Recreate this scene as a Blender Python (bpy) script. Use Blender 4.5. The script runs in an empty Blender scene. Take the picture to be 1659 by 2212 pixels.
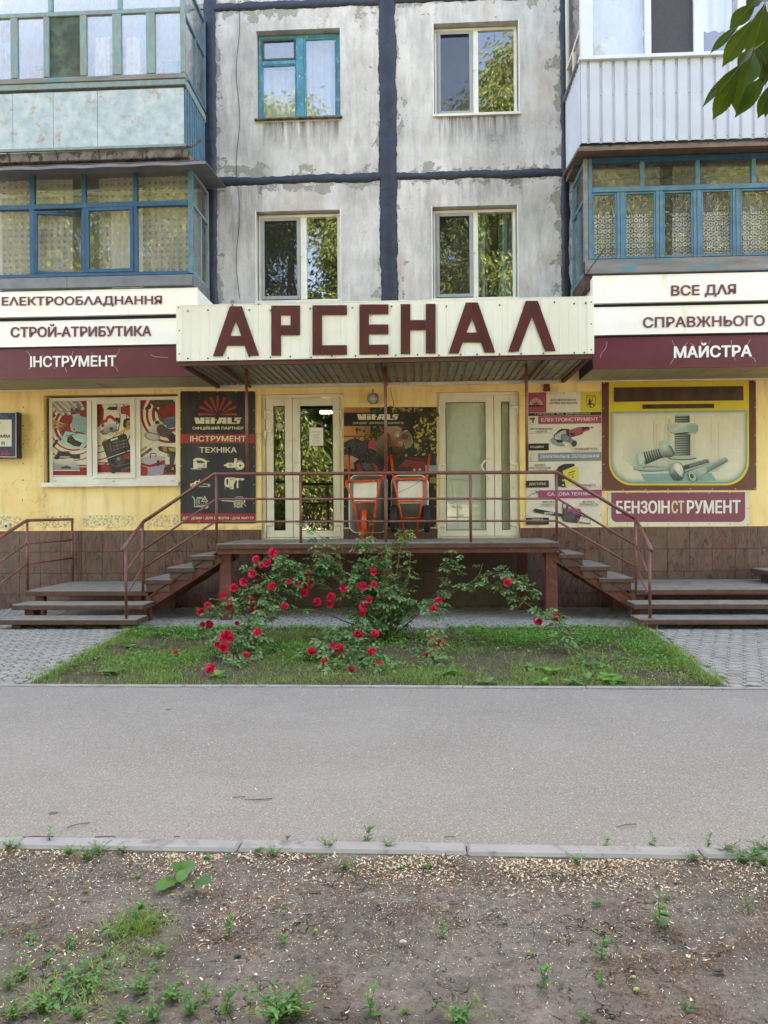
import bpy, math, random
from mathutils import Vector, Matrix, Euler
import numpy as np
random.seed(7); rng = np.random.default_rng(11)
SC = bpy.context.scene; COL = SC.collection

# ------------------------------------------------------------------ camera
F, CX, CY = 1600.0, 829.5, 1106.0
CAM = Vector((0, -11.35, 1.447)); PSI = 0.049; RHO = 0.0077
_d = Vector((-math.sin(PSI), math.cos(PSI), 0)); _r = Vector((math.cos(PSI), math.sin(PSI), 0)); _z = Vector((0, 0, 1))
CR = _r*math.cos(RHO) - _z*math.sin(RHO); CU = _z*math.cos(RHO) + _r*math.sin(RHO)
def ray(u, v): return _d + CR*((u-CX)/F) - CU*((v-CY)/F)
def P(u, v, Y=0.0):
    k = ray(u, v); return CAM + k*((Y-CAM.y)/k.y)
def G(u, v, z=0.0):
    k = ray(u, v); return CAM + k*((z-CAM.z)/k.z)
cam = bpy.data.cameras.new('camera'); camo = bpy.data.objects.new('camera', cam); COL.objects.link(camo)
m = Matrix.Identity(4)
for i in range(3):
    m[i][0] = CR[i]; m[i][1] = CU[i]; m[i][2] = -_d[i]; m[i][3] = CAM[i]
camo.matrix_world = m
cam.sensor_fit = 'VERTICAL'; cam.sensor_height = 24; cam.sensor_width = 18; cam.lens = 24*F/2212
cam.clip_start = 0.05; cam.clip_end = 2000
SC.camera = camo

# ------------------------------------------------------------------ sky, sun, exposure
SUN_EL, SUN_AZ = math.radians(50), math.radians(14)   # sun stands behind the building, a little to the right
W = bpy.data.worlds.new('World'); SC.world = W; W.use_nodes = True
nt = W.node_tree; nt.nodes.clear()
sky = nt.nodes.new('ShaderNodeTexSky'); sky.sky_type = 'NISHITA'; sky.sun_disc = False
sky.sun_elevation = SUN_EL; sky.sun_rotation = SUN_AZ
sky.air_density = 1.0; sky.dust_density = 2.0; sky.ozone_density = 1.0
bg = nt.nodes.new('ShaderNodeBackground'); bg.inputs[1].default_value = 0.15
wo = nt.nodes.new('ShaderNodeOutputWorld')
nt.links.new(sky.outputs[0], bg.inputs[0]); nt.links.new(bg.outputs[0], wo.inputs[0])
sl = bpy.data.lights.new('sun', 'SUN'); sl.energy = 5.0; sl.angle = math.radians(0.5); sl.color = (1, .95, .88)
so = bpy.data.objects.new('sun', sl); COL.objects.link(so)
sdir = Vector((math.sin(SUN_AZ)*math.cos(SUN_EL), math.cos(SUN_AZ)*math.cos(SUN_EL), math.sin(SUN_EL)))
so.rotation_euler = sdir.to_track_quat('Z', 'Y').to_euler()
so.location = (0, 40, 60)
vs = SC.view_settings; vs.view_transform = 'Standard'; vs.look = 'None'; vs.gamma = 1.0; vs.use_curve_mapping = False
vs.exposure = 3.28
vs.use_white_balance = True; vs.white_balance_temperature = 8000; vs.white_balance_tint = 16
SC.cycles.use_denoising = True
SC.cycles.max_bounces = 8; SC.cycles.diffuse_bounces = 3; SC.cycles.glossy_bounces = 3; SC.cycles.transparent_max_bounces = 12
SC.cycles.caustics_reflective = False; SC.cycles.caustics_refractive = False

# ------------------------------------------------------------------ helpers
def lin(h):
    if isinstance(h, tuple): return tuple(h[:3])+(1,)
    h = h.lstrip('#'); c = [int(h[i:i+2], 16)/255 for i in (0, 2, 4)]
    return tuple((x/12.92 if x <= .04045 else ((x+.055)/1.055)**2.4) for x in c)+(1,)

class MB:
    """collects polygons into one mesh"""
    def __init__(s): s.v = []; s.f = []; s.mi = []; s.c = []
    def add(s, vs, fs, mi=0, col=None):
        o = len(s.v); s.v += [tuple(p) for p in vs]; s.f += [tuple(i+o for i in f) for f in fs]; s.mi += [mi]*len(fs)
        if col is None: s.c += [(1, 1, 1, 1)]*len(vs)
        elif isinstance(col, list): s.c += col
        else: s.c += [col]*len(vs)
        return s
    def box(s, x0, x1, y0, y1, z0, z1, b=0.0, mi=0, M=None):
        if x0 > x1: x0, x1 = x1, x0
        if y0 > y1: y0, y1 = y1, y0
        if z0 > z1: z0, z1 = z1, z0
        if b <= 0:
            vs = [Vector((x, y, z)) for x in (x0, x1) for y in (y0, y1) for z in (z0, z1)]
            fs = [(0, 1, 3, 2), (4, 6, 7, 5), (0, 4, 5, 1), (2, 3, 7, 6), (0, 2, 6, 4), (1, 5, 7, 3)]
        else:
            b = min(b, (x1-x0)*.45, (y1-y0)*.45, (z1-z0)*.45)
            lo = (x0, y0, z0); hi = (x1, y1, z1); vs = []; idx = {}
            for sx in (0, 1):
                for sy in (0, 1):
                    for sz in (0, 1):
                        for a in range(3):
                            p = []
                            for k, sg in enumerate((sx, sy, sz)):
                                q = hi[k] if sg else lo[k]
                                if k != a: q += -b if sg else b
                                p.append(q)
                            idx[(sx, sy, sz, a)] = len(vs); vs.append(Vector(p))
            fs = []
            for a in range(3):
                o = [k for k in range(3) if k != a]
                for sg in (0, 1):
                    q = []
                    for (i, j) in ((0, 0), (1, 0), (1, 1), (0, 1)):
                        key = [0, 0, 0]; key[a] = sg; key[o[0]] = i; key[o[1]] = j; q.append(idx[tuple(key)+(a,)])
                    fs.append(q if (sg ^ (a == 1)) else q[::-1])
            for a in range(3):
                o = [k for k in range(3) if k != a]
                for i in (0, 1):
                    for j in (0, 1):
                        k0 = [0]*3; k1 = [0]*3; k0[a] = 0; k1[a] = 1; k0[o[0]] = k1[o[0]] = i; k0[o[1]] = k1[o[1]] = j
                        q = (idx[tuple(k0)+(o[0],)], idx[tuple(k1)+(o[0],)], idx[tuple(k1)+(o[1],)], idx[tuple(k0)+(o[1],)])
                        fs.append(q if ((i ^ j) ^ (a == 1)) else q[::-1])
            for sx in (0, 1):
                for sy in (0, 1):
                    for sz in (0, 1):
                        q = tuple(idx[(sx, sy, sz, a)] for a in range(3)); fs.append(q if (sx+sy+sz) % 2 else q[::-1])
        if M is not None: vs = [M @ p for p in vs]
        return s.add(vs, fs, mi)
    def tube(s, pts, r, n=8, mi=0, cap=True):
        pts = [Vector(p) for p in pts]; rs = r if isinstance(r, (list, tuple)) else [r]*len(pts)
        vs = []; up = None
        for i, p in enumerate(pts):
            t = (pts[min(i+1, len(pts)-1)]-pts[max(i-1, 0)]).normalized()
            if up is None:
                up = Vector((0, 0, 1)) if abs(t.z) < .9 else Vector((0, 1, 0))
            a = t.cross(up)
            if a.length < 1e-5: a = t.cross(Vector((1, 0, 0)))
            a.normalize(); b = a.cross(t).normalized(); up = b
            sc = 1.0
            if 0 < i < len(pts)-1:
                c = (pts[i]-pts[i-1]).normalized().dot(t); sc = 1/max(c, .5)
            for k in range(n):
                w = 2*math.pi*k/n; vs.append(p + (a*math.cos(w)*sc + b*math.sin(w))*rs[i])
        fs = []
        for i in range(len(pts)-1):
            for k in range(n):
                k2 = (k+1) % n; fs.append((i*n+k, i*n+k2, (i+1)*n+k2, (i+1)*n+k))
        if cap: fs.append(tuple(range(n))[::-1]); fs.append(tuple((len(pts)-1)*n+k for k in range(n)))
        return s.add(vs, fs, mi)
    def sqtube(s, p, q, w, d=None, mi=0):
        """rectangular bar from p to q; w across, d the other way"""
        p, q = Vector(p), Vector(q); d = d or w; t = (q-p).normalized()
        up = Vector((0, 0, 1)) if abs(t.z) < .9 else Vector((0, 1, 0))
        a = t.cross(up).normalized(); b = a.cross(t).normalized()
        vs = [e + a*sx*w/2 + b*sz*d/2 for e in (p, q) for sx, sz in ((-1, -1), (1, -1), (1, 1), (-1, 1))]
        return s.add(vs, [(0, 1, 2, 3)[::-1], (4, 5, 6, 7), (0, 1, 5, 4), (1, 2, 6, 5), (2, 3, 7, 6), (3, 0, 4, 7)], mi)
    def disc(s, c, r, nrm=(0, -1, 0), n=12, t=0.004, mi=0):
        c = Vector(c); nn = Vector(nrm).normalized(); return s.tube([c-nn*t*0, c+nn*t], r, n, mi)
    def dome(s, c, r, nrm=(0, -1, 0), n=8, mi=0, h=.6):
        c = Vector(c); nn = Vector(nrm).normalized()
        return s.tube([c, c+nn*r*h*.6, c+nn*r*h], [r, r*.85, r*.4], n, mi)
    def mesh(s, name, mats, smooth=False, colors=False):
        me = bpy.data.meshes.new(name); me.from_pydata(s.v, [], s.f)
        for mt in (mats if isinstance(mats, (list, tuple)) else [mats]): me.materials.append(mt)
        if any(s.mi): me.polygons.foreach_set('material_index', s.mi)
        if smooth: me.polygons.foreach_set('use_smooth', [True]*len(me.polygons))
        if colors:
            ca = me.color_attributes.new('print_colour', 'FLOAT_COLOR', 'POINT')
            ca.data.foreach_set('color', np.array(s.c, dtype=np.float32).ravel())
        me.update(); return me
    def build(s, name, mats, parent=None, smooth=False, colors=False, label=None, kind=None):
        o = bpy.data.objects.new(name, s.mesh(name, mats, smooth, colors)); COL.objects.link(o)
        if parent is not None:
            o.parent = parent; o.matrix_parent_inverse = Matrix.Translation(-world_loc(parent))
        if label: o['label'] = label
        if kind: o['kind'] = kind
        return o
def world_loc(o):
    v = Vector((0, 0, 0))
    while o is not None:
        v += o.location; 
        if o.parent is not None: v += o.matrix_parent_inverse.translation
        o = o.parent
    return v
def obj(name, me, loc=(0, 0, 0), rot=(0, 0, 0), scale=(1, 1, 1), parent=None):
    """place shared mesh data at a world position under a parent (parents are never rotated)"""
    o = bpy.data.objects.new(name, me); COL.objects.link(o)
    o.location = loc; o.rotation_euler = rot; o.scale = scale
    if parent is not None:
        o.parent = parent; o.matrix_parent_inverse = Matrix.Translation(-world_loc(parent))
    return o
def tag(o, label, cat, group=None, kind=None):
    o['label'] = label; o['category'] = cat
    if group: o['group'] = group
    if kind: o['kind'] = kind
    return o
def thing(name, label, cat, loc=(0, 0, 0), group=None):
    o = bpy.data.objects.new(name, None); COL.objects.link(o); o.location = loc; o.empty_display_size = .1
    return tag(o, label, cat, group)
def sub(name, parent, loc=None, label=None):
    """an Empty that is a part, holding sub-parts"""
    o = bpy.data.objects.new(name, None); COL.objects.link(o); o.empty_display_size = .05
    o.parent = parent; o.matrix_parent_inverse = Matrix.Translation(-world_loc(parent))
    if loc is not None: o.location = loc
    if label: o['label'] = label
    return o
def struct(o): o['kind'] = 'structure'; return o
def copy_tree(o, loc, rotz=0.0, scale=1.0):
    c = o.copy(); COL.objects.link(c); c.location = loc; c.rotation_euler = (0, 0, rotz); c.scale = (scale,)*3
    for ch in list(o.children):
        k = ch.copy(); COL.objects.link(k); k.parent = c
        for g in list(ch.children):
            q = g.copy(); COL.objects.link(q); q.parent = k
    return c

# ------------------------------------------------------------------ materials
def N(nt, t, **kw):
    n = nt.nodes.new(t)
    for k, v in kw.items():
        if k.startswith('i_'):
            key = k[2:]; key = int(key) if key.isdigit() else key.replace('_', ' ')
            n.inputs[key].default_value = v
        else: setattr(n, k, v)
    return n
def newmat(name):
    mt = bpy.data.materials.new(name); mt.use_nodes = True; nt = mt.node_tree
    return mt, nt, nt.nodes['Principled BSDF'], nt.nodes['Material Output']
def posn(nt, stretch=(1, 1, 1), obj=False):
    mp = N(nt, 'ShaderNodeMapping'); mp.inputs['Scale'].default_value = stretch
    if obj: g = N(nt, 'ShaderNodeTexCoord'); nt.links.new(g.outputs['Object'], mp.inputs[0])
    else: g = N(nt, 'ShaderNodeNewGeometry'); nt.links.new(g.outputs['Position'], mp.inputs[0])
    return mp.outputs[0]
def noise(nt, vec, scale, detail=6, rough=.6, dist=0):
    n = N(nt, 'ShaderNodeTexNoise'); n.inputs['Scale'].default_value = scale; n.inputs['Detail'].default_value = detail
    n.inputs['Roughness'].default_value = rough; n.inputs['Distortion'].default_value = dist
    nt.links.new(vec, n.inputs['Vector']); return n.outputs[0]
def ramp(nt, fac, a, b, ca=(0, 0, 0, 1), cb=(1, 1, 1, 1)):
    r = N(nt, 'ShaderNodeValToRGB'); e = r.color_ramp.elements
    e[0].position = min(a, b); e[1].position = max(a, b)
    if a <= b: e[0].color = ca; e[1].color = cb
    else: e[0].color = cb; e[1].color = ca
    nt.links.new(fac, r.inputs[0]); return r.outputs[0]
def mixc(nt, fac, a, b, mode='MIX'):
    n = N(nt, 'ShaderNodeMix', data_type='RGBA', blend_type=mode)
    for k, s in ((0, fac), (6, a), (7, b)):
        if hasattr(s, 'links') or hasattr(s, 'is_linked'): nt.links.new(s, n.inputs[k])
        else: n.inputs[k].default_value = s
    return n.outputs[2]
def mth(nt, op, a, b=0.0, c=0.0, clamp=False):
    n = N(nt, 'ShaderNodeMath', operation=op, use_clamp=clamp)
    for k, s in enumerate((a, b, c)):
        if hasattr(s, 'is_linked'): nt.links.new(s, n.inputs[k])
        else: n.inputs[k].default_value = s
    return n.outputs[0]
def bumpn(nt, h, strength=.3, dist=.01, prev=None):
    b = N(nt, 'ShaderNodeBump'); b.inputs['Strength'].default_value = strength; b.inputs['Distance'].default_value = dist
    nt.links.new(h, b.inputs['Height'])
    if prev is not None: nt.links.new(prev, b.inputs['Normal'])
    return b.outputs[0]
def simple(name, c1, c2=None, scale=6, rough=.6, metal=0, bump=.0, bscale=80, bd=.004, stretch=(1, 1, 1), lo=.35, hi=.65,
           c3=None, s3=14, t3=(.6, .66), st3=(1, 1, 1), spec=.5, obj=False, detail=6, perisland=0.0):
    mt, nt, bs, out = newmat(name); v = posn(nt, stretch, obj)
    col = lin(c1)
    if c2: col = ramp(nt, noise(nt, v, scale, detail), lo, hi, lin(c1), lin(c2))
    if c3:
        f = ramp(nt, noise(nt, posn(nt, st3, obj), s3, 8, .65), *t3)
        col = mixc(nt, f, col, lin(c3))
    if perisland:
        g = N(nt, 'ShaderNodeNewGeometry'); h = N(nt, 'ShaderNodeHueSaturation')
        vv = mth(nt, 'MULTIPLY_ADD', g.outputs['Random Per Island'], perisland, 1-perisland/2)
        oi = N(nt, 'ShaderNodeObjectInfo'); v2 = mth(nt, 'MULTIPLY_ADD', oi.outputs['Random'], perisland, 1-perisland/2)
        nt.links.new(mth(nt, 'MULTIPLY', vv, v2), h.inputs['Value'])
        if hasattr(col, 'is_linked'): nt.links.new(col, h.inputs['Color'])
        else: h.inputs['Color'].default_value = col
        col = h.outputs[0]
    if hasattr(col, 'is_linked'): nt.links.new(col, bs.inputs['Base Color'])
    else: bs.inputs['Base Color'].default_value = col
    bs.inputs['Roughness'].default_value = rough; bs.inputs['Metallic'].default_value = metal
    bs.inputs['Specular IOR Level'].default_value = spec
    if bump: nt.links.new(bumpn(nt, noise(nt, v, bscale, 5), bump, bd), bs.inputs['Normal'])
    return mt
# ------------------------------------------------------------------ material library
def wall_material():
    mt, nt, bs, out = newmat('weathered_plaster')
    g = N(nt, 'ShaderNodeNewGeometry'); sp = N(nt, 'ShaderNodeSeparateXYZ'); nt.links.new(g.outputs['Position'], sp.inputs[0])
    v = posn(nt); vs_ = posn(nt, (1, 1, .22))
    base = ramp(nt, noise(nt, v, 1.3, 7, .65), .32, .68, lin('a6a29f'), lin('d6d1cc'))
    base = mixc(nt, mth(nt, 'MULTIPLY', ramp(nt, noise(nt, vs_, 3.2, 8, .7), .46, .66), .65), base, lin('dedad6'))
    base = mixc(nt, mth(nt, 'MULTIPLY', ramp(nt, noise(nt, vs_, 9, 6, .7), .48, .7), .52), base, lin('918b87'))
    base = mixc(nt, mth(nt, 'MULTIPLY', ramp(nt, noise(nt, v, .7, 5), .55, .7), .5), base, lin('bf9f8b'))
    base = mixc(nt, mth(nt, 'MULTIPLY', ramp(nt, noise(nt, v, 60, 3), .62, .7), .35), base, lin('77706c'))
    # peeled edges that follow the seams
    n1 = noise(nt, v, 3.0, 9, .68)
    d = None
    for x in (-3.2, -.45, 2.21):
        q = mth(nt, 'ABSOLUTE', mth(nt, 'SUBTRACT', sp.outputs[0], x))
        d = q if d is None else mth(nt, 'MINIMUM', d, q)
    for z in (6.58, 9.27, 3.9):
        d = mth(nt, 'MINIMUM', d, mth(nt, 'ABSOLUTE', mth(nt, 'SUBTRACT', sp.outputs[2], z)))
    e = mth(nt, 'MULTIPLY_ADD', mth(nt, 'SUBTRACT', n1, .5), -1.7, d)
    base = mixc(nt, mth(nt, 'MULTIPLY', ramp(nt, e, .075, .065), .8), base, lin('8f8b80'))
    base = mixc(nt, ramp(nt, mth(nt, 'ABSOLUTE', mth(nt, 'SUBTRACT', e, .083)), .01, .003), base, lin('e4e0d8'))
    # soot runs below the sills and by the seams
    def runs(x0, x1, z0, h, k):
        a = mth(nt, 'MULTIPLY', mth(nt, 'GREATER_THAN', sp.outputs[0], x0), mth(nt, 'LESS_THAN', sp.outputs[0], x1))
        t = mth(nt, 'DIVIDE', mth(nt, 'SUBTRACT', z0, sp.outputs[2]), h)
        b = mth(nt, 'MULTIPLY', mth(nt, 'GREATER_THAN', t, 0.0), mth(nt, 'SUBTRACT', 1.0, t, clamp=True))
        nn = ramp(nt, noise(nt, posn(nt, (1, 1, .07)), 14, 5, .7), .36, .62)
        return mth(nt, 'MULTIPLY', mth(nt, 'MULTIPLY', mth(nt, 'MULTIPLY', a, b), nn), k)
    for a in ((-2.4, -1.2, 7.48, .45, .95), (.32, 1.52, 7.47, .5, .95), (.6, 1.6, 6.5, .5, .5), (-3.1, -2.4, 6.5, 1.2, .6)):
        base = mixc(nt, runs(*a), base, lin('4c4646'))
    m3 = mth(nt, 'MULTIPLY', ramp(nt, sp.outputs[0], 1.55, 2.2), ramp(nt, noise(nt, vs_, 2.2, 8, .7), .42, .6))
    base = mixc(nt, mth(nt, 'MULTIPLY', m3, .65), base, lin('6d665e'))
    cr = N(nt, 'ShaderNodeTexVoronoi', feature='DISTANCE_TO_EDGE'); cr.inputs['Scale'].default_value = 1.1
    w = N(nt, 'ShaderNodeVectorMath', operation='ADD'); nz = N(nt, 'ShaderNodeTexNoise'); nz.inputs['Scale'].default_value = 5; nz.inputs['Detail'].default_value = 8
    nt.links.new(v, nz.inputs[0]); nt.links.new(v, w.inputs[0]); nt.links.new(nz.outputs['Color'], w.inputs[1]); nt.links.new(w.outputs[0], cr.inputs[0])
    crk = mth(nt, 'MULTIPLY', ramp(nt, cr.outputs['Distance'], .006, .001), ramp(nt, noise(nt, v, .8, 3), .56, .6))
    base = mixc(nt, mth(nt, 'MULTIPLY', crk, .7), base, lin('4a423e'))
    nt.links.new(base, bs.inputs['Base Color']); bs.inputs['Roughness'].default_value = .95; bs.inputs['Specular IOR Level'].default_value = .2
    h = mth(nt, 'ADD', noise(nt, v, 22, 8, .7), mth(nt, 'MULTIPLY', ramp(nt, e, .08, .07), -1.5))
    nt.links.new(bumpn(nt, h, .9, .012), bs.inputs['Normal'])
    return mt
def yellow_material():
    mt, nt, bs, out = newmat('yellow_render'); v = posn(nt)
    g = N(nt, 'ShaderNodeNewGeometry'); sp = N(nt, 'ShaderNodeSeparateXYZ'); nt.links.new(g.outputs['Position'], sp.inputs[0])
    base = ramp(nt, noise(nt, v, 1.1, 7), .3, .7, lin('efc778'), lin('fbe2a4'))
    base = mixc(nt, mth(nt, 'MULTIPLY', ramp(nt, noise(nt, posn(nt, (1, 1, .12)), 6, 6, .7), .5, .7), .4), base, lin('ab8d55'))
    band = mth(nt, 'MULTIPLY', mth(nt, 'LESS_THAN', mth(nt, 'ABSOLUTE', mth(nt, 'SUBTRACT', sp.outputs[2], 1.335)), .095),
               mth(nt, 'LESS_THAN', sp.outputs[0], -3.75))
    pe = mth(nt, 'MULTIPLY', mth(nt, 'MULTIPLY', band, ramp(nt, noise(nt, v, 26, 8, .75), .5, .54)), ramp(nt, noise(nt, v, 2.2, 4), .42, .5))
    base = mixc(nt, mth(nt, 'MULTIPLY', pe, .85), base, lin('8f8877'))
    b2 = mth(nt, 'MULTIPLY', mth(nt, 'LESS_THAN', sp.outputs[2], 1.25), ramp(nt, noise(nt, v, 7, 6), .5, .6))
    base = mixc(nt, mth(nt, 'MULTIPLY', b2, .35), base, lin('8a7042'))
    cr = N(nt, 'ShaderNodeTexVoronoi', feature='DISTANCE_TO_EDGE'); cr.inputs['Scale'].default_value = .9
    w = N(nt, 'ShaderNodeVectorMath', operation='ADD'); nz = N(nt, 'ShaderNodeTexNoise'); nz.inputs['Scale'].default_value = 4; nz.inputs['Detail'].default_value = 6
    nt.links.new(v, nz.inputs[0]); nt.links.new(v, w.inputs[0]); nt.links.new(nz.outputs['Color'], w.inputs[1]); nt.links.new(w.outputs[0], cr.inputs[0])
    crk = mth(nt, 'MULTIPLY', ramp(nt, cr.outputs['Distance'], .005, .001), ramp(nt, noise(nt, v, .9, 3), .54, .58))
    base = mixc(nt, mth(nt, 'MULTIPLY', crk, .6), base, lin('7a5f33'))
    nt.links.new(base, bs.inputs['Base Color']); bs.inputs['Roughness'].default_value = .8
    nt.links.new(bumpn(nt, noise(nt, v, 18, 7, .6), .35, .01), bs.inputs['Normal']); return mt
def tile_material():
    mt, nt, bs, out = newmat('brown_marbled_tile')
    oi = N(nt, 'ShaderNodeObjectInfo'); tc = N(nt, 'ShaderNodeNewGeometry')
    ad = N(nt, 'ShaderNodeVectorMath', operation='ADD'); mu = N(nt, 'ShaderNodeVectorMath', operation='SCALE'); mu.inputs['Scale'].default_value = 17
    cb = N(nt, 'ShaderNodeCombineXYZ')
    for i in range(3): nt.links.new(oi.outputs['Random'], cb.inputs[i])
    nt.links.new(cb.outputs[0], mu.inputs[0]); nt.links.new(tc.outputs['Position'], ad.inputs[0]); nt.links.new(mu.outputs[0], ad.inputs[1])
    mp = N(nt, 'ShaderNodeMapping'); mp.inputs['Rotation'].default_value = (0, .8, 0); mp.inputs['Scale'].default_value = (3.2, 1, 1); nt.links.new(ad.outputs[0], mp.inputs[0])
    base = ramp(nt, noise(nt, mp.outputs[0], 3, 5, .6, 1.5), .35, .65, lin('4f3429'), lin('704c3e'))
    base = mixc(nt, ramp(nt, noise(nt, mp.outputs[0], 3.2, 8, .62, 2.2), .55, .6), base, lin('2a2120'))
    base = mixc(nt, mth(nt, 'MULTIPLY', ramp(nt, noise(nt, mp.outputs[0], 8, 8, .6, 2), .6, .64), .6), base, lin('8a5a46'))
    base = mixc(nt, mth(nt, 'MULTIPLY', ramp(nt, noise(nt, posn(nt), 1.2, 6), .4, .7), .35), base, lin('7b6a58'))
    nt.links.new(base, bs.inputs['Base Color']); bs.inputs['Roughness'].default_value = .42
    nt.links.new(bumpn(nt, noise(nt, posn(nt), 8, 4), .1, .01), bs.inputs['Normal']); return mt
def glass_material(name, ior=1.75, tint=(1, 1, 1, 1), wav=.05, dirt_haze=.0):
    mt = bpy.data.materials.new(name); mt.use_nodes = True; nt = mt.node_tree; nt.nodes.clear()
    out = N(nt, 'ShaderNodeOutputMaterial'); tr = N(nt, 'ShaderNodeBsdfTransparent'); tr.inputs[0].default_value = tint
    gl = N(nt, 'ShaderNodeBsdfGlossy'); gl.inputs['Roughness'].default_value = .0
    g = N(nt, 'ShaderNodeNewGeometry'); dp = N(nt, 'ShaderNodeVectorMath', operation='DOT_PRODUCT'); nt.links.new(g.outputs['Incoming'], dp.inputs[0]); nt.links.new(g.outputs['Normal'], dp.inputs[1])
    f0 = ((ior-1)/(ior+1))**2; fres = mth(nt, 'MULTIPLY_ADD', mth(nt, 'POWER', mth(nt, 'SUBTRACT', 1.0, mth(nt, 'ABSOLUTE', dp.outputs['Value']), clamp=True), 5.0), 1-f0, f0)
    b = bumpn(nt, noise(nt, posn(nt), 2.2, 2), wav, .02); nt.links.new(b, gl.inputs['Normal'])
    mx = N(nt, 'ShaderNodeMixShader'); nt.links.new(fres, mx.inputs[0]); nt.links.new(tr.outputs[0], mx.inputs[1]); nt.links.new(gl.outputs[0], mx.inputs[2])
    o = mx.outputs[0]
    if dirt_haze:
        df = N(nt, 'ShaderNodeBsdfDiffuse'); df.inputs[0].default_value = lin('c9c7bf'); m2 = N(nt, 'ShaderNodeMixShader')
        nt.links.new(mth(nt, 'MULTIPLY', ramp(nt, noise(nt, posn(nt, (1, 1, .5)), 5, 7, .7), .3, .8), dirt_haze), m2.inputs[0])
        nt.links.new(o, m2.inputs[1]); nt.links.new(df.outputs[0], m2.inputs[2]); o = m2.outputs[0]
    nt.links.new(o, out.inputs[0]); return mt
def lace_material(name, sc=13, base='cfc9b8', dense=.85, sheer=.25, zb=None, pattern='ring'):
    mt = bpy.data.materials.new(name); mt.use_nodes = True; nt = mt.node_tree; nt.nodes.clear()
    out = N(nt, 'ShaderNodeOutputMaterial'); tr = N(nt, 'ShaderNodeBsdfTransparent'); df = N(nt, 'ShaderNodeBsdfDiffuse'); df.inputs[0].default_value = lin(base)
    tl = N(nt, 'ShaderNodeBsdfTranslucent'); tl.inputs[0].default_value = lin(base)
    g = N(nt, 'ShaderNodeNewGeometry'); sp = N(nt, 'ShaderNodeSeparateXYZ'); nt.links.new(g.outputs['Position'], sp.inputs[0])
    zr = mth(nt, 'MULTIPLY', sp.outputs[2], sc*1.0); row = mth(nt, 'FLOOR', zr)
    xr = mth(nt, 'MULTIPLY_ADD', row, .5 if pattern == 'ring' else .0, mth(nt, 'MULTIPLY', sp.outputs[0], sc))
    fx = mth(nt, 'SUBTRACT', mth(nt, 'FRACT', xr), .5); fz = mth(nt, 'SUBTRACT', mth(nt, 'FRACT', zr), .5)
    dd = mth(nt, 'SQRT', mth(nt, 'ADD', mth(nt, 'MULTIPLY', fx, fx), mth(nt, 'MULTIPLY', fz, fz)))
    ring = mth(nt, 'LESS_THAN', mth(nt, 'ABSOLUTE', mth(nt, 'SUBTRACT', dd, .33)), .11)
    if pattern != 'ring':
        dot = mth(nt, 'LESS_THAN', mth(nt, 'ABSOLUTE', mth(nt, 'SUBTRACT', mth(nt, 'ADD', mth(nt, 'ABSOLUTE', fx), mth(nt, 'ABSOLUTE', fz)), .17)), .06)
        ring = mth(nt, 'MAXIMUM', mth(nt, 'LESS_THAN', mth(nt, 'ABSOLUTE', mth(nt, 'SUBTRACT', dd, .4)), .045), dot)
    if zb is not None: ring = mth(nt, 'MULTIPLY', ring, mth(nt, 'LESS_THAN', sp.outputs[2], zb))
    fac = mth(nt, 'MULTIPLY_ADD', ring, dense-sheer, sheer)
    ms = N(nt, 'ShaderNodeMixShader'); ms.inputs[0].default_value = .35; nt.links.new(df.outputs[0], ms.inputs[1]); nt.links.new(tl.outputs[0], ms.inputs[2])
    mx = N(nt, 'ShaderNodeMixShader'); nt.links.new(fac, mx.inputs[0]); nt.links.new(tr.outputs[0], mx.inputs[1]); nt.links.new(ms.outputs[0], mx.inputs[2])
    nt.links.new(mx.outputs[0], out.inputs[0]); return mt
def print_material():
    mt, nt, bs, out = newmat('printed_vinyl')
    a = N(nt, 'ShaderNodeAttribute'); a.attribute_name = 'print_colour'
    n1 = ramp(nt, noise(nt, posn(nt, (1, 1, .3)), 5, 6), .35, .75)
    c = mixc(nt, mth(nt, 'MULTIPLY', n1, .18), a.outputs['Color'], lin('8a7a60'))
    nt.links.new(c, bs.inputs['Base Color']); bs.inputs['Roughness'].default_value = .55; bs.inputs['Specular IOR Level'].default_value = .35
    nt.links.new(bumpn(nt, mth(nt, 'ADD', noise(nt, posn(nt, (1, 1, .6)), 2.6, 4, .5, .8), mth(nt, 'MULTIPLY', ramp(nt, mth(nt, 'ABSOLUTE', mth(nt, 'SUBTRACT', noise(nt, posn(nt, (1, 1, 1.6)), 2.2, 2, .4, 1.5), .5)), .0, .09), .12)), .5, .025), bs.inputs['Normal']); return mt

M_WALL = wall_material(); M_YEL = yellow_material(); M_TILE = tile_material(); M_PRINT = print_material()
M_GLASS = glass_material('window_glass', 2.0, wav=.004); M_GLASSL = glass_material('balcony_glass', 1.58, wav=.008, dirt_haze=.04); M_GLASSU = glass_material('dusty_sky_haze_glass', 2.0, wav=.03, dirt_haze=.42); M_GLASSD = glass_material('old_dusty_glass', 2.2, (.97, .98, .97, 1), .04, .16)  # upper balcony panes: pale dust film also paints in the sky-reflection haze
M_GLASSP = glass_material('door_glass', 2.2, (.85, .88, .85, 1), .003)
M_NAVY = simple('navy_bitumen_seal', '161a28', '242a3c', 3, .55, bump=.9, bscale=9, bd=.02, c3='3a3f52', s3=6, t3=(.62, .75))
M_PVC = simple('white_pvc', 'e6e2d8', 'd8d3c6', 3, .35, c3='a79f8c', s3=7, t3=(.66, .85))
M_PVCB = simple('bright_white_pvc', 'cfd2d8', 'c6cad2', 3, .3)
M_GREYF = simple('grey_screen_frame', '8f9090', '9c9d9c', 4, .5)
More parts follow.
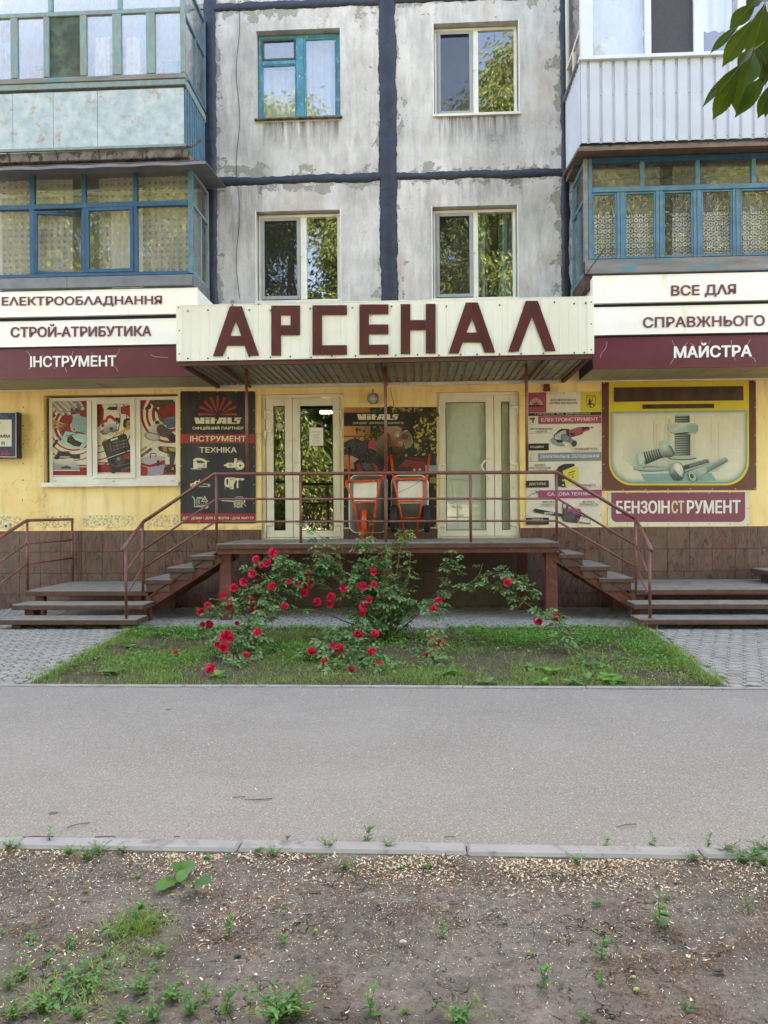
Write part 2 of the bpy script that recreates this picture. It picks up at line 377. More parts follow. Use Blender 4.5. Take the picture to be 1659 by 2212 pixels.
M_TEAL = simple('flaking_teal_paint', '3f8fa6', '2f7688', 9, .6, bump=.6, bscale=40, bd=.004, c3='a9b0a6', s3=26, t3=(.6, .64), st3=(1, 1, .5), stretch=(1, 1, .5))
M_TEALG = simple('weathered_green_wood', '628a8e', '7f9593', 12, .75, bump=.8, bscale=60, bd=.004, c3='827f76', s3=16, t3=(.46, .6), st3=(1, 1, .35), stretch=(1, 1, .4))
M_BLUE = simple('blue_painted_wood', '174360', '205474', 8, .5, bump=.5, bscale=50, bd=.003, c3='5a6a70', s3=22, t3=(.63, .68), st3=(.6, 1, .5))
M_BLUEL = simple('faded_blue_wood', '3d6a7e', '557d8e', 8, .6, bump=.6, bscale=50, bd=.004, c3='5c615f', s3=18, t3=(.56, .64), st3=(.5, 1, .4))
M_WOODG = simple('bare_grey_wood', '6d6a66', '8a8680', 9, .85, bump=.9, bscale=30, bd=.006, c3='4f7f8a', s3=9, t3=(.55, .62), st3=(.25, 1, 1), stretch=(.15, 1, 1))
M_GREYM = simple('grey_zinc_flashing', '5f6162', '76787a', 4, .5, bump=.3, bscale=12)
M_ASB = simple('flaking_pale_blue_panel', '98aaaf', 'b6bfbe', 7, .8, bump=.6, bscale=40, c3='a08a7c', s3=8, t3=(.56, .7), detail=14, lo=.38, hi=.64)
M_RUST = simple('rusty_brown_metal', '3a2a22', '5a4334', 9, .8, bump=.8, bscale=40, c3='6e4630', s3=12, t3=(.6, .68))
M_CONC = simple('old_concrete', '55504a', '7d766b', 6, .95, bump=1, bscale=30, bd=.01, c3='3a342e', s3=9, t3=(.52, .6))
M_DARK = simple('dark_interior', '14120f', '1c1916', 3, .9)
M_ROOM = simple('room_wall', '6f6a5c', '7d776a', 2, .9)
M_WHITECOR = simple('white_corrugated_steel', 'bcc1ca', 'b2b7c2', 2, .32, c3='b9b4ac', s3=5, t3=(.66, .8), st3=(1, 1, .2))
M_SCREW = simple('screw_metal', '4a4038', '6e6258', 40, .6, .3)
M_LACEL = lace_material('lace_left', 11, 'd6d2c4', .9, .3, pattern='flower')
M_LACER = lace_material('lace_right', 14, 'ece9e0', .95, .2, zb=5.62)
M_SHEER = lace_material('sheer_curtain', 40, 'dfe3ea', .8, .72)
M_SHEERD = lace_material('dark_sheer', 40, '4a4a42', .5, .4)
M_CURT = simple('curtain_cloth', 'eceef4', 'dfe2ec', 3, .9)
M_GREENNET = simple('green_netting', '39423a', '4a5548', 6, .9, c3='5a6a58', s3=3, t3=(.5, .7))

# ------------------------------------------------------------------ apartment building
BLD = thing('apartment_building', 'grey panel apartment block with navy seams, glazed balconies and a yellow shop floor', 'building', (0, 1, 0))
struct(BLD)
def wall_mesh(x0, x1, z0, z1, holes, Y0=0.0, Y1=.25):
    mb = MB(); xs = sorted({x0, x1, *[c for h in holes for c in h[:2]]}); zs = sorted({z0, z1, *[c for h in holes for c in h[2:]]})
    for a, b in zip(xs, xs[1:]):
        for c, d in zip(zs, zs[1:]):
            cx, cz = (a+b)/2, (c+d)/2
            if any(h[0] < cx < h[1] and h[2] < cz < h[3] for h in holes): continue
            for Y, fl in ((Y0, 0), (Y1, 1)):
                q = [(a, Y, c), (b, Y, c), (b, Y, d), (a, Y, d)]; mb.add(q if not fl else q[::-1], [(0, 1, 2, 3)])
    for (a, b, c, d), ins in [((x0, x1, z0, z1), 0)]+[(h, 1) for h in holes]:
        for q in ([(a, Y0, c), (a, Y1, c), (a, Y1, d), (a, Y0, d)], [(b, Y0, c), (b, Y0, d), (b, Y1, d), (b, Y1, c)],
                  [(a, Y0, c), (b, Y0, c), (b, Y1, c), (a, Y1, c)], [(a, Y0, d), (a, Y1, d), (b, Y1, d), (b, Y0, d)]):
            mb.add(q, [(0, 1, 2, 3)])
    return mb
def rc(u0, v0, u1, v1, Y=0.0):
    a = P(u0, (v0+v1)/2, Y).x; b = P(u1, (v0+v1)/2, Y).x; c = P((u0+u1)/2, v1, Y).z; d = P((u0+u1)/2, v0, Y).z
    return a, b, c, d
z2 = lambda x, y: (432+x*.4882, y*.4882)            # first enlarged view of the upper facade
def rz2(x0, y0, x1, y1, Y=0.0): return rc(*z2(x0, y0), *z2(x1, y1), Y)
hUL = rz2(250, 130, 620, 528); hUR = rz2(1035, 97, 1410, 508); hLL = rz2(250, 932, 620, 1335); hLR = rz2(1030, 910, 1405, 1325)
S = .012
for (a, b, c, d, hs) in ((-3.2, -.45, 6.58, 9.27, [hUL]), (-.45, 2.21, 6.58, 9.27, [hUR]), (-3.2, -.45, 3.9, 6.58, [hLL]), (-.45, 2.21, 3.9, 6.58, [hLR]),
                         (-3.2, -.45, 9.27, 12, []), (-.45, 2.21, 9.27, 12, []),
                         (-8.6, -3.2, 3.9, 6.58, [(-6.2, -5.3, 4.7, 6.2)]), (-8.6, -3.2, 6.58, 9.27, [(-6.2, -5.3, 7.5, 8.9)]),
                         (2.21, 7.6, 3.9, 6.58, [(3.2, 4.3, 4.7, 6.2)]), (2.21, 7.6, 6.58, 9.27, [(3.4, 4.3, 7.6, 9.0)]),
                         (-8.6, -3.2, 9.27, 12, []), (2.21, 7.6, 9.27, 12, [])):
    wall_mesh(a+S, b-S, c+S, d-S, hs).build('wall_panel', M_WALL, BLD)
mb = MB()
for a in ((-30, -8.6, 0, .25, 0, 15), (7.6, 30, 0, .25, 0, 15), (-8.6, 7.6, 0, .25, 12, 15), (-30, -29.7, .25, 12, 0, 15), (29.7, 30, .25, 12, 0, 15)): mb.box(*a)
mb.build('outer_wall', M_WALL, BLD)
MB().box(-30, 30, 11.7, 12, 0, 15).build('rear_wall', M_WALL, BLD)
MB().box(-30.2, 30.2, -.3, 12.2, 15, 15.25).build('roof', M_CONC, BLD)
mb = MB()
for z in (.9, 3.75, 6.5, 9.2): mb.box(-8.6, 7.6, .26, 5, z, z+.12)
mb.box(-8.6, 7.6, 5, 5.1, 0, 12)
for x in (-8.5, -3.3, -.5, 2.1, 7.4): mb.box(x, x+.12, .26, 5, 0, 12)
mb.build('inner_wall', M_ROOM, BLD)

# sealed seams: strips with ragged edges, standing a few millimetres proud
def seam(p, q, w, seed):
    r = random.Random(seed); p, q = Vector(p), Vector(q); L = (q-p).length; n = int(L/.03); t = (q-p)/L; a = Vector((t.z, 0, -t.x))
    mb = MB(); vs = []; l = rr = 0
    for i in range(n+1):
        l = l*.8+r.uniform(-.008, .008); rr = rr*.8+r.uniform(-.008, .008); c = p+t*(L*i/n)
        y = -.012-.004*math.sin(i*.21)-r.uniform(0, .004)
        for o, yy in ((-w/2+l-.003, .006), (-w/2+l, -.006), (0, y), (w/2+rr, -.006), (w/2+rr+.003, .006)):
            k = c+a*o; vs.append((k.x, yy, k.z))
    fs = [(i*5+k, i*5+k+1, (i+1)*5+k+1, (i+1)*5+k) for i in range(n) for k in range(4)]
    mb.add(vs, fs); o = mb.build('seam_seal', M_NAVY, BLD, smooth=True); return o
for i, a in enumerate((((-.45, 0, 3.9), (-.45, 0, 12), .265), ((-3.21, 0, 3.9), (-3.21, 0, 12), .19), ((2.23, 0, 3.9), (2.23, 0, 12), .12),
                       ((-3.13, -.002, 6.585), (-.57, -.002, 6.585), .125), ((-.33, -.002, 6.585), (2.19, -.002, 6.58), .115),
                       ((-3.13, -.002, 9.29), (-.57, -.002, 9.29), .12), ((-.33, -.002, 9.29), (2.19, -.002, 9.28), .11))): seam(*a, i)
# hanging wire on the left panel
MB().tube([P(432+168*.4882+4*math.sin(i*.9), z2(0, y)[1], -.02) for i, y in enumerate(range(0, 1340, 60))], .004, 5).build('hanging_wire', M_DARK, BLD)
MB().tube([P(1222, v, -.03) for v in range(0, 640, 40)], .005, 5).build('hanging_wire', M_DARK, BLD)

def ring(mb, x0, x1, z0, z1, y0, y1, w, b=.004, mi=0, wb=None):
    wb = wb or w
    mb.box(x0, x0+w, y0, y1, z0, z1, b, mi); mb.box(x1-w, x1, y0, y1, z0, z1, b, mi)
    mb.box(x0+w, x1-w, y0+.001, y1-.001, z1-w, z1, b, mi); mb.box(x0+w, x1-w, y0+.001, y1-.001, z0, z0+wb, b, mi)
def curtain(x0, x1, z0, z1, Y, mat, parent, name='curtain', amp=.02, per=.11, holes=None, label=None):
    n = max(8, int((x1-x0)/.018)); vs = []; ph = random.uniform(0, 6)
    for k, z in enumerate((z1, (z0+z1)/2, z0)):
        for i in range(n+1):
            x = x0+(x1-x0)*i/n; vs.append((x+.006*k*math.sin(i*.4+ph), Y+(amp*(.4+.3*k))*math.sin(2*math.pi*x/per+ph+1.7*math.sin(x*7)), z+.008*math.sin(x*9+ph)*(k == 2)))
    fs = [(k*(n+1)+i, k*(n+1)+i+1, (k+1)*(n+1)+i+1, (k+1)*(n+1)+i) for k in range(2) for i in range(n)]
    return MB().add(vs, fs).build(name, mat, parent, smooth=True, label=label)
def pane(x0, x1, z0, z1, Y, mat, parent, name='pane'):
    c = Vector(((x0+x1)/2, Y+.002, (z0+z1)/2)); M = Matrix.Translation(c) @ Euler((random.uniform(-.009, .009), 0, random.uniform(-.012, .012))).to_matrix().to_4x4()
    return MB().box(-(x1-x0)/2, (x1-x0)/2, -.002, .002, -(z1-z0)/2, (z1-z0)/2, 0, 0, M).build(name, mat, parent)   # no pane sits quite true

YW = .11
def pvc_window(hole, outer, sash, panes, lab, sill='pvc', curt=None):
    w = sub('window', BLD, (hole[0], 0, hole[2]), lab)
    x0, x1, z0, z1 = outer; x0 = hole[0]+.01; x1 = hole[1]-.01; z0 = hole[2]+.02; z1 = hole[3]-.015
    mb = MB(); ring(mb, x0, x1, z0, z1, YW, YW+.07, .045); mb.build('frame', M_PVC, w)
    xs = rz2(sash[0], 500, sash[1], 600, YW)
    MB().box(xs[0], xs[1], YW-.006, YW+.07, z0+.046, z1-.046, .004).build('mullion', M_PVC, w)
    l0, l1 = x0+.047, xs[0]-.002
    mb = MB(); ring(mb, l0, l1, z0+.05, z1-.05, YW-.022, YW-.008, .05, .003); mb.build('insect_screen_frame', M_GREYF, w)
    pane(l0+.051, l1-.051, z0+.101, z1-.101, YW+.02, M_GLASS, w)
    pane(xs[1]+.002, x1-.048, z0+.048, z1-.048, YW+.02, M_GLASS, w)
    MB().box(l0+.051, l1-.051, YW-.016, YW-.015, z0+.101, z1-.101).build('insect_screen', M_NET, w)
    mb = MB(); mb.box(hole[0]-.02, hole[1]+.02, -.035, YW, hole[2]-.004, hole[2]+.018, .003); mb.box(hole[0]-.02, hole[1]+.02, -.036, -.03, hole[2]-.02, hole[2]-.004)
    mb.build('sill', M_PVC if sill == 'pvc' else M_GREYM, w)
    mb = MB(); mb.box(xs[0]+.005, xs[0]+.025, YW-.03, YW-.006, (z0+z1)/2+.02, (z0+z1)/2+.06, .003); mb.build('handle', M_PVC, w)
    mb = MB(); yy = -.002
    for (a, b, c, d) in ((hole[0]-.018, hole[0]-.001, hole[2]+.02, hole[3]+.012), (hole[1]+.001, hole[1]+.018, hole[2]+.02, hole[3]+.012)): mb.box(a, b, -.006, .0, c, d, .002)
    mb.build('reveal_trim', M_PVC if sill == 'pvc' else M_GREYM, w)
    for c in curt or []: curtain(c[0], c[1], z0, z1, YW+.16, c[2], w, amp=c[3] if len(c) > 3 else .02)
    return w
def net_material():
    mt = bpy.data.materials.new('insect_net'); mt.use_nodes = True; nt = mt.node_tree; nt.nodes.clear()
    out = N(nt, 'ShaderNodeOutputMaterial'); tr = N(nt, 'ShaderNodeBsdfTransparent'); df = N(nt, 'ShaderNodeBsdfDiffuse'); df.inputs[0].default_value = lin('3c3c3a')
    mx = N(nt, 'ShaderNodeMixShader'); mx.inputs[0].default_value = .2; nt.links.new(tr.outputs[0], mx.inputs[1]); nt.links.new(df.outputs[0], mx.inputs[2]); nt.links.new(mx.outputs[0], out.inputs[0]); return mt
M_NET = net_material()
M_TULIP = simple('green_tulip_curtain', '6f8a78', '80998a', 4, .9, c3='2f3d33', s3=9, t3=(.6, .63))
pvc_window(hUR, hUR, (1208, 1233), None, 'white plastic window with sky and a tree reflected', curt=[(hUR[0], hUR[1], M_SHEERD)])
pvc_window(hLL, hLL, (440, 468), None, 'white plastic window with dark curtains left of the seam', curt=[(hLL[0], hLL[0]+.7, M_SHEERD), (hLL[0]+.75, hLL[1], M_SHEERD, .03)])
pvc_window(hLR, hLR, (1203, 1226), None, 'white plastic window with a pale green tulip curtain', curt=[(hLR[0]+.66, hLR[0]+.86, M_TULIP), (hLR[1]-.26, hLR[1], M_TULIP), (hLR[0], hLR[1], M_SHEERD)])
# old wooden window, upper left
w = sub('window', BLD, (hUL[0], 0, hUL[2]), 'old wooden window with flaking turquoise paint')
x0, x1, z0, z1 = hUL[0]+.012, hUL[1]-.012, hUL[2]+.02, hUL[3]-.02
mb = MB(); ring(mb, x0, x1, z0, z1, .1, .2, .05); mb.build('frame', M_TEAL, w)
a = rz2(425, 145, 460, 530, .1); MB().box(a[0], a[1], .085, .2, z0+.05, z1-.05, .01).build('mullion', M_TEAL, w)
b = rz2(278, 268, 424, 286, .1); MB().box(x0+.05, a[0], .095, .19, b[2], b[3], .004).build('rail', M_TEAL, w)
mb = MB(); ring(mb, x0+.052, a[0]-.002, b[3]+.002, z1-.052, .09, .14, .032, .003); mb.build('vent_sash', simple('bare_dark_wood', '3c3c3a', '55635f', 20, .8), w)
mb = MB(); ring(mb, x0+.052, a[0]-.002, z0+.052, b[2]-.002, .1, .14, .018, .003); mb.build('sash', M_TEAL, w)
mb = MB(); ring(mb, a[1]+.002, x1-.052, z0+.052, z1-.052, .1, .14, .03, .003); mb.build('sash', M_TEAL, w)
pane(x0+.085, a[0]-.035, b[3]+.035, z1-.085, .12, M_GLASSD, w); pane(x0+.07, a[0]-.02, z0+.07, b[2]-.02, .12, M_GLASSD, w); pane(a[1]+.032, x1-.082, z0+.082, z1-.082, .12, M_GLASSD, w)
mb = MB(); mb.box(hUL[0]-.03, hUL[1]+.03, -.06, .1, hUL[2]-.012, hUL[2]+.012, .004); mb.build('sill', M_CONC, w)
curtain(x0, a[0], z0, b[2], .26, M_SHEER, w); curtain(a[1], x1, z0, z1, .26, M_SHEER, w, amp=.03)

# ------------------------------------------------------------------ ground-floor shop wall, plinth
hS = rc(94, 852, 384.4, 1046); hDL = rc(564, 851, 741, 1164); hDR = rc(944, 846, 1123, 1164)
hDL = (hDL[0], hDL[1], 1.04, hDL[3]); hDR = (hDR[0], hDR[1], 1.04, hDR[3])
wall_mesh(-8.6, 7.6, 1.0, 3.88, [hS, hDL, hDR]).build('shop_wall', M_YEL, BLD)
mb = MB(); mb.box(-8.6, 7.6, .01, .25, -.2, .998); mb.build('plinth_base', M_CONC, BLD)
tile_me = {}
M_PLAIN = simple('plain_brown_tile', '574437', '665243', 2, .7, c3='493a30', s3=4, t3=(.5, .7))
def tile(x0, x1, z0, z1):
    pln = -2.75 < x0 and x1 < 1.86 and z1 < .9; k = (round(x1-x0, 3), round(z1-z0, 3), pln)
    if k not in tile_me: tile_me[k] = MB().box(0, k[0], 0, .022, 0, k[1], .003).mesh('tile', M_PLAIN if pln else M_TILE)
    obj('tile', tile_me[k], (x0, -.022-random.uniform(0, .0015), z0), parent=PL)
PL = sub('plinth', BLD, (0, -.02, 0))
T = .333; GJ = .0035
for i in range(-24, 23):
    x0 = i*T+.04; x1 = x0+T-GJ
    for j, zt in enumerate((1.19, .857, .524, .191)):
        zb = zt-T+GJ
        if j == 0:
            segs = [(x0, x1)]
            for h in (hDL, hDR):
                ns = []
                for (a, b) in segs:
                    if b <= h[0] or a >= h[1]: ns.append((a, b)); continue
                    if a < h[0]: ns.append((a, h[0]))
                    if b > h[1]: ns.append((h[1], b))
                    tile(max(a, h[0]), min(b, h[1]), zb, 1.03)
                segs = ns
            for a, b in segs:
                if b-a > .01: tile(a, b, zb, zt)
        else: tile(x0, x1, zb, zt)
MB().box(-8.6, 7.6, -.006, .008, -.15, 1.02).build('grout', simple('dark_grout', '4a3c33', '54463c', 9, .9), PL)
mb = MB()
for (a, b) in ((-8.6, hDL[0]), (hDL[1], hDR[0]), (hDR[1], 7.6)): mb.box(a, b, -.03, -.0005, 1.191, 1.2)
mb.build('plinth_ledge', M_YEL, BLD)

# doors
z7 = lambda x, y: (561.6+x*.1514, 842.3+y*.1514); z8 = lambda x, y: (540+x*.3743, 810+y*.3743)
def zz(f, x0, y0, x1, y1, Y): return rc(*f(x0, y0), *f(x1, y1), Y)
M_DOOR = simple('cream_door_pvc', 'e8dfc8', 'dcd2b8', 3, .4, c3='b5a888', s3=6, t3=(.64, .85))
YD = .06
def hinge(mb, x, z, s):
    mb.box(x-.0, x+.11*s, YD-.035, YD-.002, z, z+.045, .012); mb.tube([(x, YD-.03, z-.09), (x, YD-.03, z+.02)], .016, 8)
def door(par, f, hole, frame, leaves, lab, hinges, gm=None):
    D = sub('door', par, (hole[0], YD, hole[2]), lab)
    mb = MB(); x0, x1, z1 = hole[0]+.03, hole[1]-.01, hole[3]-.03
    mb.box(hole[0]+.001, x0+.03, YD, YD+.07, 1.045, z1+.03, .004); mb.box(x1-.04, hole[1]-.001, YD, YD+.07, 1.045, z1+.03, .004)
    mb.box(x0+.03, x1-.04, YD+.001, YD+.069, z1-.025, z1+.03, .004); mb.box(x0+.03, x1-.04, YD+.001, YD+.08, 1.042, 1.06)
    mb.build('door_frame', M_DOOR, D)
    for (o, g) in leaves:
        a = zz(f, *o, YD-.012); b = zz(f, *g, YD-.012); Y = YD-.012
        a = (a[0], a[1], 1.066, a[3]); b = (b[0], b[1], b[2], b[3])
        mb = MB(); mb.box(a[0], b[0], Y, Y+.06, a[2], a[3], .005); mb.box(b[1], a[1], Y, Y+.06, a[2], a[3], .005)
        mb.box(b[0], b[1], Y+.0015, Y+.0585, b[3], a[3], .004); mb.box(b[0], b[1], Y+.0015, Y+.0585, a[2], b[2], .004)
        mb.build('door_leaf', M_DOOR, D)
        mb = MB(); ring(mb, b[0]-.002, b[1]+.002, b[2]-.002, b[3]+.002, Y-.003, Y+.002, .008, .001); mb.build('gasket', M_DARK, D)
        pane(b[0]+.004, b[1]-.004, b[2]+.004, b[3]-.004, Y+.025, gm or M_GLASSP, D)
    for (x, y, s) in hinges:
        p = P(*f(x, y), YD-.03); mb = MB(); hinge(mb, p.x, p.z, s); mb.build('hinge', M_DOOR, D)
    return D
DL = door(BLD, z7, hDL, None, [((92, 122, 465, 2110), (200, 230, 355, 2003)), ((472, 118, 1145, 2105), (580, 228, 1042, 2003))], 'cream glazed double door with stickers and a paper notice',
          [(72, 325, 1), (75, 610, 1), (80, 1945, 1), (1160, 320, -1), (1162, 600, -1), (1175, 1940, -1)])
DR = door(BLD, z8, hDR, None, [((1092, 118, 1408, 938), (1132, 158, 1360, 895)), ((1411, 112, 1545, 938), (1453, 155, 1498, 893))], 'cream glazed double door with closed pale blinds',
          [(1090, 190, 1), (1088, 525, 1), (1088, 880, 1), (1548, 188, -1), (1546, 520, -1), (1548, 875, -1)], glass_material('blind_door_glass', 1.5, wav=.004))
mb = MB(); p = P(*z7(565, 1060), -.03); mb.tube([(p.x, -.03, p.z+.2), (p.x, -.03, p.z-.25)], .017, 10); mb.box(p.x-.07, p.x, -.03, YD, p.z+.02, p.z+.06, .006); mb.box(p.x-.07, p.x, -.03, YD, p.z-.24, p.z-.2, .006)
mb.build('door_handle', M_DOOR, DL)
mb = MB(); A = [P(*z8(x, y), yy) for x, y, yy in ((1360, 597, .04), (1388, 600, -.06), (1340, 540, -.07), (1336, 520, -.07), (1352, 498, -.07), (1388, 482, -.05), (1388, 482, .04))]
mb.tube(A[2:], .014, 8); mb.tube([P(*z8(1340, 535), -.07), P(*z8(1360, 572), -.07), P(*z8(1388, 598), -.05), P(*z8(1388, 598), .04)], .014, 8); mb.build('door_handle', M_DOOR, DR)
# blinds behind the right door, 5 mm slats joined (too fine to tell apart singly)
a = zz(z8, 1132, 158, 1360, 895, .12); b2 = zz(z8, 1453, 155, 1498, 893, .12)
for q in (a, b2):
    mb = MB(); z = q[2]
    while z < q[3]:
        mb.add([(q[0]-.01, .115, z), (q[1]+.01, .115, z), (q[1]+.01, .128, z+.024), (q[0]-.01, .128, z+.024)], [(0, 1, 2, 3)]); z += .022
    o = mb.build('blind', simple('pale_green_blind', 'd2d8c2', 'dde2cc', 3, .6), BLD); o['kind'] = 'stuff'
# dim shop interior behind the left door: shelves and a ceiling lamp
mb = MB()
for k in range(5): mb.box(-2.35, -1.3, 1.6, 1.95, 1.05+.42*k, 1.08+.42*k)
mb.box(-2.35, -2.32, 1.6, 1.95, 1.05, 3.0); mb.box(-1.32, -1.3, 1.6, 1.95, 1.05, 3.0)
mb.build('shop_shelf', simple('shelf_metal', '55524c', '66625a', 4, .6), BLD)
em = bpy.data.materials.new('lit_tube'); em.use_nodes = True; em.node_tree.nodes['Principled BSDF'].inputs['Emission Color'].default_value = (1, 1, .95, 1); em.node_tree.nodes['Principled BSDF'].inputs['Emission Strength'].default_value = 3
MB().box(-1.66, -1.46, .9, 1.0, 3.1, 3.14, .01).build('ceiling_lamp', em, BLD)

# shop window with printed panes
WS = sub('window', BLD, (hS[0], 0, hS[2]), 'wide three-pane shop window covered in tool adverts')
zs = lambda x, y: (102.6+x*.17251, 853.1+y*.17251)      # enlarged shop window view
YS = .07
o = zz(zs, 20, 28, 1635, 1105, YS); o = (o[0], o[1]-.0, hS[2]+.03, o[3])
mb = MB(); ring(mb, o[0], hS[1]-.012, o[2], o[3], YS, YS+.07, .05, .004, wb=.1); mb.build('frame', M_PVC, WS)
for (a, b) in ((494, 555), (1098, 1160)):
    q = zz(zs, a, 100, b, 1000, YS-.004); MB().box(q[0], q[1], YS-.006, YS+.065, o[2]+.1, o[3]-.05, .004).build('mullion', M_PVC, WS)
q = zz(zs, 562, 52, 1095, 1045, YS-.02); mb = MB(); ring(mb, q[0], q[1], q[2], q[3], YS-.022, YS-.004, .075, .004); mb.build('sash', M_PVC, WS)
for (a, b, c, d) in ((50, 60, 494, 1045), (610, 98, 1056, 1005), (1165, 52, 1618, 1042)):
    q = zz(zs, a, b, c, d, YS+.02); MB().box(q[0], q[1], YS+.024, YS+.03, q[2], q[3]).build('pane', simple('backing', 'e6ddc6'), WS)
mb = MB(); mb.box(hS[0]-.01, hS[1]+.02, -.07, YS, hS[2]-.01, hS[2]+.03, .004); mb.box(hS[0]-.01, hS[1]+.02, -.075, -.068, hS[2]-.035, hS[2]-.01)
mb.build('sill', M_PVC, WS)
mb = MB()
for x in (95, 825, 1562):
    p = P(*zs(x, 1078), YS-.005); mb.box(p.x-.025, p.x+.025, YS-.006, YS+.001, p.z-.006, p.z+.006, .003)
mb.build('drain_cap', M_GREYF, WS)

# ------------------------------------------------------------------ balconies
def Xu(u, Y, v=600): return P(u, v, Y).x
def Zv(v, Y, u=400): return P(u, v, Y).z
def hbar(par, name, x0, x1, Y, z0, z1, d, m, b=.006, label=None): return MB().box(x0, x1, Y, Y+d, z0, z1, b).build(name, m, par, label=label)
def side_glaze(B, xc, Yf, z0, z1, zm, m, gm, sgn, wd=.05, lace=None):
    """the short glazed end between the front corner post and the wall; sgn +1 looks right"""
    a, b = (xc-wd, xc) if sgn > 0 else (xc, xc+wd)
    Yb = -.01; ym = (Yf+Yb)/2+.02
    MB().box(a, b, Yb-.05, Yb, z0, z1, .004).build('post', m, B)
    for (c, d) in ((z0, z0+.05), (zm, zm+.045), (z1-.05, z1)):
        MB().box(a+.002, b-.002, Yf+.051, Yb-.051, c, d, .003).build('rail', m, B)
    MB().box(a+.001, b-.001, ym-.02, ym+.02, z0+.051, zm-.001, .003).build('mullion', m, B)
    xg = (a+b)/2
    for (c, d, e, f) in ((Yf+.052, ym-.021, z0+.052, zm-.002), (ym+.021, Yb-.052, z0+.052, zm-.002), (Yf+.052, Yb-.052, zm+.047, z1-.052)):
        if f > e: MB().box(xg-.002, xg+.002, c, d, e, f).build('pane', gm, B)
# upper left
Y = -1.05
B = sub('balcony', BLD, (-3.25, Y, 6.5), 'upper left balcony with flaking pale blue panels and weathered teal glazing')
z = lambda v: Zv(v, Y, 400)
xr = Xu(400, Y, 200); xl = -6.5
zb, zt, zr0, zr1 = z(155), z(28), z(23), z(13)
for a, b in ((-30, -5), (26, 41), (97, 109), (176, 190), (246, 265), (319, 338)):
    MB().box(Xu(a, Y), Xu(b, Y), Y, Y+.06, zb, zr0, .006).build('mullion', M_TEALG, B)
MB().box(Xu(393, Y), xr, Y, Y+.06, zb, z(-90), .006).build('post', M_TEALG, B)
hbar(B, 'rail', xl, Xu(393, Y), Y+.002, zr0, zr1, .055, M_TEALG)
for a in (108, 258): MB().box(Xu(a, Y), Xu(a+9, Y), Y, Y+.055, zr1, z(-90), .004).build('mullion', M_TEALG, B)
us = [(-90, -31), (-4, 25), (42, 96), (110, 175), (191, 245), (266, 318), (339, 392)]
for i, (a, b) in enumerate(us):
    if i == 3: continue
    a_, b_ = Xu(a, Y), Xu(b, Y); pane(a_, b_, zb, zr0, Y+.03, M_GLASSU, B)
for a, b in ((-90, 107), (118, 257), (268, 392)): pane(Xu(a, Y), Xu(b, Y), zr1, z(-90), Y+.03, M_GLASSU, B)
curtain(Xu(-90, Y), Xu(24, Y), zb, zr0, Y+.1, M_SHEER, B); 
MB().box(Xu(109, Y), Xu(176, Y), Y+.03, Y+.035, zb, zr0).build('green_net_panel', M_GREENNET, B)
curtain(Xu(200, Y), Xu(237, Y), zb-.1, z(64), Y+.1, M_CURT, B, amp=.03, per=.07, name='hanging_sheet'); curtain(Xu(268, Y), Xu(300, Y), zb-.1, z(66), Y+.1, M_CURT, B, amp=.03, per=.09, name='hanging_sheet')
curtain(Xu(60, Y), Xu(92, Y), zb-.1, z(120), Y+.1, simple('striped_cloth', '9a6a86', 'c8b6c6', 30, .9), B, name='hanging_cloth')
MB().box(Xu(350, Y), Xu(388, Y), Y+.08, Y+.3, z(160), z(118), .03).build('blue_basket', simple('blue_plastic', '6fa6cf', '8abbe0', 40, .5), B)
MB().box(xl, xr-.08, Y+.45, Y+.5, 7.3, 9.3).build('back_wall', simple('balcony_back', 'b8bdcc', 'c4c9d8', 2, .9), B)
hbar(B, 'sill_board', xl, xr+.012, Y-.03, z(170), z(159), .12, M_WOODG); hbar(B, 'sill_board', xl, xr+.006, Y-.015, z(183), z(170.5), .1, M_TEALG)
zp0, zp1 = z(312), z(189)
hbar(B, 'panel_rail', xl, xr, Y+.012, z(188.5), z(184), .05, M_RUST)
us = [(-110, -30), (-29.4, 29.6), (30.4, 117), (117.6, 212.5), (213.6, 399.5)]
for i, (a, b) in enumerate(us):
    MB().box(Xu(a, Y), Xu(b, Y), Y+.004*(i % 2), Y+.02+.004*(i % 2), zp0, zp1, .002).build('panel', M_ASB, B)
hbar(B, 'bottom_trim', xl, xr, Y-.006, z(316), z(310), .04, M_TEALG, .003)
# side slats + sill
xs_ = xr
MB().box(xs_-.05, xs_, Y+.101, -.02, z(183), z(165), .004).build('sill_board', M_TEALG, B)
for k in range(9):
    yy = Y+.04+k*.11; MB().box(xs_-.03, xs_-.008, yy, yy+.06, zp0, z(184), .003).build('slat', M_BLUEL, B)
side_glaze(B, xr, Y, z(158), z(-60), z(30), M_BLUEL, M_GLASSD, 1)
hbar(B, 'slab', xl, xr+.01, Y+.03, z(337), z(317), 1.0, M_CONC, .01)
for u in (18, 36+25, 122, 213, 306, 392):
    p = Xu(u, Y); MB().sqtube((p, Y+.0, z(316)), (p+.02, Y+.05, z(337)), .012, .03).build('bracket', M_RUST, B)
mb = MB(); mb.tube([P(*q) for q in ((398, 315, -1.04), (412, 318, -1.0), (424, 312, -.9), (433, 303, -.8))], .012, 6); mb.build('bent_pipe', M_RUST, B)
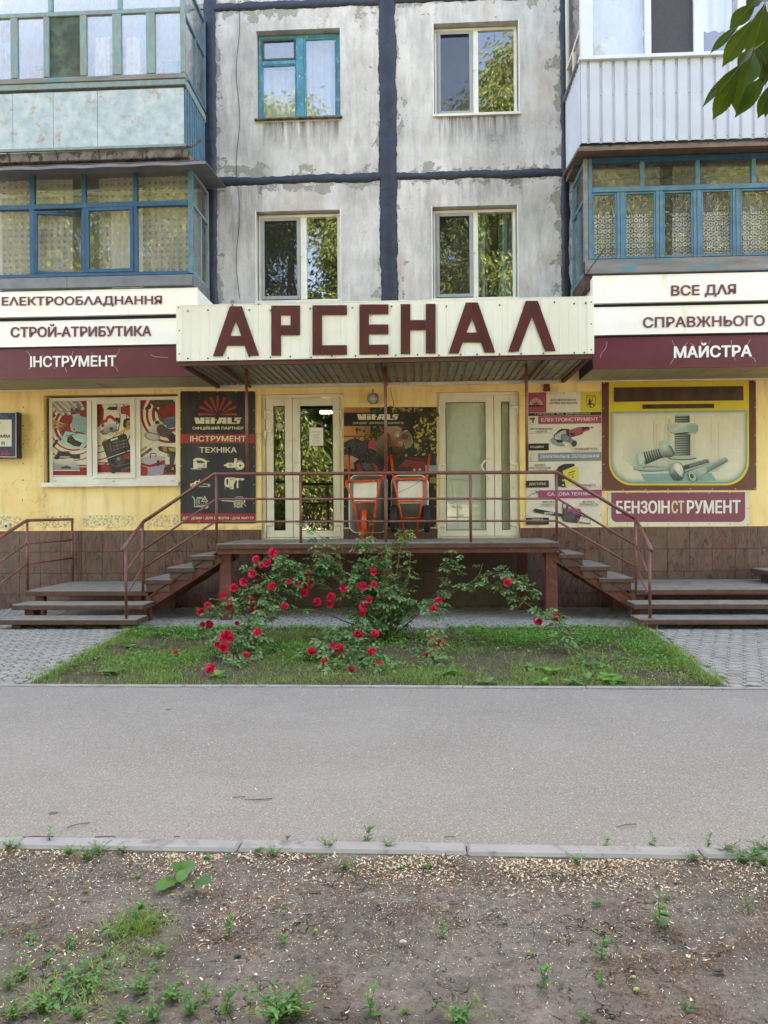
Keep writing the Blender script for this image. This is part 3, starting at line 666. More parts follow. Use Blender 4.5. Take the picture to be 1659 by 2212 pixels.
# lower left
Y = -.85
B = sub('balcony', BLD, (-3.25, Y, 4.7), 'lower left balcony with deep blue frames and patterned lace curtains')
z = lambda v: Zv(v, Y, 410)
xr = Xu(416, Y, 480); zm0, zm1 = z(443), z(432); zb, zt = z(584), z(366); ztt = z(356)
for a, b, n in ((64, 75, 1), (177, 186, 1), (288, 297, 1)): MB().box(Xu(a, Y), Xu(b, Y), Y, Y+.07, zb, zt, .006).build('mullion', M_BLUE, B)
for a, b in ((-60, -50),): MB().box(Xu(a, Y), Xu(b, Y), Y, Y+.07, zb, zt, .006).build('mullion', M_BLUE, B)
MB().box(Xu(407, Y), xr, Y-.004, Y+.07, z(590), ztt, .006).build('post', M_BLUEL, B)
hbar(B, 'rail', xl, Xu(407, Y), Y+.003, zt, ztt, .07, M_BLUE); hbar(B, 'rail', xl, Xu(407, Y), Y-.004, zm0, zm1, .07, M_BLUE); hbar(B, 'rail', xl, Xu(407, Y), Y-.004, z(592), zb, .07, M_BLUE)
cols = [(-120, -60), (-50, 64), (75, 177), (186, 288), (297, 407)]
for i, (a, b) in enumerate(cols):
    a_, b_ = Xu(a, Y), Xu(b, Y); pane(a_, b_, zm1, zt, Y+.03, M_GLASSL, B)
    if i == 2:   # open sash swinging outward at the top
        s = sub('open_sash', B, (a_, Y, zb)); mb = MB(); w_ = b_-a_; Mx = Matrix.Translation((a_, Y-.005, 0)) @ Matrix.Rotation(math.radians(10), 4, 'Z')
        h0, h1 = zb+.005, zm0-.02
        for q in ((0, .04, 0, .04, h0, h1), (w_-.05, w_-.01, 0, .04, h0, h1), (.04, w_-.05, .001, .039, h1-.045, h1), (.04, w_-.05, .001, .039, h0, h0+.04)): mb.box(*q, .004, 0, Mx)
        mb.build('sash', M_BLUE, s); MB().box(.04, w_-.05, .018, .022, h0+.04, h1-.045, 0, 0, Mx).build('pane', M_GLASSL, B)
    else:
        if i == 3:
            mb = MB(); ring(mb, a_, b_, zb, zm0, Y-.012, Y+.03, .045, .004, wb=.05); mb.build('sash', M_BLUE, B); pane(a_+.045, b_-.045, zb+.05, zm0-.045, Y+.01, M_GLASSL, B)
        else: pane(a_, b_, zb, zm0, Y+.03, M_GLASSL, B)
for (a, b) in ((-120, 150), (207, 405)): curtain(Xu(a, Y), Xu(b, Y), zb-.03, z(370), Y+.13, M_LACEL, B, amp=.012, per=.16, name='lace_curtain')
MB().box(xl, xr-.08, -.08, -.04, 4.6, 6.4).build('back_wall', simple('balcony_wall_dark', '6e6c5c', '7c7a68', 2, .9), B)
MB().box(-4.75, -4.25, -.1, -.08, 4.7, 6.2, .01).build('inner_window', M_PVC, B)
side_glaze(B, xr, Y, z(590), z(362), z(440), M_TEALG, M_GLASSD, 1)
for a, b in ((-120, 144.5), (145, 415)): hbar(B, 'flashing', Xu(a, Y-.03), Xu(b, Y-.03), Y-.04+.003*(a > 0), z(617), z(594), .04, M_GREYM, .003)
MB().box(xr-.02, xr+.012, Y, -.03, z(617), z(592), .003).build('flashing', M_GREYM, B)
hbar(B, 'slab', xl, xr, Y+.02, z(640), z(618), .83, M_CONC, .006)
z = lambda v: Zv(v, -1.15, 440)
mb = MB(); x_ = Xu(444, -1.15, 345)
n = 26
for i in range(n):   # uneven tin roof edge
    a = xl+(x_-xl)*i/n; b = xl+(x_-xl)*(i+1)/n; h = z(350)+.006*math.sin(i*1.3); h2 = z(350)+.006*math.sin((i+1)*1.3)
    mb.add([(a, -1.15, h), (b, -1.15, h2), (b, -.03, 6.47), (a, -.03, 6.47), (a, -1.15, h+.012), (b, -1.15, h2+.012), (b, -.03, 6.482), (a, -.03, 6.482), (a, -1.153, h-.03), (b, -1.153, h2-.03)],
           [(3, 2, 1, 0), (4, 5, 6, 7), (8, 9, 5, 4), (1, 2, 6, 5), (0, 4, 7, 3)])
mb.build('tin_roof', M_GREYM, B)
MB().box(xl, -3.05, -1.12, -1.0, z(350)+.02, z(350)+.05, .01).build('roof_lath', M_RUST, B)
# upper right: white plastic glazing above corrugated white sheet
Y = -1.05
B = sub('balcony', BLD, (2.25, Y, 6.5), 'upper right balcony with white plastic windows above white corrugated sheet')
z = lambda v: Zv(v, Y, 1270)
xl = Xu(1254, Y, 100); xr = 6.5; zs0 = z(124); ztop = z(-150)
def xu(u): return Xu(u, Y, 60)
MB().box(xl, xu(1281), Y, Y+.07, zs0, ztop, .004).build('post', M_PVCB, B)
for a, b in ((1393, 1407), (1499, 1520), (1595, 1617)): MB().box(xu(a), xu(b), Y, Y+.07, zs0+.01, ztop, .004).build('mullion', M_PVCB, B)
MB().box(xu(1281), xr, Y+.001, Y+.07, zs0-.0, z(120), .003).build('rail', M_PVCB, B)
M_FROST = glass_material('bright_glass', 2.0, (.96, .97, 1, 1), .02, .3)
for a, b, g in ((1281, 1393, M_FROST), (1520, 1595, M_GLASS), (1617, 1760, M_GLASS)): pane(xu(a), xu(b), z(120), ztop, Y+.035, g, B)
MB().box(xu(1407), xu(1499), Y+.04, Y+.043, z(120), ztop).build('dark_insect_net', simple('dark_net', '3c3c40', '46464a', 30, .8), B)
curtain(xu(1281), xu(1393), zs0, ztop, Y+.12, simple('white_blind', 'eef2fc', 'e8edf8', 2, .8), B, amp=.002, name='blind'); curtain(xu(1522), xu(1594), z(60), ztop, Y+.2, M_CURT, B, name='curtain')
MB().box(2.3, 6.4, -.1, -.06, 6.9, 9.4).build('back_wall', simple('balcony_wall_brown', '4a4038', '5a4e44', 2, .9), B)
mb = MB(); ring(mb, 3.15, 3.9, 7.2, 8.6, -.13, -.1, .08); mb.build('inner_window', M_PVC, B)
mb = MB(); mb.box(xl-.03, xr, Y-.05, Y+.05, z(131)-.01, z(127)+.006, .002); mb.build('sill', M_PVCB, B)
x_ = xl-.03
MB().box(x_-.02, x_+.03, Y+.051, -.03, z(131)-.01, z(127)+.006, .002).build('sill', M_GREYM, B)
side_glaze(B, xl, Y, zs0, ztop, z(60), M_PVC, M_GLASSD, -1)
zc0, zc1 = z(309), z(133)
def corrug(x0, x1, zlo, zhi, Y, pitch, wr, dep, axis='x'):
    """trapezoid-ribbed sheet between x0..x1"""
    pts = []; x = x0; pts.append((x0, 0)); x += pitch*.45
    while x < x1-wr: pts += [(x, 0), (x+.008, dep), (x+wr-.008, dep), (x+wr, 0)]; x += pitch
    pts.append((x1, 0)); mb = MB(); vs = []
    for (a, d) in pts:
        for zz_ in (zlo, zhi):
            vs.append((a, Y-d, zz_) if axis == 'x' else (Y+d, a, zz_))
    k = len(vs)
    for (a, d) in pts:
        for zz_ in (zlo, zhi):
            vs.append((a, Y-d+.0015, zz_) if axis == 'x' else (Y+d-.0015, a, zz_))
    fs = [(2*i, 2*i+2, 2*i+3, 2*i+1) for i in range(len(pts)-1)]+[(k+2*i+1, k+2*i+3, k+2*i+2, k+2*i) for i in range(len(pts)-1)]
    for i in range(len(pts)-1): fs += [(2*i, 2*i+2, k+2*i+2, k+2*i), (2*i+1, 2*i+3, k+2*i+3, k+2*i+1)]
    return mb.add(vs, fs), [p[0] for p in pts[1::4][:-1]] if len(pts) > 3 else []
ribs = []
x = xl
while x < xr-.05:          # sheets one metre wide
    x2 = min(x+1.02, xr); mb, rb = corrug(x, x2-.002, zc0, zc1, Y-.002, .17, .05, -.02); mb.build('corrugated_sheet', M_WHITECOR, B); ribs += rb; x = x2
sm = MB().dome((0, 0, 0), .007).mesh('screw', M_SCREW)
for r_ in ribs:
    for v_ in (143, 206, 301): obj('screw', sm, (r_+.022, Y+.012, z(v_)), parent=B)
mb, _ = corrug(Y, -.03, zc0, zc1, xl-.004, .1, .04, .014, 'y'); 
mb.v = [(xl-(vx-xl+.004)-.004, vy, vz) for (vx, vy, vz) in mb.v]; mb.build('corrugated_sheet', M_WHITECOR, B)
hbar(B, 'slab', xl-.01, xr, Y+.04, z(322), z(311), .98, M_CONC, .008)
mb = MB(); x_ = xl-.06
mb.add([(x_, -1.12, z(331)), (xr, -1.12, z(331)), (xr, -.03, 6.5), (x_, -.03, 6.5), (x_, -1.12, z(324)), (xr, -1.12, z(324)), (xr, -.03, 6.53), (x_, -.03, 6.53)],
       [(3, 2, 1, 0), (4, 5, 6, 7), (0, 1, 5, 4), (1, 2, 6, 5), (0, 4, 7, 3)]); mb.build('tin_roof', simple('brown_flashing', '5a4436', '7a5f4c', 5, .5), B)
# lower right
Y = -.85
B = sub('balcony', BLD, (2.3, Y, 4.7), 'lower right balcony with faded blue wooden frames, lace and washing lines')
z = lambda v: Zv(v, Y, 1290)
def xu(u): return Xu(u, Y, 470)
xl = xu(1262)
MB().box(xl, xu(1270), Y-.01, Y+.07, z(592), z(342), .006).build('post', M_WOODG, B); MB().box(xu(1270.5), xu(1280), Y, Y+.07, z(560), z(342), .006).build('post', M_BLUEL, B)
hbar(B, 'rail', xu(1280), xr, Y+.001, z(352), z(340), .07, M_BLUE); hbar(B, 'rail', xu(1280), xr, Y-.006, z(416), z(405), .07, M_BLUEL)
for a in (1384, 1504, 1625): MB().box(xu(a), xu(a+9), Y, Y+.06, z(405), z(352), .004).build('mullion', M_BLUEL, B)
for a, b in ((1281, 1384), (1393, 1504), (1513, 1625), (1634, 1760)): pane(xu(a), xu(b), z(405), z(352), Y+.03, M_GLASSL, B)
lo = [(1333, 1339), (1340, 1350), (1417, 1424), (1425, 1433), (1498, 1505), (1506, 1516), (1583, 1589), (1590, 1599), (1668, 1680)]
for a, b in lo: MB().box(xu(a), xu(b), Y-.004*(int(a) % 2), Y+.06, z(560), z(416.5), .004).build('mullion', M_BLUEL, B)
for a, b in ((1280, 1333), (1350, 1417), (1433, 1498), (1516, 1583), (1599, 1668), (1680, 1760)):
    mb = MB(); ring(mb, xu(a)+.002, xu(b)-.002, z(559), z(417), Y+.008, Y+.045, .022, .003, wb=.03); mb.build('sash', M_BLUEL, B)
    pane(xu(a)+.024, xu(b)-.024, z(555), z(421), Y+.028, M_GLASSL, B)
for a, b in ((1280, 1432), (1460, 1700)): curtain(xu(a), xu(b), z(575), z(356), Y+.12, M_LACER, B, amp=.014, per=.13, name='lace_curtain')
MB().box(2.4, 6.4, -.08, -.04, 4.6, 6.4).build('back_wall', simple('balcony_wall_grey', '4c4a44', '5a5850', 2, .9), B)
hbar(B, 'sill_board', xu(1262), xr, Y-.03, z(592), z(562), .1, M_WOODG)
side_glaze(B, xl, Y, z(592), z(345), z(430), M_BLUEL, M_GLASSD, -1)
mb = MB()
for k in range(4): mb.tube([(xu(1290)+.02*k, Y-.28+.06*k, z(556)+.02), ((xu(1290)+xr)/2, Y-.28+.06*k, z(556)-.03), (xr, Y-.28+.06*k, z(556)+.02)], .003, 5)
mb.tube([(xl+.03, Y-.03, z(590)), (xu(1296), Y-.32, z(550))], .01, 6); mb.build('washing_line', M_SCREW, B)
for i, u in enumerate((1378, 1450)): MB().box(xu(u)/1.0, xu(u)+.012, Y-.24, Y-.22, z(556)-.07, z(556)+.01, .002).build('clothes_peg', M_WOODG, B)
hbar(B, 'slab', xl, xr, Y+.02, z(625), z(593), .83, M_RUST, .006)
# ------------------------------------------------------------------ lettering and print helpers
TXT = {}
def pretext(strings, off=0.0):
    os_ = []
    for s in strings:
        cu = bpy.data.curves.new('t', 'FONT'); cu.body = s; cu.offset = off; cu.resolution_u = 3
        o = bpy.data.objects.new('t', cu); COL.objects.link(o); os_.append((s, o, cu))
    bpy.context.view_layer.update(); dg = bpy.context.evaluated_depsgraph_get()
    for s, o, cu in os_:
        me = o.evaluated_get(dg).to_mesh(); vs = np.array([v.co[:2] for v in me.vertices]) if len(me.vertices) else np.zeros((0, 2))
        fs = [tuple(p.vertices) for p in me.polygons]; 
        if len(vs) > 11:                      # plain bar instead of the slab-serif capital I, set closer
            pat = np.array([(0, 0), (0, .08), (.13, .08), (.13, .65), (0, .65), (0, .73)]); out = vs.copy(); i = 0
            while i+12 <= len(vs):
                if np.abs(vs[i:i+6]-vs[i]-pat).max() < .012 and abs(vs[i+6, 0]-vs[i, 0]-.35) < .012:
                    x_ = vs[i, 0]; sel = vs[i:i+12, 0]; d_ = out[i, 0]-x_
                    out[i:i+12, 0] = np.where(sel < x_+.15, x_+.13, x_+.22)+d_-.1; out[vs[:, 0] > x_+.36, 0] -= .2; i += 12
                else: i += 1
            vs = out
        if len(vs): mn, mx = vs.min(0), vs.max(0); vs = (vs-mn)/(mx-mn)
        TXT[(s, off)] = (vs, fs); o.evaluated_get(dg).to_mesh_clear()
    for s, o, cu in os_: bpy.data.objects.remove(o); bpy.data.curves.remove(cu)
BOLD = .012
BOLDS = ['ЕΛЕКТРООБΛАДНАННЯ', 'СТРОЙ-АТРИБУТИКА', 'ІНСТРУМЕНТ', 'ВСЕ ДΛЯ', 'СПРАВЖНЬОГО', 'МАЙСТРА', 'ОФІЦІЙНИЙ ПАРТНЕР', 'ТЕХНІКА', 'ДЛЯ ДОМУ • ДЛЯ РОБОТИ • ДЛЯ ЖИТТЯ', 'БЕНЗОІНСТРУМЕНТ', '0ММ', '5 В', '766', 'ОХОРОНОЮ', 'BOSCH',
         'УВАГА', 'БЕНЗО', 'СТ', 'ІН', 'РУМЕНТ', 'ЇН', 'Е']
REGS = ['ДΛЯ ДОМУ · ДΛЯ РОБОТИ · ДΛЯ ЖИТТЯ', 'АВТОРИЗОВАНА', 'ТОЧКА ПРОДАЖУ', 'KENTAUR', 'ГАРАНТІЯ  ВІД  ВИРОБНИКА', 'ЕЛЕКТРОІНСТРУМЕНТ', 'РЕГУЛЮВАННЯ', 'ОБЕРТІВ', 'НАДІЙНІ',
        'ПЛАВНИЙ ПУСК', 'ЗВАРЮВАЛЬНЕ ОБЛАДНАННЯ', 'ЗАХИСТ', 'ВІД ПЕРЕПАДІВ', 'НАПРУГИ', 'ДОСТУПНІ', 'НИЗЬКА ВАГА', 'САДОВА ТЕХНІКА', 'ВИСОКА', 'НАДІЙНІСТЬ', 'ВЕЛИКА', 'ПОТУЖНІСТЬ', 'ЯКІСНІ']
pretext(BOLDS, 0.0); pretext(REGS, 0.0)
class Art:
    """flat print: polygons given in a view's own pixels, laid in thin layers on the plane Y"""
    def __init__(s, ox, oy, sc, Y, step=.00012): s.o = (ox, oy, sc); s.Y = Y; s.k = 0; s.mb = MB(); s.step = step
    def p(s, x, y): ox, oy, sc = s.o; return P(ox+x*sc, oy+y*sc, s.Y-s.k*s.step)
    def poly(s, pts, c, layer=True):
        if layer: s.k += 1
        cl = [lin(k) for k in c] if isinstance(c, list) else lin(c)
        vs = [s.p(*q) for q in pts]; s.mb.add(vs, [tuple(range(len(vs)))[::-1]], 0, cl); return s
    def rect(s, x0, y0, x1, y1, c): return s.poly([(x0, y0), (x1, y0), (x1, y1), (x0, y1)], c)
    def grad(s, x0, y0, x1, y1, ct, cb): return s.poly([(x0, y0), (x1, y0), (x1, y1), (x0, y1)], [ct, ct, cb, cb])
    def ell(s, cx, cy, rx, ry, c, a=0, n=20, t0=0, t1=360):
        ca, sa = math.cos(math.radians(a)), math.sin(math.radians(a)); pts = []
        for i in range(n+(t1-t0 < 360)):
            w = math.radians(t0+(t1-t0)*i/n); x, y = rx*math.cos(w), ry*math.sin(w); pts.append((cx+x*ca-y*sa, cy+x*sa+y*ca))
        return s.poly(pts, c)
    def line(s, pts, w, c):
        s.k += 1; q = []
        for i, (x, y) in enumerate(pts):
            a = pts[max(i-1, 0)]; b = pts[min(i+1, len(pts)-1)]; dx, dy = b[0]-a[0], b[1]-a[1]; L = math.hypot(dx, dy) or 1
            q.append((x-dy/L*w/2, y+dx/L*w/2, x+dy/L*w/2, y-dx/L*w/2))
        for a, b in zip(q, q[1:]):
            vs = [s.p(a[0], a[1]), s.p(b[0], b[1]), s.p(b[2], b[3]), s.p(a[2], a[3])]; s.mb.add(vs, [(0, 1, 2, 3)], 0, lin(c))
        return s
    def arc(s, cx, cy, r, t0, t1, w, c, ry=None, n=24):
        return s.line([(cx+r*math.cos(math.radians(t0+(t1-t0)*i/n)), cy+(ry or r)*math.sin(math.radians(t0+(t1-t0)*i/n))) for i in range(n+1)], w, c)
    def text(s, t, x0, x1, y0, y1, c, bold=False, skew=0.0, off=None):
        """cap box x0..x1, y0 (top) .. y1 (baseline); skew = how far the right end rises"""
        vs, fs = TXT[(t, 0.0)]; h = abs(y1-y0); e = h*(.036 if bold else .012)
        if not len(vs): return s
        for dx, dy in (((-1, 0), (1, 0), (0, -.7), (0, .7), (-.7, -.5), (.7, .5), (-.7, .5), (.7, -.5)) if bold else ((-1, 0), (1, 0), (0, .7))):
            s.k += .3; q = [s.p(x0+e+(x1-x0-2*e)*a+dx*e, y1-e+(y0-y1+2*e)*b-skew*a+dy*e) for a, b in vs]; s.mb.add(q, fs, 0, lin(c))
        s.k += .7; return s
    def build(s, parent, name='print'):
        return s.mb.build(name, M_PRINT, parent, colors=True)
def screws_on(par, pts, Y, m, r=.008, name='screw', ring=False):
    mb = MB()
    if ring: mb.tube([(0, 0, 0), (0, -.003, 0)], r, 10); mb.dome((0, -.003, 0), r*.5, mi=1)
    else: mb.dome((0, 0, 0), r)
    me = mb.mesh(name, [m, M_SCREW] if ring else m)
    for p in pts: obj(name, me, (p[0], Y, p[2]), parent=par)

# ------------------------------------------------------------------ light-box signs either side of the canopy
M_SIGN = simple('cream_sign_panel', 'f6f1e6', 'f0e9d8', 1.5, .35, c3='c4a880', s3=3.5, t3=(.6, .85), st3=(1, 1, .25))
M_SIGNM = simple('maroon_sign_panel', '5e2530', '6a2f3a', 1.5, .32, c3='8c5a62', s3=6, t3=(.7, .85))
M_BLACK = simple('black_paint', '151413', '221f1e', 5, .7)
M_SOFF = simple('beige_soffit_plank', 'b0a78c', 'a59b80', 2, .5, c3='7a6544', s3=2.2, t3=(.62, .75), st3=(1, .3, 1))
MAR = '6c3a44'
zL = lambda x, y: (x*.2929, 594+y*.2929); zR = lambda x, y: (1215+x*.2675, 567+y*.2675)
def fascia(x0, x1, side):
    t = thing('sign_backing', ('left' if side < 0 else 'right')+' black backing with slatted beige soffit behind the cream signs '+('left of the canopy' if side < 0 else 'right of the canopy'), 'sign backing', ((x0+x1)/2, 0, 3.4))
    MB().box(x0, x1, -.93, -.03, 3.43, 4.62).build('backing_box', M_BLACK, t)
    n = int((x1-x0)/.31); w = (x1-x0)/n; me = MB().box(0, w-.006, -.96, -.03, 0, .012, .003).mesh('soffit_plank', M_SOFF)
    for i in range(n): obj('soffit_plank', me, (x0+i*w, 0, 3.405-.001*(i % 2)), parent=t)
    MB().box(x0, x1, -.03, .0, 3.385, 3.42, .003).build('wall_trim', M_PVC, t)
fascia(-7.0, -3.14, -1); fascia(2.41, 6.6, 1)
def board(x0, x1, z0, z1, m, lab, back=-.04):
    t = thing('light_box_sign', lab, 'sign', ((x0+x1)/2, -1, z0))
    MB().box(x0, x1, -1.0, back, z0, z1, .006).build('sign_box', m, t)
    mb = MB(); ring(mb, x0-.004, x1+.004, z0-.004, z1+.004, -1.006, -.985, .014, .002); mb.build('frame', m, t); return t
s1 = board(-7.0, -3.13, 4.285, 4.641, M_SIGN, 'long cream sign reading ЕЛЕКТРООБЛАДНАННЯ in maroon, top of the left three')
a = Art(0, 594, .2929, -1.008); a.text('ЕΛЕКТРООБΛАДНАННЯ', 12, 1195, 160, 240, MAR, True, 10); a.build(s1, 'lettering')
s2 = board(-7.0, -3.14, 3.855, 4.215, M_SIGN, 'cream sign reading СТРОЙ-АТРИБУТИКА in maroon, middle of the left three')
a = Art(0, 594, .2929, -1.008); a.text('СТРОЙ-АТРИБУТИКА', 77, 1117, 362, 462, MAR, True, 10); a.build(s2, 'lettering')
s3 = board(-7.0, -3.14, 3.395, 3.82, M_SIGNM, 'maroon sign with cracked cream letters reading ІНСТРУМЕНТ left of the canopy', -.965)
a = Art(0, 594, .2929, -1.008); a.text('ІНСТРУМЕНТ', 222, 858, 597, 682, 'f3efe2', True, 7)
for q in ([(225, 600), (215, 580), (198, 562)], [(310, 600), (320, 590)], [(858, 590), (875, 570), (880, 545)], [(225, 682), (210, 697)], [(480, 680), (492, 717)], [(845, 672), (862, 690), (868, 712)],
          [(532, 592), (538, 560)], [(682, 590), (676, 570)], [(1110, 588), (1140, 603), (1240, 608)], [(395, 682), (405, 690)]): a.line(q, 2.2, 'd5b9b4')
a.build(s3, 'lettering')
s4 = board(2.405, 6.6, 4.305, 4.676, M_SIGN, 'long cream sign reading ВСЕ ДЛЯ in maroon, top of the right three')
a = Art(1215, 567, .2675, -1.008); a.text('ВСЕ ДΛЯ', 877, 1403, 183, 287, MAR, True, 13); a.build(s4, 'lettering')
s5 = board(2.402, 6.6, 3.865, 4.242, M_SIGN, 'cream sign reading СПРАВЖНЬОГО in maroon, middle of the right three')
a = Art(1215, 567, .2675, -1.008); a.text('СПРАВЖНЬОГО', 650, 1635, 440, 530, MAR, True, 18); a.build(s5, 'lettering')
s6 = board(2.40, 6.6, 3.395, 3.82, M_SIGNM, 'maroon sign with peeling white letters reading МАЙСТРА right of the canopy', -.965)
a = Art(1215, 567, .2675, -1.008); a.text('МАЙСТРА', 900, 1530, 650, 774, 'f3efe8', True, 12)
for q in ([(912, 683), (895, 655), (888, 628)], [(1180, 660), (1193, 628)], [(1128, 650), (1115, 628)], [(1490, 668), (1518, 620)], [(900, 775), (870, 822)], [(1525, 762), (1550, 775), (1560, 805)],
          [(360, 640), (350, 690), (312, 740), (305, 770)], [(1362, 670), (1362, 625)], [(1065, 675), (1035, 650)], [(1385, 765), (1402, 792)], [(975, 680), (1012, 645)]): a.line(q, 2.4, 'd9c0bd')
a.build(s6, 'lettering')
# ------------------------------------------------------------------ canopy with the big name
M_CAN = simple('cream_corrugated_sheet', 'e9e5d4', 'dedac8', 1.2, .38, c3='b58f63', s3=3, t3=(.74, .9), st3=(1, 1, .2))
M_MAR = simple('maroon_painted_steel', '48171a', '561e20', 3, .4, c3='3a1512', s3=10, t3=(.6, .7))
M_RAIL = simple('brown_red_railing_paint', '6a382e', '80503f', 7, .42, bump=.25, bscale=60, bd=.002, c3='33201c', s3=24, t3=(.66, .69))
M_FRAMEB = simple('maroon_canopy_frame', '4a2622', '5e342c', 8, .6, c3='7a4a2c', s3=9, t3=(.62, .7))
M_ZINC = simple('galvanised_soffit_sheet', '8a877c', '9c998c', 3, .45, .35, c3='6a655a', s3=4, t3=(.55, .7))
CN = thing('entrance_canopy', 'flat entrance canopy fronted by cream corrugated sheet with big maroon letters АРСЕНАЛ', 'canopy', (-.47, -1.0, 3.4))
cx0, cx1, cz0, cz1, YC = -3.126, 2.191, 3.42, 4.135, -1.9
x = cx0
ribs = []
while x < cx1-.02:
    x2 = min(x+1.0633, cx1); mb, rb = corrug(x+.001, x2-.001, cz0, cz1, YC, .118, .012, .006); mb.build('corrugated_sheet', M_CAN, CN); ribs += rb; x = x2
for X0, X1 in ((cx0-.01, cx0+.06), (cx1-.07, cx1+.01)): MB().box(X0, X1, YC-.012, YC+.012, cz0-.002, cz1+.006, .003).build('corner_trim', M_CAN, CN)
MB().box(cx0-.002, cx1+.002, YC-.004, YC+.02, cz1-.002, cz1+.01, .002).build('top_trim', M_CAN, CN)
for X in (cx0, cx1-.02): MB().box(X, X+.02, YC+.012, -.03, cz0+.05, cz1).build('side_sheet', M_CAN, CN)
MB().box(cx0, cx1, YC+.02, -.03, cz1-.03, cz1-.01).build('top_sheet', M_ZINC, CN)
spts = [P(351+x*.5858, 621+y*.5858, YC) for x, y in ((94, 87), (168, 84), (258, 55+10), (320, 83), (355, 62), (398, 85), (545, 78), (700, 75), (845, 70), (1047, 70), (1243, 65), (1445, 55), (1518, 60), (1560, 58), (94, 262), (168, 262), (243, 260), (320, 255), (398, 258),
                                                     (472, 255), (548, 258), (625, 253), (712, 252), (795, 250), (860, 250), (940, 248), (1020, 250), (1100, 248), (1160, 247), (1243, 246), (1322, 245), (1405, 243), (1518, 241), (1555, 240), (60, 75), (63, 160), (63, 245), (1580, 55), (1580, 135), (1580, 230))]
screws_on(CN, spts, YC-.008, M_SCREW, .012)
def letter(outer, holes=()):
    """solid sheet letter; outer and hole outlines in the canopy view's pixels, bridged into one outline"""
    Yl = YC-.016; mb = MB()
    for quad in outer:
        f = [P(351+x*.5858, 621+y*.5858, Yl) for x, y in quad]; n = len(f); vs = f+[Vector((p.x, Yl+.008, p.z)) for p in f]
        mb.add(vs, [tuple(range(n))[::-1], tuple(range(n, 2*n))]+[(i, (i+1) % n, n+(i+1) % n, n+i) for i in range(n)])
    return mb.build('letter', M_MAR, CN)
letter([[(248, 69), (270, 69), (270, 123), (222, 253), (186, 253)], [(270.6, 69), (292, 69), (356, 251), (316, 251), (270.6, 123)], [(248.5, 178.5), (292, 178.5), (305, 214), (236, 214)]])
letter([[(401, 67), (437, 103), (437, 251), (401, 251)], [(401.8, 66.3), (507, 66), (507, 102), (437.6, 102.4)], [(472, 102.8), (507, 102.6), (507, 175), (472, 138.5)], [(437.6, 139), (471.5, 139), (506.4, 175.6), (437.6, 175.6)]])
letter([[(553, 66), (588, 101), (588, 213), (553, 249)], [(553.8, 65.4), (680, 65), (680, 101), (588.6, 101)], [(588.6, 213), (680, 212), (680, 248), (553.8, 249)]])
letter([[(726, 63), (761, 98), (761, 211), (726, 247)], [(726.8, 62.4), (833, 62), (833, 98), (761.6, 98)], [(761.6, 136), (833, 136), (833, 172), (761.6, 172)], [(761.6, 211), (833, 210), (833, 246), (726.8, 247)]])
letter([[(878, 61), (914, 61), (914, 245), (878, 245)], [(914.6, 120), (970.4, 120), (970.4, 157), (914.6, 157)], [(971, 60), (1007, 60), (1007, 243), (971, 243)]])
letter([[(1119, 55), (1141, 55), (1141, 115), (1092, 243), (1055, 243)], [(1141.6, 55), (1163, 55), (1227, 239), (1188, 240), (1141.6, 115)], [(1120, 166), (1162, 166), (1175, 202), (1107, 202)]])
letter([[(1340, 49), (1362, 49), (1362, 108), (1313, 236), (1275, 237)], [(1362.6, 49), (1384, 49), (1450, 234), (1411, 235), (1362.6, 108)]])
lp = [(255, 80), (285, 80), (195, 245), (345, 243), (245, 185), (298, 185), (410, 75), (500, 75), (440, 145), (498, 168), (410, 243), (430, 243), (562, 75), (672, 75), (562, 158), (672, 222), (562, 240), (590, 240), (735, 70), (825, 70), (768, 105), (768, 143), (825, 143), (768, 218), (735, 240), (825, 240),
      (886, 68), (906, 235), (886, 235), (920, 127), (965, 127), (980, 68), (1000, 235), (980, 235), (1127, 65), (1155, 65), (1062, 235), (1217, 232), (1112, 195), (1165, 195), (1347, 58), (1378, 58), (1285, 228), (1440, 226)]
screws_on(CN, [P(351+x*.5858, 621+y*.5858, YC-.016) for x, y in lp], YC-.0165, M_SCREW, .008)
# soffit sheets: profiled galvanised steel, ribs running towards the wall
x = cx0+.06
while x < cx1-.1:
    x2 = min(x+.6, cx1-.06); n = int((x2-x)/.1); mb = MB(); pts = []
    for i in range(n): b = x+i*(x2-x)/n; w_ = (x2-x)/n; pts += [(b, 0), (b+w_*.55, 0), (b+w_*.62, .02), (b+w_*.93, .02)]
    pts.append((x2-.002, 0)); k = len(pts)
    vs = [(a, y, 3.425+d) for y in (YC+.06, -.06) for a, d in pts]; mb.add(vs, [(i, k+i, k+i+1, i+1) for i in range(k-1)]); mb.build('soffit_sheet', M_ZINC, CN); x = x2
screws_on(CN, [], 0, M_SCREW)
sm2 = MB().dome((0, 0, 0), .012, (0, 0, -1)).mesh('screw', M_SCREW)
for i in range(26):
    for y in (-1.3, -.55): obj('screw', sm2, (cx0+.15+i*.2, y, 3.424), parent=CN)
mb = MB(); mb.box(cx0+.01, cx1-.01, YC+.022, YC+.06, 3.36, 3.424, .003)
mb.build('front_beam', M_FRAMEB, CN)
for X, Xb in ((cx0+.03, -3.06), (cx1-.03, 2.13)):
    MB().sqtube((X, YC+.06, 3.4), (X, -.06, 3.4), .05, .05).build('side_beam', M_FRAMEB, CN)
MB().box(-3.12, 2.19, -.06, -.012, 3.375, 3.425, .004).build('wall_trim', M_PVC, CN)
for X in (-2.6, -.5, 1.6): MB().sqtube((X, YC+.06, 3.39), (X, -.06, 3.39), .03, .03).build('cross_beam', M_FRAMEB, CN)

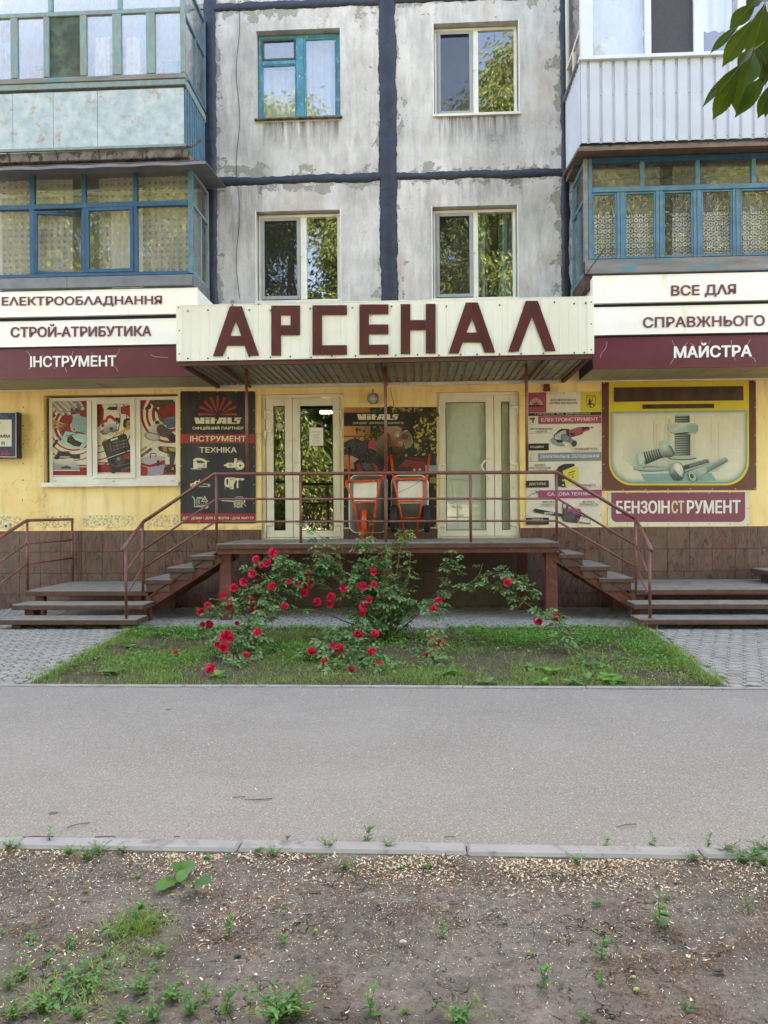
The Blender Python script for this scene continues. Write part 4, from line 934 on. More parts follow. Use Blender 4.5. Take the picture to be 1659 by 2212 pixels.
# ------------------------------------------------------------------ entrance platform and stairs
M_DECK = simple('grey_floor_tile', '8d867b', '7b7468', 5, .6, c3='5f564b', s3=7, t3=(.55, .7), bump=.2, bscale=50)
M_EDGE = simple('brown_weathered_edge', '4d3426', '5f4334', 8, .75, bump=.4, bscale=40, c3='75614f', s3=11, t3=(.62, .74), st3=(.4, 1, 1))
M_STEEL = simple('rusted_red_steel', '5a2b22', '6c392c', 6, .6, bump=.5, bscale=40, c3='7d4a2a', s3=10, t3=(.56, .62))
YP = -1.55; px0, px1 = -2.735, 1.815; ZP = 1.04
def deck(par, x0, x1, y0, y1, ztop, th, nx, ny, tw=None):
    MB().box(x0, x1, y0, y1, ztop-th, ztop-.012, .005).build('slab', M_EDGE, par)
    w = (x1-x0-.01)/nx; d = (y1-y0-.01)/ny; me = MB().box(.002, w-.003, .002, d-.003, 0, .012, .003).mesh('tile', M_DECK)
    for i in range(nx):
        for j in range(ny): obj('tile', me, (x0+.005+i*w, y0+.005+j*d, ztop-.0125-random.uniform(0, .0015)), parent=par)
PLT = thing('entrance_platform', 'raised tiled steel platform in front of the two shop doors with flanking stairs', 'platform', (-.46, -.8, 0))
deck(PLT, px0, px1, YP, -.035, ZP, .075, 15, 5)
MB().box(px0+.02, px1-.02, YP+.03, YP+.08, ZP-.14, ZP-.076).build('beam', M_STEEL, PLT)
MB().box(px0+.02, px1-.02, -.2, -.15, ZP-.14, ZP-.076).build('beam', M_STEEL, PLT)
for (x, y, w_) in ((px0+.09, YP+.17, .15), (-.46, YP+.17, .14), (px1-.08, YP+.17, .15), (px0+.3, -.35, .13), (px1-.32, -.35, .13), (-.46, -.35, .1)):
    mb = MB(); mb.box(x-w_/2, x+w_/2, y-.06, y+.06, 0, ZP-.141 if y > -1 else ZP-.0765, .004); mb.build('leg', M_STEEL, PLT)
def treads(side):
    # rises sideways from the low platform to the high one
    xs = [(310, 371), (361, 419.5), (410, 464)] if side < 0 else [(1294, 1369), (1254, 1317), (1209, 1264)]
    for k, (a, b) in enumerate(xs):
        z = .40+.16*(k+1); X0, X1 = P(a, 1230, -1.5).x, P(b, 1230, -1.5).x
        if side > 0: X0, X1 = P(a, 1230, -1.5).x, P(b, 1230, -1.5).x
        s = sub('tread', PLT, (X0, -1.5, z-.06)); MB().box(X0, X1, -1.5, -.4, z-.065, z-.012, .004).build('tread_board', M_EDGE, s)
        w_ = 1.1/4; me = MB().box(0, X1-X0-.006, .002, w_-.003, 0, .012, .003).mesh('tile', M_DECK)
        for j in range(4): obj('tile', me, (X0+.003, -1.5+j*w_, z-.0122), parent=s)
        # riser support
        xa, xb = (X1-.09, X1-.0) if side < 0 else (X0, X0+.09)
        MB().box(X0+.03, X1-.03, -1.485, -.44, z-.172, z-.066, .003).build('riser', M_EDGE, PLT)
    if side < 0: A, B_ = Vector((P(321, 1295, -1.47).x, -1.45, .24)), Vector((px0+.02, -1.45, .86))
    else: A, B_ = Vector((P(1368, 1300, -1.47).x, -1.45, .22)), Vector((px1-.02, -1.45, .86))
    for y in (-1.45, -.5):
        mb = MB(); p, q = Vector((A.x, y, A.z)), Vector((B_.x, y, B_.z)); mb.sqtube(p, q, .02, .16)
        for dz in (.08, -.08): mb.sqtube(p+Vector((0, 0, dz)), q+Vector((0, 0, dz)), .07, .012)
        mb.build('stringer', M_STEEL, PLT)
    for y in (-1.45, -.5): MB().box(A.x-.03, A.x+.03, y-.03, y+.03, 0, .33, .004).build('leg', M_STEEL, PLT)
treads(-1); treads(1)
def low_platform(name, lab, x0, x1, sx0, sx1, tx0, tx1, nx):
    t = thing(name, lab, 'platform', ((x0+x1)/2, -1, 0))
    deck(t, x0, x1, -1.45, -.035, .405, .075, nx, 5)
    for X in (x0+.1, x1-.25): MB().box(X, X+.12, -1.36, -1.26, 0, .329, .004).build('leg', M_STEEL, t)
    MB().box(x0+.05, x1-.05, -.3, -.2, 0, .329).build('leg', M_STEEL, t)
    deck(t, sx0, sx1, -1.9, -1.5, .27, .07, nx, 1)
    for X in (sx0+.12, sx1-.24): MB().box(X, X+.12, -1.8, -1.6, 0, .199, .004).build('leg', M_EDGE, t)
    deck(t, tx0, tx1, -2.26, -1.86, .13, .07, nx, 1)
    for X in (tx0+.12, tx1-.24): MB().box(X, X+.12, -2.18, -1.95, 0, .059, .004).build('leg', M_EDGE, t)
    return t
low_platform('low_platform', 'low tiled landing with two steps at the foot of the left stairs', -5.43, -3.70, -5.36, -3.60, -5.32, -3.55, 6)
low_platform('low_platform', 'low tiled landing with two steps at the foot of the right stairs', 2.74, 6.0, 2.68, 6.05, 2.63, 6.1, 10)
t = thing('far_right_step', 'brown step edge of the next stair at the right edge of the picture', 'step', (5.4, -.6, 0))
X = P(1641, 1238, -.6).x; deck(t, X, X+.9, -.9, -.3, .405+.19, .07, 3, 2); MB().box(X+.1, X+.8, -.8, -.4, .406, .524).build('riser', M_EDGE, t)

# ------------------------------------------------------------------ railings
def pp(u, v, Y): return P(u, v, Y)
RY = -1.5
R1 = thing('railing', 'long brown-red tube railing round the platform and down both stairs', 'railing', (-.46, RY, ZP))
top = [pp(263, 1189, -2.3), pp(311, 1126, -1.52), pp(463, 1024, RY), pp(1203, 1020, RY), pp(1373, 1121, -1.52), pp(1408, 1189, -2.3)]
mb = MB(); mb.tube([top[0]]+[top[1]], .024, 10); mb.tube([top[1], top[2], top[3], top[4]], .024, 10); mb.tube([top[4], top[5]], .024, 10); mb.build('handrail', M_RAIL, R1, smooth=True)
def post(par, u, vt, vb, Y, r=.019):
    a, b = pp(u, vt, Y), pp(u, vb, Y); MB().tube([(b.x, Y, b.z), (b.x, Y, a.z)], r, 10).build('post', M_RAIL, par, smooth=True)
for u in (468, 650, 833.5, 1017, 1203): post(R1, u, 1022, 1173, RY)
post(R1, 309, 1129, 1280, -1.5); post(R1, 1374, 1124, 1282, -1.5)
for (u, s) in ((271.6, -1), (1403, 1)):
    a = pp(u, 1186, -2.2); b = pp(u, 1190, -2.2); MB().tube([(a.x, -2.2, .125), (a.x, -2.2, a.z)], .019, 10).build('post', M_RAIL, R1, smooth=True)
for (v0, v1) in ((1078, 1077), (1127, 1125)):
    us = (468, 650, 833.5, 1017, 1203)
    for a, b in zip(us, us[1:]): MB().tube([pp(a+3, v0+(a-468)/735*(v1-v0), RY), pp(b-3, v0+(b-468)/735*(v1-v0), RY)], .0145, 8).build('mid_rail', M_RAIL, R1, smooth=True)
for q in (((465, 1079, RY), (312, 1186, -1.5)), ((465, 1127, RY), (312, 1225, -1.5)), ((309, 1186, -1.5), (274, 1231, -2.18)), ((309, 1225, -1.5), (274, 1283, -2.18)),
          ((1206, 1078, RY), (1371, 1177, -1.5)), ((1206, 1127, RY), (1371, 1224, -1.5)), ((1374, 1179, -1.5), (1400, 1238, -2.18)), ((1374, 1226, -1.5), (1400, 1281, -2.18))):
    MB().tube([pp(*q[0]), pp(*q[1])], .0145, 8).build('mid_rail', M_RAIL, R1, smooth=True)
# canopy posts standing on the handrail
for i, (u, lab) in enumerate(((534, 'leftmost thin brown post holding up the canopy'), (834, 'middle thin brown post holding up the canopy'), (1138.5, 'rightmost thin brown post holding up the canopy'))):
    a = pp(u, 1018, RY); o = MB().tube([(a.x, RY, a.z-.0), (a.x, RY, 3.385)], .02, 10).build('canopy_post', M_RAIL, None, smooth=True); tag(o, lab, 'post', 'canopy posts')
# short left railing
R2 = thing('railing', 'short brown-red railing on the left landing by the blue sign', 'railing', (-5.4, -1.2, .4))
xl_ = -5.40
A = Vector((xl_, -1.42, pp(53, 1124, -1.42).z)); Bk = Vector((xl_, -.08, A.z)); Fr = Vector((xl_-.05, -2.35, A.z-.33))
mb = MB(); mb.tube([Bk, A], .022, 10); mb.tube([A, Fr], .022, 10); mb.build('handrail', M_RAIL, R2, smooth=True)
for (y, zb_, zt_) in ((-1.42, .4, A.z), (-.1, .4, A.z), (-2.2, .125, A.z-.29)): MB().tube([(xl_-(.04 if y < -2 else 0), y, zb_), (xl_-(.04 if y < -2 else 0), y, zt_)], .018, 10).build('post', M_RAIL, R2, smooth=True)
for dz in (.32, .6):
    MB().tube([(xl_, -1.4, A.z-dz), (xl_, -.12, A.z-dz)], .014, 8).build('mid_rail', M_RAIL, R2, smooth=True)
    MB().tube([(xl_, -1.44, A.z-dz), (xl_-.04, -2.18, A.z-dz-.27)], .014, 8).build('mid_rail', M_RAIL, R2, smooth=True)

# ------------------------------------------------------------------ small wall fittings
L = thing('bulkhead_lamp', 'round caged bulkhead lamp on the yellow wall between the doors', 'lamp', P(806, 862, 0))
c = P(806, 862, -.02); mb = MB(); mb.tube([c+Vector((0, .02, 0)), c+Vector((0, -.02, 0))], .085, 20); mb.build('base', M_GREYF, L)
g2 = simple('lamp_glass', 'cfccc0', 'bdb9a8', 30, .15); mb = MB(); mb.tube([c+Vector((0, -.02, 0)), c+Vector((0, -.05, 0)), c+Vector((0, -.085, 0)), c+Vector((0, -.1, 0))], [.07, .066, .045, .015], 20); mb.build('globe', g2, L, smooth=True)
mb = MB()
for k in range(8):
    w_ = math.pi*k/4+.2; e = Vector((math.cos(w_), 0, math.sin(w_))); mb.tube([c+e*.088+Vector((0, -.02, 0)), c+e*.08+Vector((0, -.05, 0)), c+e*.05+Vector((0, -.1, 0))], .0035, 5)
for rr, yy in ((.088, -.025), (.05, -.1)): mb.tube([c+Vector((math.cos(2*math.pi*k/20)*rr, yy, math.sin(2*math.pi*k/20)*rr)) for k in range(21)], .004, 5)
mb.build('cage', M_GREYF, L)
mb = MB(); mb.tube([P(806, 840, -.01), P(805, 848, -.015), P(807, 856, -.02)], .008, 5); mb.build('cable', M_BLACK, L)
t = thing('alarm_siren', 'small red alarm siren above the power tool banner', 'siren', P(1181, 838, 0)); c = P(1181, 838, -.03)
MB().box(c.x-.05, c.x+.05, -.06, 0, c.z-.05, c.z+.01, .01).build('red_case', simple('red_plastic', '7a1d18', '8a2a22', 5, .4), t); MB().box(c.x-.045, c.x+.045, -.05, 0, c.z+.01, c.z+.06, .01).build('bracket', M_RUST, t)
t = thing('wall_socket', 'small beige outlet box low on the yellow wall', 'socket', P(16, 1136, 0)); c = P(16, 1136, 0)
MB().box(c.x-.04, c.x+.04, -.04, 0, c.z-.05, c.z+.05, .01).build('case', M_DOOR, t)
MB().box(c.x-.02, c.x+.02, -.05, -.04, c.z-.02, c.z+.02, .005).build('plug', M_SCREW, t)
# wall crack and screws left in the render
mb = MB()
pts = [P(734.3+x*.15628, 831.5+y*.15628, -.002) for x, y in ((700, 40), (705, 100), (722, 170), (738, 215), (745, 300))]
mb.tube(pts, .004, 4); mb.build('crack', M_BLACK, BLD)
mb = MB()
for x, y in ((85, 50+48), (150, 95), (345+0, 100), (505, 93), (602, 92), (706, 90), (815, 90), (915, 86), (1080, 82), (147, 203), (147, 320), (147, 437), (145, 560), (145, 665), (142, 790)):
    mb.dome(P(x*.3417, 810+y*.3417, 0), .011)
o = mb.build('wall_anchor', M_BLACK, BLD); 
# blue sign box at the left edge
t = thing('blue_sign_box', 'dark blue box sign with cream panel and red numbers at the left edge', 'sign', P(30, 940, 0))
x1 = P(35.5, 940, -.16).x; zt_, zb_ = P(35, 889.5, -.16).z, P(35, 989, -.16).z
M_BLUB = simple('dark_blue_enamel', '1a2136', '222b46', 4, .4)
MB().box(x1-1.3, x1, -.16, -.005, zb_, zt_, .005).build('box', M_BLUB, t)
a = Art(0, 864, .0732, -.1615)
a.rect(-900, 355, 478, 1690, 'ded6c2'); a.rect(-900, 375, 462, 1672, '1d2233'); a.rect(-900, 395, 450, 1655, '2a3552')
a.rect(-900, 578, 342, 1372, 'd9d2b8')
for i in range(16): a.line([(random.uniform(-200, 330), 400), (random.uniform(-200, 330), 560)], 6, '5a6078')
a.text('0ММ', -75, 287, 1018, 1120, '191715', True); a.text('5 В', -110, 147, 1225, 1320, '191715', True); a.rect(-60, 655, 20, 695, 'a8453c'); a.text('766', -100, 268, 1490, 1640, 'b03a38', True)
a.build(t)

# ------------------------------------------------------------------ banners on the wall
def banner(name, lab, quad, Y, grom, m=None, col='e8dfc8'):
    """quad: pixel corners tl, tr, br, bl; a gently rippled vinyl sheet"""
    t = thing(name, lab, 'banner', P(*quad[3], Y))
    tl, tr, br, bl = [P(*q, Y) for q in quad]; n, k = 30, 30; vs = []; r = random.uniform(0, 9)
    for j in range(k+1):
        for i in range(n+1):
            s_, w_ = i/n, j/k; p = (tl*(1-s_)+tr*s_)*(1-w_)+(bl*(1-s_)+br*s_)*w_; e = min(s_, 1-s_, w_, 1-w_)
            vs.append((p.x, Y+.0, p.z))
    vs = [tuple(v) for v in vs]
    mb = MB(); mb.add([tl, tr, br, bl]+[p+Vector((0, .006, 0)) for p in (tl, tr, br, bl)], [(3, 2, 1, 0), (4, 5, 6, 7), (0, 1, 5, 4), (1, 2, 6, 5), (2, 3, 7, 6), (3, 0, 4, 7)], 0, lin(col))
    mb.build('vinyl_sheet', M_PRINT, t, colors=True)
    if grom: screws_on(t, [P(*g, Y) for g in grom], Y-.022, simple('grommet_ring', 'b9b3a4', None, rough=.35, metal=.6), .0105, 'grommet', ring=True)
    return t
def vitals(a, x0, y0, x1, y1, c):
    """the slanted block wordmark VitALS"""
    W_, H_ = x1-x0, y1-y0
    def q(*pts): a.poly([(x0+W_*p[0], y0+H_*p[1]) for p in pts], c)
    q((0, 0), (.09, 0), (.125, .62), (.125, .0), (.215, 0), (.215, 1), (.035, 1))
    q((.235, .3), (.325, .3), (.325, 1), (.235, 1)); q((.235, 0), (.325, 0), (.325, .2), (.235, .2))
    q((.345, 0), (.435, 0), (.435, .3), (.475, .3), (.475, .45), (.435, .45), (.435, 1), (.345, 1))
    q((.53, 0), (.68, 0), (.68, 1), (.59, 1), (.59, .75), (.56, .75), (.555, 1), (.465, 1)); a.rect(x0+W_*.575, y0+H_*.3, x0+W_*.605, y0+H_*.55, '201c24')
    q((.70, 0), (.79, 0), (.79, .8), (.885, .8), (.87, 1), (.70, 1))
    q((.86, 0), (1, 0), (.99, .2), (.91, .2), (.905, .35), (.985, .35), (.95, 1), (.885, 1), (.91, .55), (.84, .55))
# black partner banner
B = '1f1c24'
t = banner('partner_banner', 'tall black banner with red sunburst, ІНСТРУМЕНТ ТЕХНІКА and white tool icons', [(389.5, 845), (551, 845), (551.5, 1130.5), (390, 1130.5)], -.012,
           [(383.4+x*.13663, 837+y*.13663) for x, y in [(60, 70), (347, 70), (636, 70), (927, 70), (1217, 70)]+[(60, y) for y in (364, 657, 948, 1242, 1532, 1826, 2118)]+[(1218, y) for y in (366, 660, 952, 1245, 1535, 1828)]+[(347, 2118), (636, 2118)]], col=B)
a = Art(383.4, 837, .13663, -.0135)
a.rect(45, 880, 1236, 1992, '262a2e'); a.rect(45, 735, 1236, 882, '9c2a2c'); a.rect(45, 1992, 1236, 2137, '9c2a2c')
CRED = 'a2302c'; cx, cy = 637, 432
for th, r0, r1, w0, w1 in ((0, 30, 305, 4, 46), (24, 90, 312, 6, 44), (45, 90, 300, 8, 48), (68, 45, 300, 8, 46), (90, 50, 298, 6, 46), (112, 45, 300, 8, 46), (135, 90, 300, 8, 48), (156, 90, 312, 6, 44), (180, 30, 305, 4, 46)):
    e = (math.cos(math.radians(th)), -math.sin(math.radians(th))); nn = (-e[1], e[0]); yo = -8 if th in (0, 180) else 0
    a.poly([(cx+e[0]*r0+nn[0]*w0/2, cy+yo+e[1]*r0+nn[1]*w0/2), (cx+e[0]*r1+nn[0]*w1/2, cy+yo+e[1]*r1+nn[1]*w1/2), (cx+e[0]*r1-nn[0]*w1/2, cy+yo+e[1]*r1-nn[1]*w1/2), (cx+e[0]*r0-nn[0]*w0/2, cy+yo+e[1]*r0-nn[1]*w0/2)], CRED)
a.line([(500, 300), (598, 425), (580, 434), (340, 438)], 5, CRED); a.line([(760, 170), (640, 405), (515, 170)], 5, CRED); a.line([(775, 300), (677, 425), (695, 434), (935, 438)], 5, CRED)
C = 'ddd2b0'; vitals(a, 265, 476, 1013, 574, C); a.text('ОФІЦІЙНИЙ ПАРТНЕР', 236, 1042, 608, 675, C, True); a.text('ІНСТРУМЕНТ', 200, 1085, 762, 855, C, True); a.text('ТЕХНІКА', 345, 937, 942, 1032, C, True)
a.text('ДЛЯ ДОМУ • ДЛЯ РОБОТИ • ДЛЯ ЖИТТЯ', 78, 1205, 2044, 2092, C, True); D = '262a2e'
# jigsaw
a.poly([(250, 1290), (250, 1140), (285, 1118), (340, 1112), (420, 1130), (462, 1160), (505, 1162), (505, 1170), (470, 1172), (462, 1210), (462, 1270), (320, 1270), (320, 1290)], C)
a.poly([(310, 1150), (370, 1155), (430, 1180), (432, 1195), (320, 1198), (300, 1172)], D); a.line([(320, 1212), (462, 1212)], 4, D); a.line([(320, 1250), (462, 1250)], 4, D); a.ell(420, 1237, 17, 17, D); a.ell(420, 1237, 9, 9, C); a.line([(210, 1283), (380, 1292)], 9, C); a.line([(262, 1290), (262, 1310)], 6, C); a.line([(250, 1175), (300, 1175)], 4, D)
# grinder
a.poly([(732, 1220), (762, 1214), (790, 1190), (892, 1190), (905, 1130), (900, 1118), (945, 1122), (940, 1140), (928, 1190), (935, 1200), (925, 1268), (790, 1270), (762, 1245), (735, 1243)], C); a.ell(992, 1233, 66, 66, C); a.ell(992, 1233, 17, 17, D); a.arc(992, 1233, 82, 110, 285, 10, C)
for x in (818, 835, 852): a.line([(x, 1208), (x, 1250)], 6, D)
# chainsaw
a.line([(330, 1525), (500, 1528), (520, 1545), (500, 1566), (330, 1566)], 9, C); a.ell(492, 1546, 11, 11, C); a.poly([(198, 1565), (205, 1520), (255, 1508), (290, 1475), (330, 1482), (345, 1450), (355, 1452), (350, 1485), (375, 1530), (350, 1570)], C); a.poly([(225, 1555), (232, 1535), (270, 1530), (250, 1555)], D); a.poly([(290, 1520), (300, 1495), (330, 1495), (338, 1520)], D)
# hammer drill
a.poly([(742, 1520), (750, 1440), (775, 1424), (910, 1424), (912, 1436), (1010, 1436), (1012, 1430), (1055, 1440), (1058, 1458), (1012, 1474), (1010, 1466), (915, 1466), (912, 1490), (890, 1530), (888, 1600), (870, 1612), (832, 1610), (820, 1580), (785, 1575), (750, 1560)], C)
a.poly([(770, 1450), (802, 1450), (802, 1535), (775, 1535)], D)
for y in (1440, 1452, 1464): a.line([(825, y), (900, y)], 4, D)
a.line([(830, 1495), (830, 1600)], 4, D); a.ell(852, 1585, 15, 15, D); a.ell(852, 1585, 9, 9, C); a.poly([(938, 1430), (962, 1430), (965, 1590), (935, 1592)], C); a.line([(932, 1500), (970, 1500)], 8, D)
for x in (985, 998): a.line([(x, 1432), (x, 1468)], 4, D)
a.line([(770, 1575), (752, 1590), (748, 1610)], 6, C)
# generator
a.line([(232, 1722), (268, 1756), (270, 1885), (470, 1885)], 12, C); a.line([(405, 1758), (310, 1758), (295, 1775), (295, 1862), (430, 1862)], 9, C); a.line([(305, 1740), (400, 1735)], 9, C)
for y in (1780, 1795, 1808, 1820, 1832): a.line([(315, y), (355, y)], 5, C)
a.poly([(430, 1712), (484, 1806), (374, 1806)], C); a.poly([(430, 1732), (468, 1796), (390, 1796)], D); a.poly([(436, 1745), (416, 1775), (428, 1775), (424, 1792), (442, 1768), (430, 1768)], C); a.ell(384, 1830, 5, 5, C); a.ell(412, 1830, 5, 5, C); a.line([(447, 1818), (447, 1842)], 7, C); a.line([(466, 1818), (466, 1842)], 7, C); a.ell(455, 1880, 32, 32, C); a.ell(455, 1880, 12, 12, D)
# blower
a.poly([(693, 1785), (865, 1790), (905, 1800), (905, 1815), (865, 1805), (693, 1795)], C); a.line([(915, 1745), (935, 1730), (1025, 1730), (1045, 1760), (1060, 1800), (1040, 1840)], 9, C); a.ell(962, 1830, 72, 72, C); a.ell(962, 1830, 63, 63, D); a.ell(962, 1830, 54, 54, C); a.ell(962, 1830, 44, 44, D); a.ell(962, 1830, 30, 30, C); a.ell(962, 1830, 20, 20, D); a.ell(962, 1830, 11, 11, C); a.line([(1055, 1848), (1085, 1876)], 9, C); a.line([(1045, 1760), (1068, 1815)], 16, C); a.ell(900, 1890, 9, 9, C); a.ell(1018, 1890, 9, 9, C)
a.build(t)

# chainsaw man poster between the doors
ox, oy, sc = 734.3, 831.5, .15628
t = banner('chainsaw_poster', 'large photo poster of a bearded man in goggles with a red chainsaw between the doors', [(ox+52*sc, oy+312*sc), (ox+1335*sc, oy+305*sc), (ox+1335*sc, oy+1965*sc), (ox+52*sc, oy+1965*sc)], -.012,
           [(ox+x*sc, oy+y*sc) for x, y in ((70, 328), (318, 328), (570, 328), (818, 328), (1070, 325), (70, 598), (70, 870), (70, 1140), (72, 1408), (72, 1677), (1320, 595), (1318, 868), (1318, 1138), (1316, 1410), (1318, 1680), (70, 1943), (1318, 1943))], col='262419')
a = Art(ox, oy, sc, -.0135)
a.poly([(52, 315), (420, 315), (420, 760), (52, 760)], ['c48350', '9a6238', 'a86c40', 'cf8a52']); a.rect(52, 700, 420, 722, '6d4128'); a.poly([(52, 722), (360, 722), (300, 800), (52, 800)], 'cb8447')
r = random.Random(5)
k0 = a.k
def blobs(n, x0, x1, y0, y1, cols, r0, r1):
    for i in range(n):
        if i % 14 == 0: a.k += 1
        cx, cy = r.uniform(x0, x1), r.uniform(y0, y1); rr = r.uniform(r0, r1); w0 = r.uniform(0, 6); q = [(cx+rr*math.cos(w0+k*1.26)*r.uniform(.6, 1.2), cy+rr*math.sin(w0+k*1.26)*r.uniform(.6, 1)) for k in range(5)]
        a.k += .04; a.poly(q, r.choice(cols), False)
blobs(120, 420, 1330, 320, 1000, ['2c2c18', '3b3a20', '232213'], 20, 60)
blobs(240, 400, 1325, 325, 950, ['3e4422', '5a5f2a', '7d7a35', '2f3019', '8d7a3a', '6b6a2c', 'a0913f', '46421f'], 8, 26); blobs(60, 1000, 1325, 420, 960, ['a89a48', 'b7a551', 'c09a60', '8f8d40'], 12, 30)
blobs(45, 200, 480, 570, 760, ['4a4a22', '6e6a30', '3a381c'], 8, 24); blobs(50, 1000, 1330, 1250, 1500, ['2e3018', '48482a', '6a6534', '1e1e12'], 12, 30); blobs(24, 720, 1100, 320, 375, ['b98a5c', 'c79a6a', '5d5a2c'], 10, 22)
a.rect(52, 1480, 1335, 1960, '1e2128'); a.rect(1180, 1110, 1332, 1200, '7d9a94'); a.rect(1240, 1280, 1332, 1360, '8f8a58')
# man: shirt, neck, head, goggles, gloves
a.poly([(52, 800), (140, 750), (220, 738), (300, 770), (405, 775), (500, 920), (600, 1010), (600, 1200), (52, 1200)], ['2a2a33', '25252e', '23232c', '20202a', '1c1c26', '1b1b24', '1a1a22', '1a1a22', '24242c'])
a.poly([(478, 790), (560, 710), (655, 630), (700, 700), (690, 1000), (600, 1020), (500, 900)], ['5e5044', '75614e', '86694f', '6a4e3a', '3c2d22', '33281f', '665444'])
a.poly([(400, 775), (480, 745), (490, 840), (505, 915), (440, 885), (388, 872)], 'a33440')
a.poly([(800, 572), (1000, 572), (1045, 640), (1015, 760), (960, 700), (900, 640), (850, 610)], '231b16')
a.poly([(655, 575), (800, 572), (850, 600), (850, 680), (880, 770), (870, 800), (790, 800), (730, 790), (690, 720), (655, 680)], ['a47c5e', 'b88e6c', 'b58866', '8a5f44', '9c6a4a', 'a87654', '7c4c32', '6a4028', '8a6246', 'a27a5a'])
a.poly([(655, 650), (690, 690), (720, 770), (760, 800), (830, 850), (885, 850), (875, 920), (800, 972), (700, 962), (655, 900)], ['57341f', '6a4028', '7a4a2c', '8a5230', '6a3c22', '5a3420', '3c2416', '36200f', '3a2416', '452a1a'])
a.poly([(745, 800), (790, 790), (845, 835), (850, 855), (790, 845)], '8c5432'); a.poly([(770, 850), (815, 862), (800, 876), (765, 866)], '4a2320'); a.poly([(800, 778), (850, 785), (876, 822), (852, 846), (806, 822)], ['a8734f', 'b98562', 'c79674', '9a6446', '8c5a3e'])
a.line([(670, 580), (760, 600), (830, 628)], 16, '8c7c66'); a.ell(790, 680, 36, 46, '9a8b78', 20); a.ell(800, 696, 19, 23, 'bdb09c')
a.poly([(845, 660), (880, 635), (935, 635), (985, 700), (1008, 790), (962, 866), (905, 872), (885, 800), (828, 742)], ['6a5648', '7a6656', '6f6252', '5c5a44', '77765a', '84805f', '8a7a5c', '8a5c42', '4a382c'])
a.poly([(848, 690), (900, 672), (950, 700), (935, 748), (870, 752)], ['3a2a20', '4a362a', '3c3022', '5a4432', '2c2018']); a.line([(845, 690), (872, 640), (935, 633), (990, 705), (1010, 790), (965, 868), (905, 874), (886, 802)], 6, '8f959a'); a.line([(895, 640), (925, 628)], 14, 'b9b6ac')
a.poly([(52, 965), (140, 970), (260, 1025), (200, 1160), (52, 1165)], ['9a7a5c', 'c09672', 'b58a66', 'a37a58', '7a5a42'])
a.poly([(185, 1080), (240, 1035), (330, 1050), (440, 1075), (520, 1120), (545, 1200), (300, 1200), (200, 1160)], '1d1c20'); a.poly([(225, 1110), (270, 1070), (320, 1200), (250, 1200)], '8a2b36'); a.poly([(440, 1080), (500, 1100), (545, 1195), (490, 1200)], '8a2b36'); a.poly([(290, 1075), (400, 1085), (440, 1150), (380, 1190), (320, 1160)], '4a4c48')
a.line([(735, 1180), (800, 1080), (880, 980), (960, 890), (1040, 900), (1060, 960)], 60, '1d2224'); a.ell(915, 975, 30, 30, '4a4a44'); a.ell(915, 975, 14, 14, 'a39a80'); a.line([(960, 1040), (1060, 1000), (1140, 930), (1190, 820)], 34, '1c1f20')
a.poly([(905, 1035), (1160, 1060), (1190, 1080), (1160, 1195), (760, 1195), (800, 1140)], ['8f2c34', '9a3038', '8a2630', '7a2029', '702028', 'a23c42']); a.poly([(790, 1140), (1000, 1135), (990, 1195), (770, 1195)], '2b2226'); a.ell(1028, 1175, 18, 18, 'b5aca0'); a.ell(1105, 1172, 18, 18, 'b5aca0'); a.poly([(950, 995), (1150, 1025), (1155, 1045), (960, 1020)], '7a2630')
for i in range(70): a.k += .03; xx, yy = r.uniform(80, 560), r.uniform(770, 1190); a.poly([(xx, yy), (xx+5, yy+1), (xx+4, yy+6), (xx-1, yy+4)], 'b9b2a6', False)
a.k += 1
a.poly([(55, 382), (1076, 380), (1028, 568), (55, 568)], '1d1a20'); vitals(a, 238, 405, 815, 481, 'd9cfae'); a.text('ДΛЯ ДОМУ · ДΛЯ РОБОТИ · ДΛЯ ЖИТТЯ', 180, 875, 512, 545, 'd0c7aa')
a.text('ЇН', 640, 705, 1685, 1730, 'a9a79c', True); a.text('Е', 675, 700, 1775, 1818, 'a9a79c', True)
a.build(t)

# power tool banner
ox, oy, sc = 1128.5, 831.5, .14155
q = lambda x, y: (ox+x*sc, oy+y*sc)
t = banner('tool_range_banner', 'tall cream banner with pink and grey headings, a grinder, a welder and a chainsaw', [q(90, 118), q(1208, 98), q(1214, 2168), q(52, 2172)], -.012,
           [q(x, y) for x, y in ((225, 140), (425, 136), (625, 128), (828, 130), (1032, 126), (1178, 120), (1178, 280), (1180, 490), (1180, 704), (1180, 917), (1182, 1132), (1183, 1343), (1185, 1557), (1186, 1772), (1188, 1985), (78, 1566), (77, 1780), (77, 1990), (76, 2147), (227, 2147), (429, 2145), (631, 2147), (840, 2144), (1043, 2144))], col='ddd2bd')
a = Art(ox, oy, sc, -.0135); PK = 'a34358'; PK2 = 'a0426e'; K = '242019'; CR_ = 'e3d6c6'
a.poly([(90, 118), (362, 113), (366, 420), (90, 425)], PK); a.poly([(888, 106), (1207, 100), (1208, 410), (886, 415)], 'd3be3c')
for k in range(9):
    th = math.radians(6+k*21); e = (math.cos(th), -math.sin(th)); nn = (-e[1], e[0]); a.poly([(208+e[0]*30, 300+e[1]*30), (208+e[0]*100+nn[0]*9, 300+e[1]*100+nn[1]*9), (208+e[0]*100-nn[0]*9, 300+e[1]*100-nn[1]*9)], 'd9c8b8')
vitals(a, 92, 305, 328, 336, K); a.text('АВТОРИЗОВАНА', 428, 822, 214, 246, K, skew=4); a.text('ТОЧКА ПРОДАЖУ', 407, 846, 262, 300, K, skew=4); a.text('KENTAUR', 972, 1118, 152, 170, K)
